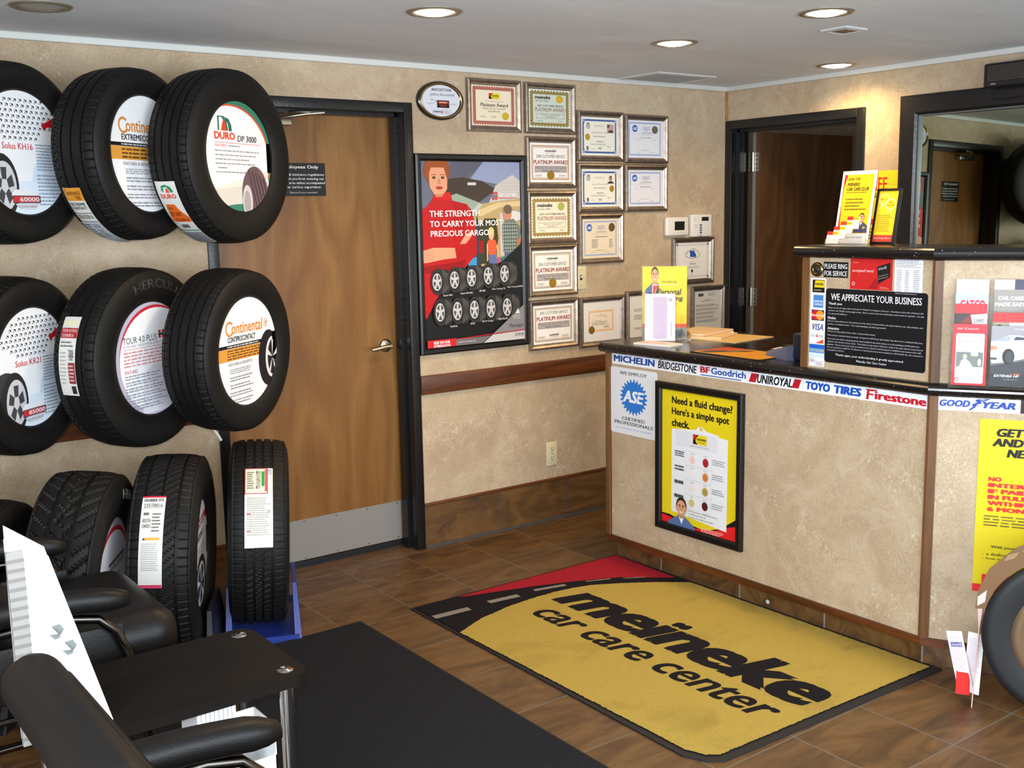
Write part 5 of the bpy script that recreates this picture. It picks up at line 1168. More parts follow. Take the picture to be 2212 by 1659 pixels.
# brand strip along the counter front: one sticker per maker
BG = 'white name stickers under the counter edge'; BLUE = (36, 76, 160); SW = (236, 240, 246)
def brand(y0, y1, label, draw, M=None):
    p = Print(abs(y1-y0)-0.001, 0.048); p.base(SW, 0.0008); draw(p)
    tag(p.build('name_sticker', None, M or RIGHT(-y0, 0.9185, 0.7595)), label, 'sticker', BG)
brand(0.684, 0.972, 'name sticker in bold blue capitals, leftmost under the counter edge', lambda p: p.text('MICHELIN', 0.03, 0.13, 0.96, 0.76, BLUE, 0.05))
def _b(p):
    p.text('BRIDGESTONE', 0.03, 0.14, 0.96, 0.84, (22, 20, 22), 0.03, 0.18); p.poly([(0.045, 0.14), (0.10, 0.02), (0.13, 0.02), (0.10, 0.14)], (190, 30, 40))
brand(0.972, 1.222, 'name sticker in tall black italic capitals with a red stroke', _b)
def _b(p):
    p.text('BF', 0.03, 0.12, 0.24, 0.66, (186, 32, 44), 0.045); p.text('Goodrich', 0.26, 0.10, 0.97, 0.68, BLUE, 0.03); p.rect(0.04, 0.82, 0.88, 0.90, BLUE)
brand(1.222, 1.487, 'name sticker in red and blue letters with blue underline', _b)
def _b(p):
    R = (186, 28, 40); p.poly([(0.07, 0.12), (0.20, 0.12), (0.15, 0.86), (0.02, 0.86)], R); p.poly([(0.86, 0.12), (0.98, 0.12), (0.93, 0.86), (0.81, 0.86)], R)
    p.text('UNIROYAL', 0.18, 0.14, 0.82, 0.86, (18, 18, 20), 0.035, 0.22)
brand(1.487, 1.758, 'name sticker in black italics between two red slanted blocks', _b)
brand(1.758, 2.030, 'name sticker in heavy blue slanted capitals, two words', lambda p: (p.text('TOYO', 0.05, 0.16, 0.46, 0.80, (26, 80, 178), 0.065, 0.1), p.text('TIRES', 0.52, 0.16, 0.96, 0.80, (26, 80, 178), 0.065, 0.1)))
def _b(p):
    R = (190, 26, 46); p.text('irestone', 0.17, 0.22, 0.98, 0.82, R, 0.05); p.text('F', 0.03, 0.12, 0.16, 0.90, R, 0.03, 0.1); p.poly([(0.01, 0.12), (0.20, 0.10), (0.22, 0.20), (0.05, 0.24)], R)
brand(2.030, 2.284, 'name sticker in red old-style lettering at the counter corner', _b)
def _b(p):
    B = (30, 66, 156); p.text('GOOD', 0.05, 0.24, 0.42, 0.72, B, 0.055, 0.25); p.text('YEAR', 0.56, 0.26, 0.95, 0.74, B, 0.055, 0.25)
    p.poly([(0.50, 0.12), (0.66, 0.06), (0.60, 0.22), (0.54, 0.28), (0.56, 0.40), (0.50, 0.50), (0.48, 0.72), (0.42, 0.94), (0.40, 0.90), (0.45, 0.66), (0.44, 0.50), (0.50, 0.34), (0.47, 0.26)], B)
    p.poly([(0.52, 0.16), (0.60, 0.13), (0.57, 0.18)], SW); p.poly([(0.46, 0.60), (0.52, 0.54), (0.52, 0.60)], B)
brand(0, 0.262, 'name sticker in blue italic capitals with a winged foot, on the angled counter end', _b, ANG(0.014, 0.9205, 0.0005))
brand(0, 0.2, 'name sticker with a dark purple block, cut off by the photo edge', lambda p: (p.rect(0.0, 0.02, 0.9, 0.98, (36, 26, 50)), p.rect(0.10, 0.25, 0.16, 0.8, (226, 226, 232))), ANG(0.277, 0.9205, 0.0005))

# signs on the counter front
def gear_sign(p):
    p.rrect(0, 0, 1, 1, 0.012, (226, 228, 232)); B = (44, 120, 206)
    p.text('WE EMPLOY', 0.20, 0.055, 0.78, 0.105, (40, 44, 52), 0.015)
    pts = []; n = 24
    for i in range(n*4):
        a = 2*PI*i/(n*4); k = 1.0 if i % 4 in (0, 1) else 0.84
        pts.append((0.50+0.29*k*math.cos(a), 0.425+0.268*k*math.sin(a)))
    p.poly(pts, B); p.text('ASE', 0.27, 0.33, 0.72, 0.51, (236, 240, 246), 0.045, 0.2)
    p.rect(0.60, 0.375, 0.74, 0.39, B); p.rect(0.60, 0.44, 0.74, 0.455, B)
    p.text('CERTIFIED', 0.25, 0.735, 0.74, 0.785, (40, 44, 52), 0.015); p.text('PROFESSIONALS', 0.09, 0.805, 0.91, 0.855, (40, 44, 52), 0.015); p.text('Let us show you their credentials', 0.12, 0.895, 0.88, 0.93, (96, 146, 216), 0, 0, 1)
p = Print(0.305, 0.305); p.z = 0.0; p.rrect(0, 0, 1, 1, 0.012, (226, 228, 232)); gear_sign(p)
tag(p.build('certification_sign', None, RIGHT(-0.672, 0.601, 0.7592)), 'white square sign with a blue gear emblem on the counter front', 'sign')
FW_, FH_ = 0.497, 0.655
t = thing('framed_poster', 'black-framed yellow fluid-check poster on the counter front', 'poster', RIGHT(-0.979, 0.218, 0.76))
f = MB(); f.frame(FW_, FH_, [(0, 0), (0, 0.018), (0.006, 0.022), (0.026, 0.020), (0.032, 0.012), (0.034, 0.004)], BLACKFRAME); f.build('picture_frame', t)
p = Print(FW_-0.06, FH_-0.06); p.base((226, 204, 28), 0.003); K = (28, 26, 24)
p.text('Need a fluid change?', 0.14, 0.045, 0.93, 0.115, K, 0.04); p.text("Here's a simple spot", 0.14, 0.125, 0.89, 0.195, K, 0.04); p.text('check.', 0.14, 0.21, 0.38, 0.265, K, 0.04)
p.poly([(0, 0.93), (0.12, 0.93), (0.3, 0.96), (0.6, 0.98), (0.8, 0.93), (1.0, 0.83), (1, 1), (0, 1)], (26, 24, 24)); p.poly([(0, 0.94), (0.14, 0.95), (0.4, 0.985), (0.7, 0.965), (0.9, 0.905), (1.0, 0.885), (1, 1), (0, 1)], (222, 36, 36))
p.poly([(0.14, 0.285), (0.28, 0.275), (0.46, 0.262), (0.50, 0.235), (0.55, 0.232), (0.60, 0.258), (0.76, 0.272), (0.77, 0.285), (0.88, 0.29), (0.87, 0.945), (0.14, 0.90)], (232, 234, 238)); p.ell(0.535, 0.250, 0.02, 0.014, (222, 196, 60)); p.poly([(0.19, 0.285), (0.75, 0.285), (0.74, 0.40), (0.21, 0.40)], (222, 224, 230))
meineke_logo(p, 0.43, 0.295, 0.61, 0.365); p.text('Accurate. For your life, forever.', 0.40, 0.375, 0.64, 0.388, (70, 68, 70), 0, 0.25, 1)
for k, (nm, c0, c1) in enumerate((('Automatic Transmission Fluid', (240, 200, 196), (180, 48, 52)), ('Power Steering Fluid', (236, 230, 232), (226, 144, 76)), ('Brake Fluid', (238, 222, 220), (192, 168, 92)), ('Differential Fluid', (206, 190, 118), (92, 32, 30)))):
    y = 0.425+0.105*k; p.border(0.34, y, 0.68, y+0.105, 0.0008, (196, 198, 204)); p.greek(0.19, y+0.01, 0.325, y+0.055, 3 if k == 0 else 1+(k == 1), (60, 58, 60), 0.55, 0.2)
    p.ell(0.425, y+0.06, 0.035, 0.029, c0); p.ell(0.60, y+0.06, 0.038, 0.032, c1); p.ell(0.60, y+0.062, 0.028, 0.023, tuple(int(v*0.88) for v in c1)); p.text('CLEAN', 0.40, y+0.012, 0.45, y+0.020, (110, 110, 112), 0, 0, 1); p.text('DIRTY', 0.575, y+0.012, 0.625, y+0.020, (110, 110, 112), 0, 0, 1); p.greek(0.69, y+0.02, 0.85, y+0.065, 3, (150, 152, 160))
for k, s_ in enumerate(('"We\'ll perform a FREE fluid check', 'to help keep your car', 'running smoothly and safely."')): p.text(s_, 0.38, 0.855+0.022*k, (0.76, 0.62, 0.73)[k], 0.87+0.022*k, K, 0.005, 0.2, 1)
man_bust(p, 0.29, 0.905, 0.165, 0.10, (84, 110, 160), (42, 30, 24)); p.greek(0.56, 0.955, 0.88, 0.99, 3, (246, 200, 190))
p.build('poster_sheet', t, Matrix.Translation((0.03, 0.03, 0.003)))
# tall yellow finance poster on the angled end
p = Print(0.52, 0.598); p.base((222, 200, 26), 0.0015); K = (24, 20, 20); R = (216, 52, 44)
p.text('GET', 0.10, 0.049, 0.265, 0.097, K, 0.06, 0.2); p.text('AND', 0.078, 0.106, 0.262, 0.152, K, 0.06, 0.2); p.text('NEW', 0.165, 0.165, 0.36, 0.212, K, 0.06, 0.2)
for k, s_ in enumerate(('NO', 'INTEREST', 'IF PAID', 'IN FULL', 'WITHIN', '6 MONTHS')): p.text(s_, 0.065, 0.327+0.0345*k, (0.145, 0.41, 0.315, 0.30, 0.31, 0.42)[k], 0.353+0.0345*k, R, 0.075)
p.greek(0.05, 0.545, 0.9, 0.615, 4, (120, 104, 40)); p.text('With your Meineke Credit Card you get:', 0.10, 0.722, 0.66, 0.742, K, 0.02)
for k, s_ in enumerate(('a dedicated line of credit', 'low minimum payments')): p.text(s_, 0.075, 0.765+0.028*k, 0.44, 0.782+0.028*k, K, 0.01); p.poly([(0.045, 0.772+0.028*k), (0.052, 0.78+0.028*k), (0.066, 0.763+0.028*k), (0.053, 0.776+0.028*k)], R)
p.rect(0, 0.955, 1, 1, (222, 44, 44)); p.rect(0.055, 0.895, 0.4, 0.96, (222, 44, 44))
tag(p.build('finance_poster', None, ANG(0.156, 0.300, 0.0006)), 'yellow poster with heavy black and red lettering on the angled counter end', 'poster')

# on the raised panel
FX = 0.7596
b = MB(); t = thing('service_bell_button', 'round brass bell button beside the black please-ring sign', 'bell button', RIGHT(-1.812, 1.379, 0.76))
b.lathe([(0.027, 0), (0.026, 0.006), (0.016, 0.010), (0.013, 0.006)], pmat('aged_brass', (122, 108, 76), 0.28, metal=1.0), 32); b.build('escutcheon', t); b = MB(); b.lathe([(0, 0.010), (0.009, 0.010), (0.012, 0.006)], DARKP, 24); b.build('push_button', t)
p = Print(0.106, 0.056); p.base((20, 18, 22), 0.001); p.text('PLEASE RING', 0.04, 0.12, 0.96, 0.44, (236, 236, 238), 0.01); p.text('FOR SERVICE', 0.04, 0.58, 0.96, 0.90, (236, 236, 238), 0.01)
tag(p.build('ring_sign', None, RIGHT(-1.840, 1.352, FX)), 'small black sign reading PLEASE RING FOR SERVICE', 'sign')
p = Print(0.172, 0.108); p.base((198, 36, 36), 0.001); p.text('accepted here!', 0.05, 0.34, 0.56, 0.46, (240, 214, 206), 0); p.greek(0.06, 0.10, 0.2, 0.15, 1, (236, 150, 130)); p.poly([(0.64, 0.24), (0.95, 0.10), (0.95, 0.56), (0.68, 0.80)], (30, 26, 26)); p.greek(0.68, 0.52, 0.92, 0.68, 2, (120, 112, 110), 0.4, 0.1, -0.4); p.text('CarCareONE', 0.67, 0.27, 0.86, 0.36, (220, 214, 210), 0, 0, 1, -0.06); p.ring(0.085, 0.82, 0.035, 0.06, 0.35, (240, 200, 196), 16); p.poly([(0.45, 0.95), (0.62, 0.60), (0.68, 0.80), (0.64, 0.98)], (160, 28, 30)); p.greek(0.72, 0.88, 0.94, 0.96, 2, (214, 140, 120))
tag(p.build('card_accepted_sign', None, RIGHT(-1.956, 1.314, FX)), 'red sign with a black credit card, accepted here, above the black notice', 'sign')
p = Print(0.108, 0.138); p.base((232, 234, 238), 0.0008); p.rect(0, 0.0, 1, 0.06, (22, 22, 26)); p.greek(0.05, 0.01, 0.95, 0.05, 1, (214, 214, 216), 0.6, 0.05); p.greek(0.05, 0.09, 0.95, 0.30, 5, (150, 150, 158)); p.greek(0.08, 0.34, 0.28, 0.90, 12, (150, 150, 158)); p.greek(0.38, 0.34, 0.55, 0.90, 12, (150, 150, 158)); p.greek(0.68, 0.34, 0.92, 0.90, 12, (150, 150, 158)); p.greek(0.05, 0.92, 0.95, 0.96, 1, (150, 150, 158))
tag(p.build('check_notice', None, RIGHT(-2.136, 1.298, FX)), 'white printed notice with a black heading, top right of the raised panel', 'notice')
# card stickers in a column
CG = 'payment stickers down the raised panel edge'
def pay(z0, z1, label, draw, base=(236, 238, 242)):
    p = Print(0.068, z1-z0); p.base(base, 0.0008); draw(p); tag(p.build('payment_sticker', None, RIGHT(-1.784, z0, FX)), label, 'sticker', CG)
def _s(p): p.rect(0.12, 0.10, 0.92, 0.92, (24, 22, 20)); p.poly([(0.3, 0.14), (0.9, 0.14), (0.9, 0.6), (0.24, 0.6)], (226, 200, 30)); p.text('meineke', 0.30, 0.24, 0.84, 0.46, (30, 28, 24), 0.03, 0.2, 1); p.greek(0.2, 0.68, 0.85, 0.86, 1, (150, 140, 90))
pay(1.290, 1.347, 'yellow and black card sticker, topmost of the payment stickers', _s)
def _s(p): p.rect(0.2, 0.08, 0.86, 0.90, (70, 128, 200)); p.text('AMERICAN', 0.24, 0.42, 0.82, 0.56, (226, 236, 246), 0.02, 0, 1); p.text('EXPRESS', 0.28, 0.62, 0.82, 0.76, (226, 236, 246), 0.02, 0, 1)
pay(1.233, 1.290, 'square blue card sticker, second of the payment stickers', _s)
def _s(p): p.rect(0.10, 0.06, 0.92, 0.94, (40, 36, 90)); p.ell(0.36, 0.5, 0.26, 0.40, (206, 30, 36)); p.ell(0.66, 0.5, 0.26, 0.40, (232, 150, 44)); p.text('MasterCard', 0.12, 0.40, 0.90, 0.60, (246, 240, 236), 0.02, 0.1, 1)
pay(1.188, 1.233, 'card sticker with red and orange overlapping circles', _s)
pay(1.148, 1.188, 'white card sticker with blue and orange italic capitals', lambda p: (p.text('VISA', 0.16, 0.22, 0.90, 0.84, (38, 60, 140), 0.02, 0.25), p.poly([(0.14, 0.22), (0.26, 0.22), (0.30, 0.5)], (226, 150, 50))))
def _s(p): p.border(0.08, 0.06, 0.94, 0.94, 0.0008, (170, 170, 176)); p.text('DISCOVER', 0.14, 0.22, 0.90, 0.42, (60, 58, 62), 0.0, 0, 1); p.ell(0.5, 0.32, 0.06, 0.12, (228, 110, 50)); p.poly([(0.4, 0.9), (0.92, 0.55), (0.92, 0.9)], (226, 78, 46))
pay(1.102, 1.148, 'white card sticker with an orange-red corner wedge', _s)
def _s(p): p.rect(0, 0, 1, 0.3, (30, 96, 190)); p.rect(0, 0.3, 1, 0.65, (86, 148, 216)); p.poly([(0, 0.75), (0.2, 0.6), (0.4, 0.78), (0.6, 0.62), (0.8, 0.8), (1, 0.68), (1, 1), (0, 1)], (206, 224, 242)); p.text('VOYAGER', 0.06, 0.36, 0.98, 0.56, (206, 196, 110), 0.02, 0.1, 1)
pay(1.052, 1.102, 'blue card sticker with a white skyline and gold letters', _s)
def _s(p): p.ring(0.16, 0.36, 0.2, 0.30, 0.1, (60, 58, 62)); p.rect(0.10, 0.2, 0.14, 0.5, (60, 58, 62)); p.rect(0.20, 0.2, 0.24, 0.5, (60, 58, 62)); p.rect(0.2, 0.40, 0.95, 0.43, (60, 58, 62)); p.text('WRIGHT', 0.45, 0.52, 0.90, 0.66, (150, 70, 96), 0.01); p.text('EXPRESS', 0.42, 0.72, 0.96, 0.86, (150, 70, 96), 0.01)
pay(1.020, 1.052, 'white card sticker with a round emblem and plum letters, lowest', _s)
# the big notice
p = Print(0.415, 0.272); p.rrect(0, 0, 1, 1, 0.012, (20, 19, 22)); Wt = (234, 234, 238)
p.text('WE APPRECIATE YOUR BUSINESS', 0.055, 0.065, 0.945, 0.155, Wt, 0.012); p.text('Thank you', 0.03, 0.185, 0.17, 0.225, Wt, 0.015)
for y, x1, s_ in ((0.245, 0.965, "Please accept our appreciation and sincere 'Thanks' for letting us serve you.  Sometimes in the rush of business life"), (0.285, 0.97, "we fail to say 'Thanks' loud enough to hear.  But you can be sure your patronage is never taken for granted.  Our aim"), (0.325, 0.23, 'is to please and satisfy you.'), (0.425, 0.965, 'Due to many unforeseen circumstances in the repair of automobiles, we regret that we can only estimate, not'), (0.465, 0.62, 'promise, a completion time.  Your understanding is greatly appreciated.'), (0.565, 0.52, 'We are not responsible for fire, theft, or articles left in vehicle.'), (0.615, 0.97, 'Please pick up completed vehicles promptly.  Storage fees of $15.00 per day starting 7 days after work is completed will accrue.'), (0.665, 0.94, 'We reserve the right to obtain payment electronically for any check written to us by initiating an ACH (electronic'), (0.703, 0.975, 'debit) for the amount of your check.  Your bank account may be debited as early as the same day we received your'), (0.741, 0.955, 'payment.  If your check used to pay us is dishonored, refused, returned unpaid or invalid for any reasons, there will'), (0.779, 0.975, 'be a processing fee of $35.00.  If collection or attorney fees become necessary to collect funds due, the customer is'), (0.817, 0.21, 'responsible for such fees.')):
    p.text(s_, 0.03, y, x1, y+0.026, (206, 206, 212), 0.0, 0, 1)
p.text('Notice', 0.03, 0.375, 0.115, 0.41, Wt, 0.015); p.text('Attention', 0.03, 0.515, 0.15, 0.55, Wt, 0.015)
p.text('Thanks again, your understanding is greatly appreciated.', 0.12, 0.868, 0.80, 0.905, Wt, 0.005, 0, 1); p.text('Meineke Car Care Center', 0.34, 0.925, 0.64, 0.955, Wt, 0.005, 0, 1)
p.z = 0; tag(p.build('business_notice', None, RIGHT(-1.853, 1.040, 0.7588)), 'large black notice headed WE APPRECIATE YOUR BUSINESS on the raised panel', 'sign')
# leaflet rack on the angled end: clear holder with five leaflets in two pockets
RK = ANG(0.060, 1.0125, 0.0)
t = thing('leaflet_rack', 'clear acrylic leaflet rack on the ledge of the angled counter end', 'leaflet rack', RK)
b = MB()
for u in (-0.005, 0.112, 0.229): b.box((u, 0, 0.012), (u+0.003, 0.30, 0.10), ACRYLIC)
b.box((-0.005, 0, 0.010), (0.232, 0.30, 0.013), ACRYLIC); b.box((-0.005, 0, 0.012), (0.232, 0.004, 0.10), ACRYLIC); b.build('rack_body', t)
b = MB(); b.box((-0.005, 0.0, 0.098), (0.232, 0.05, 0.101), ACRYLIC); b.build('front_lip', t)
LG = 'leaflets in the clear rack'
def leaflet(label, u, z, w, h, o, draw, base):
    M = RK @ Matrix.Translation((u, z, o)) @ Matrix.Rotation(-0.06, 4, 'X')
    p = Print(w, h); p.base(base, 0.003); draw(p); tag(p.build('leaflet', None, M), label, 'leaflet', LG)
leaflet('white leaflet headed complete car care, at the back of the left pocket', 0.006, 0.10, 0.098, 0.25, 0.025, lambda p: [p.text(s_, 0.08, 0.05+0.06*k, x, 0.095+0.06*k, (150, 152, 164), 0.01) for k, (s_, x) in enumerate((('Complete', 0.66), ('car care', 0.62), ('and more.', 0.68)))], (244, 244, 248))
leaflet('pale blue leaflet with big red capitals, behind the cap portrait leaflet', 0.005, 0.07, 0.098, 0.235, 0.040, lambda p: (p.rect(0, 0, 1, 0.3, (176, 202, 236)), p.text('CATCO', 0.14, 0.09, 0.92, 0.24, (214, 48, 60), 0.05), p.rect(0, 0.3, 1, 1, (236, 236, 240))), (200, 216, 240))
def _l(p): p.rect(0, 0, 1, 0.14, (206, 34, 40)); p.rect(0, 0.14, 1, 1, (120, 36, 34)); p.poly([(0, 0.14), (0.5, 0.14), (0, 0.36)], (52, 44, 44)); p.poly([(0.5, 0.16), (1, 0.14), (1, 1), (0.9, 1)], (196, 194, 198)); p.text('SUMMIT', 0.60, 0.22, 0.92, 0.28, (80, 76, 80), 0.01); p.text('Tires', 0.70, 0.30, 0.92, 0.35, (200, 90, 90), 0); p.ell(0.34, 0.56, 0.13, 0.16, (226, 172, 140)); p.poly([(0.14, 0.46), (0.18, 0.36), (0.36, 0.32), (0.52, 0.37), (0.56, 0.47), (0.34, 0.44)], (34, 32, 36)); p.poly([(0.08, 0.80), (0.24, 0.70), (0.46, 0.70), (0.62, 0.80)], (236, 236, 240))
leaflet('leaflet with a portrait in a black cap under a red band', 0.004, 0.05, 0.098, 0.222, 0.058, _l, (206, 60, 60))
def _l(p): p.rect(0, 0, 1, 1, (210, 36, 46)); p.text('GE Capital', 0.12, 0.06, 0.72, 0.10, (240, 200, 204), 0); p.rrect(0.10, 0.155, 0.92, 0.965, 0.005, (246, 246, 248)); p.text('Financing', 0.14, 0.185, 0.80, 0.24, (220, 120, 130), 0); p.text('Available', 0.14, 0.255, 0.74, 0.305, (220, 120, 130), 0); p.greek(0.14, 0.33, 0.7, 0.35, 1, (230, 150, 156)); p.text('CarCareONE', 0.12, 0.41, 0.50, 0.435, (90, 60, 64), 0.01); p.rrect(0.12, 0.455, 0.90, 0.70, 0.005, (110, 116, 110)); p.rect(0.55, 0.46, 0.75, 0.52, (210, 212, 214)); p.poly([(0.22, 0.70), (0.28, 0.59), (0.40, 0.56), (0.52, 0.62), (0.62, 0.70)], (222, 232, 242)); p.ell(0.38, 0.53, 0.06, 0.04, (220, 180, 150)); p.ell(0.80, 0.62, 0.05, 0.06, (236, 240, 246)); p.ring(0.16, 0.90, 0.06, 0.035, 0.4, (214, 60, 74), 16); p.greek(0.28, 0.89, 0.7, 0.91, 1, (190, 190, 198))
leaflet('red leaflet with a white financing panel, front of the left pocket', 0.003, 0.008, 0.104, 0.200, 0.078, _l, (210, 36, 46))
leaflet('silver leaflet reading CAR CARE MADE EASY, back of the right pocket', 0.120, 0.10, 0.100, 0.25, 0.030, lambda p: (p.rect(0, 0, 1, 0.13, (196, 200, 214)), p.rect(0.6, 0, 1, 0.13, (60, 60, 84)), p.rect(0, 0.13, 1, 1, (146, 140, 132)), p.text('CAR CARE', 0.12, 0.215, 0.88, 0.265, (244, 242, 240), 0.04), p.text('MADE EASY', 0.04, 0.295, 0.94, 0.345, (244, 242, 240), 0.04)), (170, 168, 168))
def _l(p): p.rect(0, 0, 1, 0.18, (214, 42, 40)); p.rect(0, 0.18, 1, 1, (150, 140, 112)); p.ell(0.2, 0.42, 0.15, 0.2, (196, 140, 108)); p.ell(0.2, 0.36, 0.16, 0.14, (70, 52, 40)); p.rect(0.5, 0.18, 1, 0.6, (206, 202, 190)); p.text('Passenger', 0.5, 0.27, 0.92, 0.34, (90, 84, 84), 0); p.text('Tires', 0.74, 0.39, 0.92, 0.45, (150, 144, 140), 0)
leaflet('small red-topped leaflet peeping above the white car leaflet', 0.120, 0.07, 0.100, 0.175, 0.055, _l, (190, 180, 150))
def _l(p):
    p.rect(0, 0, 1, 1, (54, 54, 58)); p.rect(0, 0, 1, 0.35, (150, 146, 150)); p.poly([(0, 0.35), (1, 0.3), (1, 0.56), (0, 0.66)], (96, 96, 100))
    p.poly([(0.0, 0.26), (0.20, 0.24), (0.48, 0.15), (0.85, 0.15), (1.0, 0.19), (1, 0.52), (0.72, 0.56), (0.36, 0.60), (0.04, 0.62), (0, 0.50)], (222, 226, 230)); p.poly([(0.10, 0.25), (0.46, 0.165), (0.56, 0.17), (0.50, 0.25)], (150, 160, 172)); p.poly([(0.62, 0.23), (0.68, 0.17), (0.9, 0.18), (0.99, 0.22)], (60, 66, 76)); p.poly([(0.0, 0.33), (0.16, 0.33), (0.2, 0.38), (0, 0.40)], (214, 130, 90)); p.rect(0.0, 0.52, 0.18, 0.56, (70, 72, 78)); p.ell(0.50, 0.50, 0.17, 0.13, (20, 20, 22)); p.ell(0.53, 0.51, 0.11, 0.10, (60, 60, 64)); p.text('TOYO TIRES', 0.62, 0.04, 0.92, 0.06, (226, 226, 230), 0.01); p.text('EXTENSA HP', 0.12, 0.80, 0.82, 0.84, (236, 236, 238), 0.03, 0.25); p.poly([(0.55, 0.79), (0.78, 0.775), (0.9, 0.79), (0.7, 0.795)], (210, 90, 40)); p.greek(0.4, 0.87, 0.85, 0.885, 1, (170, 170, 174))
leaflet('leaflet with a white car, front of the right pocket', 0.118, 0.008, 0.106, 0.196, 0.078, _l, (54, 54, 58))
leaflet('dark leaflet at the far right, cut off by the photo edge', 0.234, 0.008, 0.10, 0.25, 0.070, lambda p: (p.rect(0, 0, 1, 1, (92, 84, 92)), p.rect(0.2, 0.1, 0.9, 0.3, (70, 60, 100)), p.greek(0.1, 0.5, 0.9, 0.9, 10, (150, 140, 146))), (92, 84, 92))

# ------------------------------------------------------------------ things lying on the counter
CTZ = 1.0122
# clear stand with the yellow flyer
HD = Vector((0.697, -0.717, 0)); HN = Vector((-0.717, -0.697, 0))
HM = Matrix.Translation((0.900, -0.732, CTZ)) @ PM((0, 0, 0), HD, (0, 0, 1), HN)
t = thing('flyer_stand', 'clear acrylic stand on the counter corner holding a yellow flyer', 'flyer stand', HM)
b = MB(); b.box((-0.004, 0.004, -0.006), (0.204, 0.345, -0.003), ACRYLIC); b.box((-0.004, 0, -0.05), (0.204, 0.004, 0.075), ACRYLIC); b.build('stand_body', t)
b = MB(); b.box((0.17, 0.004, 0.05), (0.215, 0.125, 0.053), ACRYLIC); b.box((0.17, 0.004, 0.010), (0.173, 0.125, 0.05), ACRYLIC); b.box((0.212, 0.004, 0.01), (0.215, 0.125, 0.05), ACRYLIC); b.build('card_pocket', t)
p = Print(0.2, 0.335); p.base((228, 204, 30), 0.0015)
man_bust(p, 0.28, 0.20, 0.20, 0.155, (78, 98, 132), (60, 40, 28)); p.poly([(0.0, 0.35), (0.06, 0.32), (0.10, 0.45), (0.04, 0.47)], (206, 150, 112))
p.text('Introducing', 0.44, 0.19, 0.77, 0.228, (70, 60, 40), 0, 0.2); p.rect(0.22, 0.245, 0.46, 0.36, (240, 232, 226)); p.poly([(0.235, 0.255), (0.36, 0.255), (0.28, 0.36), (0.235, 0.36)], (206, 60, 46)); p.poly([(0.36, 0.255), (0.40, 0.255), (0.34, 0.36), (0.29, 0.36)], (24, 22, 22)); p.poly([(0.38, 0.25), (0.8, 0.25), (0.8, 0.36), (0.34, 0.36)], (228, 204, 30)); p.rect(0.40, 0.245, 0.82, 0.25, (240, 236, 220))
p.text('Personal', 0.34, 0.30, 0.88, 0.385, (28, 26, 26), 0.02, 0.2); p.text('Financing', 0.30, 0.40, 0.92, 0.48, (28, 26, 26), 0.02, 0.2); p.text('for tires!', 0.50, 0.495, 0.77, 0.53, (60, 54, 40), 0, 0.2); p.rect(0, 0.78, 1, 0.83, (228, 84, 56)); p.rect(0, 0.83, 1, 1, (140, 142, 130)); p.poly([(0.5, 0.9), (0.9, 0.85), (1, 0.95), (0.6, 1.0)], (92, 96, 92)); p.ell(0.86, 0.93, 0.05, 0.04, (60, 64, 66))
tag(p.build('flyer', None, HM @ Matrix.Translation((0.001, 0.006, -0.0028))), 'yellow flyer with a man in blue, in the clear stand', 'flyer')
p = Print(0.138, 0.215); p.base((214, 213, 218), 0.001); p.rect(0.28, 0.07, 0.74, 0.95, (186, 174, 200)); p.greek(0.06, 0.05, 0.26, 0.95, 34, (196, 188, 208), 0.35); p.greek(0.30, 0.08, 0.72, 0.94, 34, (186, 172, 200), 0.35); p.ring(0.84, 0.13, 0.05, 0.032, 0.4, (110, 90, 140), 18); p.rect(0.80, 0.20, 0.815, 0.32, (170, 160, 186)); p.rect(0.86, 0.60, 0.875, 0.9, (130, 120, 150))
tag(p.build('form_sheet', None, HM @ Matrix.Translation((0.012, 0.0045, 0.030)) @ Matrix.Rotation(-0.07, 4, 'X')), 'white and lilac form sheet leaning on the front of the yellow flyer', 'sheet')
FP = PM((0, 0, 0), (0, -1, 0), (1, 0, 0), (0, 0, 1))       # printed side up, read from the customer side
def flat(x, y, z, rz): return Matrix.Translation((x, y, z)) @ Matrix.Rotation(rz, 4, 'Z') @ FP
p = Print(0.20, 0.10); p.base((238, 234, 228), 0.008); p.rect(0.02, 0.05, 0.98, 0.95, (236, 214, 196)); p.greek(0.05, 0.2, 0.9, 0.8, 3, (196, 120, 130))
tag(p.build('card_stack', None, flat(0.790, -0.790, CTZ, 0.16)), 'flat stack of pink-printed cards in front of the yellow flyer', 'cards')
TAN = (222, 186, 136); EG = 'envelopes and papers piled on the counter'
def env(label, x, y, z, rz, w, h, t_, c=TAN, name='envelope'):
    p = Print(w, h); p.base(c, t_*0.6); p.base((244, 238, 232), t_*0.25); p.base(c, t_*0.15); tag(p.build(name, None, flat(x, y, z, rz)), label, 'envelope', EG)
env('open tan folder lying lowest under the envelopes on the counter', 1.10, -0.80, CTZ, 0.12, 0.29, 0.30, 0.003, (214, 178, 112), 'paper_folder')
env('tan envelope in the middle of the counter pile', 1.08, -0.78, CTZ+0.0032, 0.42, 0.21, 0.24, 0.009)
env('thick tan envelope on top of the counter pile', 1.09, -0.70, CTZ+0.0124, 0.22, 0.20, 0.27, 0.014)
b = MB(); b.rbox((0, 0, 0.008), (0.05, 0.016, 0.016), 0.004, IVORYP, 2); tag(b.build('binder_clip', None, Matrix.Translation((1.375, -0.85, CTZ+0.0262-0.0262)) @ Matrix.Rotation(0.7, 4, 'Z')), 'small cream clip behind the tan envelopes', 'clip')
t = thing('tape_dispenser', 'small amber roll of tape beside the clear flyer stand', 'tape', Matrix.Translation((1.075, -0.835, CTZ)) @ Matrix.Rotation(-0.5, 4, 'Z'))
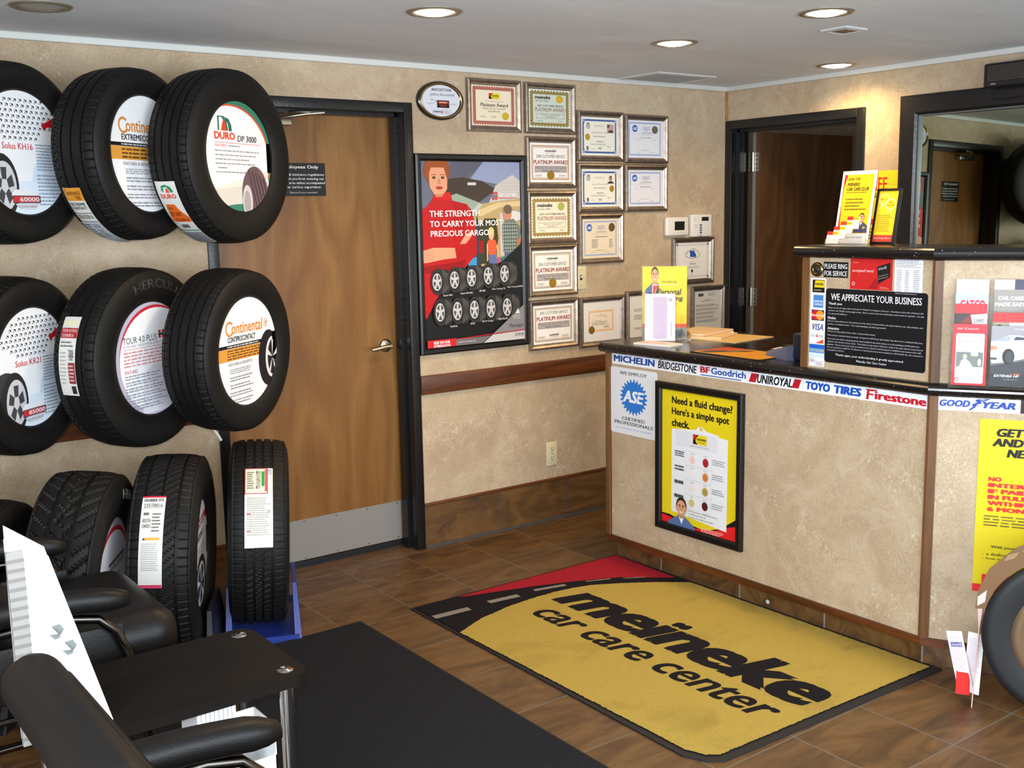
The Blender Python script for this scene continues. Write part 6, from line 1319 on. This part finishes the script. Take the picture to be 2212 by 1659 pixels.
b = MB(); b.lathe([(0.012, 0.0), (0.021, 0.0), (0.021, 0.018), (0.012, 0.018)], pmat('amber_tape', (190, 130, 30), 0.25), 28, Matrix.Translation((0, 0.009, 0.023)) @ Matrix.Rotation(PI/2, 4, 'X'), True, True); b.build('tape_roll', t)
b = MB(); b.box((-0.024, -0.011, 0.0), (0.024, 0.011, 0.004), WHITEP); b.build('tape_base', t)
# counter mat with the mat's own design
p = Print(0.38, 0.225); p.base((34, 32, 34), 0.003); p.rrect(0.015, 0.03, 0.985, 0.97, 0.02, (196, 136, 30)); p.poly([(0.02, 0.05), (0.42, 0.05), (0.26, 0.2), (0.02, 0.8)], (190, 58, 38)); p.poly([(0.06, 0.9), (0.10, 0.62), (0.30, 0.28), (0.5, 0.12), (0.48, 0.3), (0.36, 0.5), (0.20, 0.9)], (70, 56, 50)); p.poly([(0.25, 0.45), (0.36, 0.3), (0.40, 0.36), (0.28, 0.52)], (150, 120, 90))
tag(p.build('counter_mat', None, flat(0.772, -1.157, CTZ, -0.02)), 'amber and red plastic counter mat lying near the counter edge', 'mat')
# card terminal
t = thing('card_terminal', 'grey-blue card payment terminal with coloured keys on the counter', 'card terminal', Matrix.Translation((0.905, -1.55, CTZ)) @ Matrix.Rotation(-1.9, 4, 'Z'))
b = MB(); vs = [(-0.085, -0.04, 0), (0.085, -0.045, 0), (0.085, 0.045, 0), (-0.085, 0.04, 0), (-0.075, -0.034, 0.022), (0.085, -0.042, 0.058), (0.085, 0.042, 0.058), (-0.075, 0.034, 0.022)]
b.add(vs, [(0, 3, 2, 1), (4, 5, 6, 7), (0, 1, 5, 4), (1, 2, 6, 5), (2, 3, 7, 6), (3, 0, 4, 7)], GREYP); b.build('terminal_body', t)
def keyz(x): return 0.022+(x+0.075)/0.16*0.036
for r in range(4):
    for c in range(3):
        x = -0.052+0.018*r; y = -0.02+0.02*c; col = (((210, 60, 40), (236, 150, 40), (60, 170, 70))[c] if r == 0 else (206, 200, 196))
        b = MB(); b.rbox((x, y, keyz(x)+0.002), (0.012, 0.014, 0.007), 0.002, pmat('key_%d_%d_%d' % col, col, 0.4), 2); b.build('key', t)
b = MB(); b.box((0.03, -0.028, keyz(0.05)-0.002), (0.075, 0.028, keyz(0.05)+0.0065), DARKP); b.build('screen', t)
t = thing('receipt_printer', 'dark blue-black receipt printer tucked against the raised panel', 'printer', Matrix.Translation((0.925, -1.686, CTZ)))
b = MB(); b.rbox((0, 0, 0.055), (0.13, 0.13, 0.11), 0.012, pmat('navy_plastic', (24, 28, 44), 0.35), 3); b.build('printer_body', t); b = MB(); b.box((-0.05, -0.02, 0.1095), (0.05, 0.0, 0.1112), DARKP); b.build('paper_slot', t)
# on the raised ledge
LZ = 1.4662
def lean(x, y0, z, ang): return Matrix.Translation((x, y0, z)) @ PM((0, 0, 0), (0, -1, 0), (0, 0, 1)) @ Matrix.Rotation(-ang, 4, 'X')
SM = lean(0.925, -1.755, LZ, 0.19)
t = thing('club_sign', 'white-bordered yellow club sign in a clear stand on the raised ledge', 'sign', SM)
p = Print(0.150, 0.275); p.base((244, 236, 226), 0.002); p.rect(0.065, 0.05, 0.93, 0.86, (228, 190, 28)); p.poly([(0.065, 0.05), (0.16, 0.05), (0.09, 0.22), (0.075, 0.45), (0.10, 0.62), (0.13, 0.86), (0.065, 0.86)], (196, 40, 60)); K = (38, 34, 24)
p.text('JOIN THE', 0.18, 0.095, 0.54, 0.14, K, 0.03, 0.15); p.text('MEINEKE', 0.18, 0.162, 0.55, 0.208, K, 0.03, 0.15); p.text('CAR CARE CLUB', 0.18, 0.225, 0.82, 0.272, K, 0.03, 0.15); p.greek(0.18, 0.285, 0.80, 0.305, 1, (120, 100, 40), 0.5, 0.05)
for k in range(4): p.greek(0.19, 0.375+0.046*k, (0.70, 0.72, 0.62, 0.82)[k], 0.40+0.046*k, 1, (90, 76, 34), 0.6, 0.05)
p.text('FREE', 0.33, 0.425, 0.40, 0.443, (222, 70, 40), 0.03, 0, 1); p.text('FREE', 0.19, 0.47, 0.26, 0.49, (222, 70, 40), 0.03, 0, 1)
man_bust(p, 0.74, 0.685, 0.17, 0.085, (70, 72, 104)); p.rect(0.06, 0.86, 0.94, 0.99, (244, 236, 226)); p.text('MAKE YOUR CAR LAST', 0.35, 0.90, 0.85, 0.922, (90, 84, 84), 0.01, 0, 1)
p.build('sign_sheet', t); b = MB(); b.box((0, 0, -0.004), (0.150, 0.275, -0.001), ACRYLIC); b.box((0, 0, 0.004), (0.150, 0.035, 0.006), ACRYLIC); b.build('sign_stand', t)
HM2 = Matrix.Translation((0.90, -1.757, LZ)) @ PM((0, 0, 0), (0, -1, 0), (0, 0, 1))
t = thing('business_card_holder', 'clear stepped holder with four business card pockets before the club sign', 'card holder', Matrix.Translation((0.90, -1.757, LZ)))
CGp = 'business cards in the stepped clear holder'
for k in range(4):
    M = HM2 @ Matrix.Translation((0.003+0.0205*k, 0.002+0.018*k, 0.024-0.012*k)) @ Matrix.Rotation(-0.25, 4, 'X')
    b = MB(); b.box((-0.002, -0.001, -0.002), (0.054, 0.016, 0.010), ACRYLIC); o = b.build('card_pocket', t); o.matrix_parent_inverse = t.matrix_world.inverted(); o.matrix_world = M
    p = Print(0.052, 0.046); p.base((242, 240, 236), 0.006); p.rect(0, 0, 0.52, 0.30, (214, 48, 40)); p.rect(0.52, 0, 1, 0.30, (236, 206, 36)); p.text('meineke', 0.58, 0.09, 0.92, 0.19, (40, 36, 24), 0.03, 0.2, 1); p.greek(0.08, 0.40, 0.40, 0.62, 3, (150, 146, 150)); p.greek(0.6, 0.40, 0.9, 0.8, 4, (206, 190, 170)); p.greek(0.08, 0.78, 0.3, 0.84, 1, (150, 146, 150))
    tag(p.build('business_card', None, M), ('stack of red and yellow topped business cards in the lowest, front pocket', 'stack of business cards in the second pocket up of the stepped holder', 'stack of business cards in the third pocket up of the stepped holder', 'stack of business cards in the topmost pocket of the stepped holder')[k], 'business cards', CGp)
FM = lean(0.955, -1.895, LZ, 0.20)
t = thing('listening_sign', 'black-framed yellow sign with two speech bubbles on the raised ledge', 'sign', FM)
f = MB(); f.frame(0.100, 0.205, [(0, -0.008), (0, 0.004), (0.008, 0.005), (0.009, 0.001)], BLACKFRAME); f.box((0, 0, -0.009), (0.10, 0.205, -0.008), BLACKFRAME); f.build('sign_frame', t)
p = Print(0.086, 0.190); p.base((236, 200, 40), 0.001)
p.ring(0.30, 0.16, 0.24, 0.10, 0.14, (236, 228, 190), 24); p.ring(0.66, 0.26, 0.26, 0.11, 0.14, (236, 228, 190), 24); p.poly([(0.24, 0.25), (0.36, 0.25), (0.10, 0.36)], (236, 228, 190)); p.poly([(0.62, 0.36), (0.72, 0.36), (0.70, 0.46)], (236, 228, 190)); p.text('Give Us', 0.14, 0.14, 0.46, 0.18, (80, 66, 24), 0, 0.2, 1); p.text("We're", 0.56, 0.205, 0.78, 0.24, (80, 66, 24), 0, 0.2, 1); p.text('Listening', 0.48, 0.26, 0.84, 0.30, (80, 66, 24), 0, 0.2, 1)
p.greek(0.1, 0.46, 0.85, 0.80, 9, (150, 122, 40), 0.3); p.rect(0, 0.86, 1, 1, (196, 64, 56)); p.text('Every Rating Matters', 0.08, 0.90, 0.90, 0.95, (240, 206, 190), 0, 0.25, 1)
p.build('sign_sheet', t, Matrix.Translation((0.007, 0.007, 0)))
# ------------------------------------------------------------------ floor mats
t = thing('entrance_mat', 'yellow floor mat with black lettering, a red corner and a black road band', 'mat', Matrix.Translation((0.22, -1.5, 0)))
mi = t.matrix_world.inverted()
mx0, mx1, my0, my1 = -0.345, 0.780, -0.668, -2.360
def matpoly(b, pts, z, m, jag=0.0):
    if jag:                                   # tufted pile edge: small saw teeth along every side
        out = []; rnd = random.Random(3)
        for i in range(len(pts)):
            p, q = Vector(pts[i]), Vector(pts[(i+1) % len(pts)]); d = q-p; L = d.length; n = max(1, int(L/0.006)); nr = Vector((-d.y, d.x)).normalized() if L > 0 else Vector((0, 0))
            for k in range(n): out.append(p+d*(k/n)+nr*rnd.uniform(-jag, jag))
        pts = [(v.x, v.y) for v in out]
    if area2(pts) < 0: pts = pts[::-1]
    b.add([mi @ Vector((x, y, z)) for x, y in pts], [tuple(range(len(pts)))], m)
b = MB(); out = [(mx0, my0), (mx1, my0-0.012), (mx1+0.006, my1-0.004), (-0.28, my1+0.03), (-0.325, my1+0.065), (-0.355, my1+0.13)]
b.prism(out, 0.0, 0.006, RUBEDGE, mi); b.build('rubber_backing', t)
yel = [(-0.338, -1.023), (-0.19, -0.955), (-0.028, -0.918), (0.10, -0.904), (0.228, -0.903), (0.32, -0.915), (0.405, -0.938), (0.516, -1.0), (0.64, -1.085), (0.757, -1.186)]
red = [(-0.12, -0.690), (-0.101, -0.705), (0.09, -0.759), (0.214, -0.795), (0.374, -0.851), (0.569, -0.942), (0.751, -1.102)]
b = MB(); matpoly(b, [(mx0+0.012, my0-0.012), (mx1-0.015, my0-0.024)]+[(0.762, -1.19)]+yel[::-1][1:]+[(mx0+0.010, -1.02)], 0.0095, CARPET_K); b.build('road_band', t)
b = MB(); matpoly(b, yel+[(mx1-0.018, my1+0.03), (-0.27, my1+0.058), (-0.305, my1+0.085), (-0.330, my1+0.14)], 0.0105, CARPET_Y, 0.0022); b.build('yellow_pile', t)
b = MB(); matpoly(b, red+[(mx1-0.018, my0-0.030), (0.3, my0-0.024)], 0.0105, CARPET_R, 0.0015); b.build('red_corner', t)
for (ax, ay), (bx, by), w in (((-0.333, -0.826), (-0.166, -0.836), 0.030), ((-0.062, -0.826), (0.082, -0.842), 0.026), ((0.172, -0.834), (0.318, -0.866), 0.019), ((0.414, -0.888), (0.520, -0.932), 0.008), ((0.566, -0.962), (0.651, -1.012), 0.006)):
    d = (Vector((bx, by))-Vector((ax, ay))).normalized(); n = Vector((-d.y, d.x))*w/2*1.25
    b = MB(); matpoly(b, [(ax+n.x, ay+n.y), (bx+n.x, by+n.y), (bx-n.x, by-n.y), (ax-n.x, ay-n.y)], 0.0112, CARPET_G, 0.0012); b.build('road_dash', t)
b = MB()
def matext(s, yA, yB, xbase, xtop, bold, shear, dx=0.0):
    vs, fs, _ = textmesh(s, shear, bold, 4)
    b.add([mi @ Vector((xbase+dx*u+(xtop-xbase)*v, yA+(yB-yA)*u, 0.0112+q)) for u, v, q in vs], fs, CARPET_K)
matext('meineke', -0.965, -2.268, 0.155, 0.405, 0.05, 0.22)
matext('car care center', -1.035, -2.235, -0.008, 0.108, 0.022, 0.22)
b.build('lettering', t)
t = thing('floor_runner', 'long charcoal carpet runner with rubber edge beside the yellow mat', 'mat', Matrix.Translation((-1.0, -2.3, 0)))
b = MB(); x0, x1, y0, y1 = -1.62, -0.572, -0.662, -4.4
b.rbox(((x0+x1)/2+1.0, (y0+y1)/2+2.3, 0.003), (x1-x0, y0-y1, 0.006), 0.002, RUBEDGE, 2); b.build('rubber_backing', t)
b = MB(); b.box((x0+0.012+1.0, y0-0.010+2.3, 0.006), (x1-0.010+1.0, y1+0.012+2.3, 0.0095), CARPET_D); b.build('carpet_pile', t)

# ------------------------------------------------------------------ waiting chairs and side table
def make_chair(M, label, sx=0.11):
    """lounge chair facing local +X; local y is left; origin on the floor under the seat"""
    t = thing('lounge_chair', label, 'chair', M, 'black leather waiting chairs')
    b = MB(); b.rbox((sx, 0, 0.455 if sx > 0.1 else 0.42), (0.56, 0.52, 0.17), 0.075, LEATHER, 7); b.build('seat', t)
    B = Matrix.Translation((0.035, 0, 0.43)) @ Matrix.Rotation(-0.53, 4, 'Y')
    b = MB(); b.rbox((0, 0, 0.27), (0.10, 0.54, 0.56), 0.048, LEATHER, 7, B)
    o = b.build('backrest', t)
    b = MB(); pts = []
    for i in range(40):
        a = 2*PI*i/40; c, s = math.cos(a), math.sin(a); k = 0.25
        y = 0.245*math.copysign(abs(c)**0.35, c); z = 0.26+0.245*math.copysign(abs(s)**0.35, s); pts.append(B @ Vector((0.046, y*0.92, 0.27+(z-0.26)*0.98)))
    b.tube(pts, 0.0065, LEATHER, 8, None, True); b.build('piping', o)
    for d in (-1, 1):
        y = d*0.300
        b = MB(); n = 16; prof = []
        secs = []
        for i in range(n+1):
            f = i/n; x = -0.26+0.49*f; w = 0.036*min(1, (0.55+5.0*min(f, 1-f)))
            z = 0.606+0.034*math.sin(PI*(0.18+0.74*f)); h = 0.031*min(1.0, 0.55+5*min(f, 1-f)); secs.append((x, z, w, h))
        vs = []; fs = []; m = 18
        for x, z, w, h in secs:
            for k in range(m):
                a = 2*PI*k/m; vs.append((x, y+w*math.copysign(abs(math.cos(a))**0.7, math.cos(a)), z+h*math.copysign(abs(math.sin(a))**0.8, math.sin(a))))
        for i in range(n):
            for k in range(m): fs.append((i*m+k, i*m+(k+1) % m, (i+1)*m+(k+1) % m, (i+1)*m+k))
        fs.append(tuple(range(m))[::-1]); fs.append(tuple(range(n*m, n*m+m))); b.add(vs, fs, LEATHER, True); b.build('arm_pad', t)
        b = MB(); R_ = []
        for p_ in [(-0.24, 0.584), (-0.05, 0.592), (0.08, 0.590), (0.15, 0.574), (0.195, 0.53), (0.222, 0.46), (0.245, 0.30), (0.268, 0.12), (0.272, 0.04), (0.255, 0.014), (0.20, 0.012), (-0.20, 0.012), (-0.255, 0.014), (-0.272, 0.04), (-0.268, 0.12), (-0.262, 0.40), (-0.262, 0.57), (-0.255, 0.59)]: R_.append((p_[0], y, p_[1]))
        b.tube(R_, 0.0125, TUBE, 12, None, True)
        b.tube([(-0.262, y, 0.36), (0.236, y, 0.36)], 0.009, TUBE, 10); b.build('arm_frame', t)
        b = MB(); b.rbox((0.04, y-d*0.018, 0.47), (0.36, 0.012, 0.15), 0.005, LEATHER, 2); b.build('side_panel', t)
    b = MB()
    for x in (-0.22, 0.20): b.tube([(x, -0.30, 0.37), (x, 0.30, 0.37)], 0.011, TUBE, 10)
    b.build('cross_bars', t); return t
make_chair(Matrix.Translation((-1.955, -2.775, 0)), 'black leather lounge chair nearest the camera, its arm before the white leaflets', -0.02)
make_chair(Matrix.Translation((-1.95, -1.225, 0)), 'black leather lounge chair beyond the side table, in front of the floor tires')
# side table
t = thing('side_table', 'low espresso-topped side table on chrome legs between the leather chairs', 'table', Matrix.Translation((-1.68, -1.79, 0)))
def rounded(x0, x1, y0, y1, r, n=6):
    p = []
    for cx, cy, a in ((x1-r, y1-r, 0), (x0+r, y1-r, 90), (x0+r, y0+r, 180), (x1-r, y0+r, 270)):
        for i in range(n+1): q = math.radians(a+90*i/n); p.append((cx+r*math.cos(q), cy+r*math.sin(q)))
    return p
b = MB(); b.prism(rounded(-0.36, 0.262, -0.196, 0.196, 0.045), 0.452, 0.480, ESPRESSO); b.build('table_top', t)
b = MB(); b.prism(rounded(-0.36, 0.262, -0.196, 0.196, 0.045), 0.150, 0.170, ESPRESSO); b.build('lower_shelf', t)
for x in (-0.30, 0.215):
    for y in (-0.142, 0.150):
        b = MB(); b.cyl((x, y, 0.0), (x, y, 0.452), 0.0185, CHROME, 28); b.lathe([(0, 0.4832), (0.009, 0.4832), (0.010, 0.4822), (0.018, 0.4822), (0.0205, 0.480)], CHROME, 28, Matrix.Translation((x, y, 0))); b.build('leg', t)
# white cardboard display on the table, seen from its side
t = thing('cardboard_display', 'bright white cardboard display with a sloping front, side-on on the dark table', 'display', Matrix.Translation((-1.98, -1.94, 0.481)))
b = MB(); prof = [(-0.10, 0.0), (0.088, 0.0), (-0.020, 0.410), (-0.097, 0.470), (-0.100, 0.30)]
SI = PM((0, 0, 0), (1, 0, 0), (0, 0, 1))
b.prism(prof, -0.006, 0.0, CARD, SI); b.build('near_side', t)
b = MB(); b.prism([(x, z*1.03) for x, z in prof], -0.038, -0.032, CARD, SI); b.build('far_side', t)
b = MB(); b.box((-0.100, 0.006, 0), (-0.092, 0.032, 0.455), CARD); b.build('back_panel', t)
b = MB(); b.add([(0.088, 0.006, 0), (0.088, 0.032, 0), (-0.020, 0.032, 0.41), (-0.020, 0.006, 0.41), (0.083, 0.006, 0), (0.083, 0.032, 0), (-0.025, 0.032, 0.41), (-0.025, 0.006, 0.41)], [(0, 1, 2, 3), (7, 6, 5, 4), (0, 3, 7, 4), (1, 5, 6, 2), (3, 2, 6, 7), (0, 4, 5, 1)], CARD); b.build('sloping_front', t)
b = MB(); b.box((-0.106, -0.012, 0), (-0.072, 0.0, 0.435), ink((150, 147, 142)))
for k in range(20): b.box((-0.1065, -0.0125, 0.012+0.021*k), (-0.0715, -0.0118, 0.020+0.021*k), ink((126, 122, 117)))
b.build('corrugated_edge', t)
for x, z in ((-0.017, 0.237), (0.007, 0.195)):
    b = MB(); b.prism([(x-0.016, z-0.004), (x-0.010, z+0.014), (x+0.008, z+0.016), (x+0.016, z+0.002), (x+0.012, z-0.014), (x-0.004, z-0.018)], 0.0, 0.0006, ink((120, 126, 122)), SI)
    b.add([(x-0.016, -0.001, z-0.004), (x-0.010, -0.001, z+0.014), (x-0.002, -0.022, z+0.002)], [(0, 1, 2)], CARD); b.add([(x+0.016, -0.001, z+0.002), (x+0.012, -0.001, z-0.014), (x+0.001, -0.018, z-0.006)], [(0, 1, 2)], CARD); b.build('punched_tab', t)
# leaflets in a white box under the table
t = thing('leaflet_box', 'white cardboard leaflet box on the lower shelf of the dark table', 'leaflet box', Matrix.Translation((-1.605, -1.87, 0.1705)))
b = MB()
for a, c in (((-0.1, -0.075, 0), (0.1, 0.055, 0.003)), ((-0.1, -0.075, 0), (-0.097, 0.055, 0.17)), ((0.097, -0.075, 0), (0.1, 0.055, 0.18)), ((-0.1, 0.052, 0), (0.1, 0.055, 0.18)), ((-0.1, -0.075, 0), (0.1, -0.072, 0.10))): b.box(a, c, CARD)
b.build('box_shell', t)
for k in range(9):
    p = MB(); x = -0.094+0.0110*k; hgt = 0.258+0.004*((k*7) % 3)
    p.box((x, -0.068, 0.0), (x+0.0092, 0.046, hgt), ink(((244, 245, 247), (234, 237, 242))[k % 2])); p.build('x')
    o = bpy.data.objects['x']; o.name = 'leaflet_stack'; o.matrix_world = Matrix.Translation((-1.605, -1.87, 0.1737))
    tag(o, 'white folded leaflets standing in the box under the dark table', 'leaflets', 'white leaflets in the box under the table')

# ------------------------------------------------------------------ cardboard wheel standee by the angled counter end
SU = Vector((0.49, -0.8717, 0)); SN = Vector((-0.8717, -0.49, 0))
SM_ = PM((0.600, -2.585, 0), SU, (0, 0, 1), SN)
t = thing('wheel_standee', 'cardboard cut-out of a bronze car wing with a big black wheel', 'standee', SM_)
b = MB(); oc = (0.280, 0.268)
def cpts(r, a0, a1, n): return [(oc[0]+r*math.cos(math.radians(a0+(a1-a0)*i/n)), oc[1]+r*math.sin(math.radians(a0+(a1-a0)*i/n))) for i in range(n+1)]
body = [(-0.006, 0.335), (0.002, 0.40), (0.03, 0.47), (0.10, 0.545), (0.20, 0.60), (0.5, 0.68), (0.7, 0.68), (0.7, 0.272)]+cpts(0.268, 2, 165, 30)
BR = pmat('printed_bronze_car', (118, 86, 54), 0.4)
b.prism(body, -0.004, 0.0, BR)
for k, (x, y) in enumerate(((0.07, 0.50), (0.12, 0.535), (0.18, 0.565), (0.25, 0.59))): b.prism([(x, y), (x+0.03, y+0.012), (x+0.042, y+0.034), (x+0.012, y+0.022)], 0.0, 0.0004, pmat('printed_highlight', (150, 122, 84), 0.4))
b.prism([(0.0, 0.375), (0.026, 0.40), (0.022, 0.36), (0.0, 0.345)], 0.0, 0.0006, ink((206, 190, 182))); b.build('car_panel', t)
b = MB(); W4 = Matrix.Translation((oc[0], oc[1], 0.002)); b.lathe([(0.0, 0.006), (0.17, 0.006), (0.18, 0.010), (0.235, 0.016), (0.255, 0.013), (0.265, 0.0), (0.265, -0.006), (0.0, -0.006)], pmat('printed_tyre_black', (26, 26, 28), 0.55), 72, W4); o = b.build('wheel', t)
b = MB(); b.lathe([(0.128, 0.008), (0.135, 0.014), (0.168, 0.016), (0.178, 0.010)], pmat('printed_bronze_rim', (134, 110, 84), 0.3, metal=0.6), 64, W4)
for k in range(5):
    a = 2*PI*k/5+0.7; c, s = math.cos(a), math.sin(a); q = [(0.02, -0.03), (0.15, -0.018), (0.15, 0.018), (0.02, 0.03)]
    b.prism([(oc[0]+c*x-s*y, oc[1]+s*x+c*y) for x, y in q], 0.006, 0.014, pmat('printed_bronze_rim', (134, 110, 84)))
b.build('rim', o)
# folded side wing with the leaflet pocket
WU = Vector((-SN.x*0.92+SU.x*-0.10, -SN.y*0.92+SU.y*-0.10, 0)).normalized()
b = MB(); b.add([(0.0, 0.0, 0.0), (0.010, 0.27, 0.0), (0.002, 0.36, 0.0), (0.028, 0.44, -0.012), (0.020, 0.36, -0.10), (-0.004, 0.0, -0.10), (-0.003, 0.0, 0.0), (0.007, 0.27, -0.001), (-0.001, 0.36, -0.001), (0.025, 0.44, -0.013), (0.017, 0.36, -0.101), (-0.007, 0.0, -0.10)],
    [(0, 1, 2, 3, 4, 5), (11, 10, 9, 8, 7, 6), (0, 6, 7, 1), (1, 7, 8, 2), (2, 8, 9, 3), (3, 9, 10, 4), (4, 10, 11, 5), (5, 11, 6, 0)], pmat('pink_card_back', (206, 168, 156), 0.55)); b.build('side_wing', t)
b = MB(); b.box((-0.052, 0.03, -0.062), (-0.012, 0.105, -0.058), pmat('red_card_pocket', (222, 44, 40), 0.45)); b.box((-0.052, 0.03, -0.062), (-0.049, 0.105, -0.03), MATS['red_card_pocket']); b.box((-0.052, 0.03, -0.062), (-0.008, 0.033, -0.03), MATS['red_card_pocket']); b.box((-0.052, 0.03, -0.028), (-0.010, 0.105, -0.025), MATS['red_card_pocket']); b.build('leaflet_pocket', t)
for k, (dx, rot, lab) in enumerate(((-0.044, 0.22, 'white leaflet leaning left in the red pocket of the wheel standee'), (-0.030, -0.04, 'white leaflet standing upright in the red pocket of the wheel standee'))):
    p = Print(0.05, 0.205); p.base((236, 236, 242), 0.0015); p.greek(0.1, 0.08, 0.9, 0.65, 18, (206, 178, 186), 0.35)
    if k == 0: p.rect(0.14, 0.18, 0.86, 0.26, (110, 100, 160)); p.text('CarCareONE', 0.18, 0.195, 0.82, 0.245, (226, 226, 236), 0.02, 0, 1)
    tag(p.build('leaflet', None, SM_ @ Matrix.Translation((dx, 0.034, -0.040-0.008*k)) @ Matrix.Rotation(rot, 4, 'Z') @ Matrix.Rotation(-0.3, 4, 'Y')), lab, 'leaflet', 'leaflets in the red standee pocket')
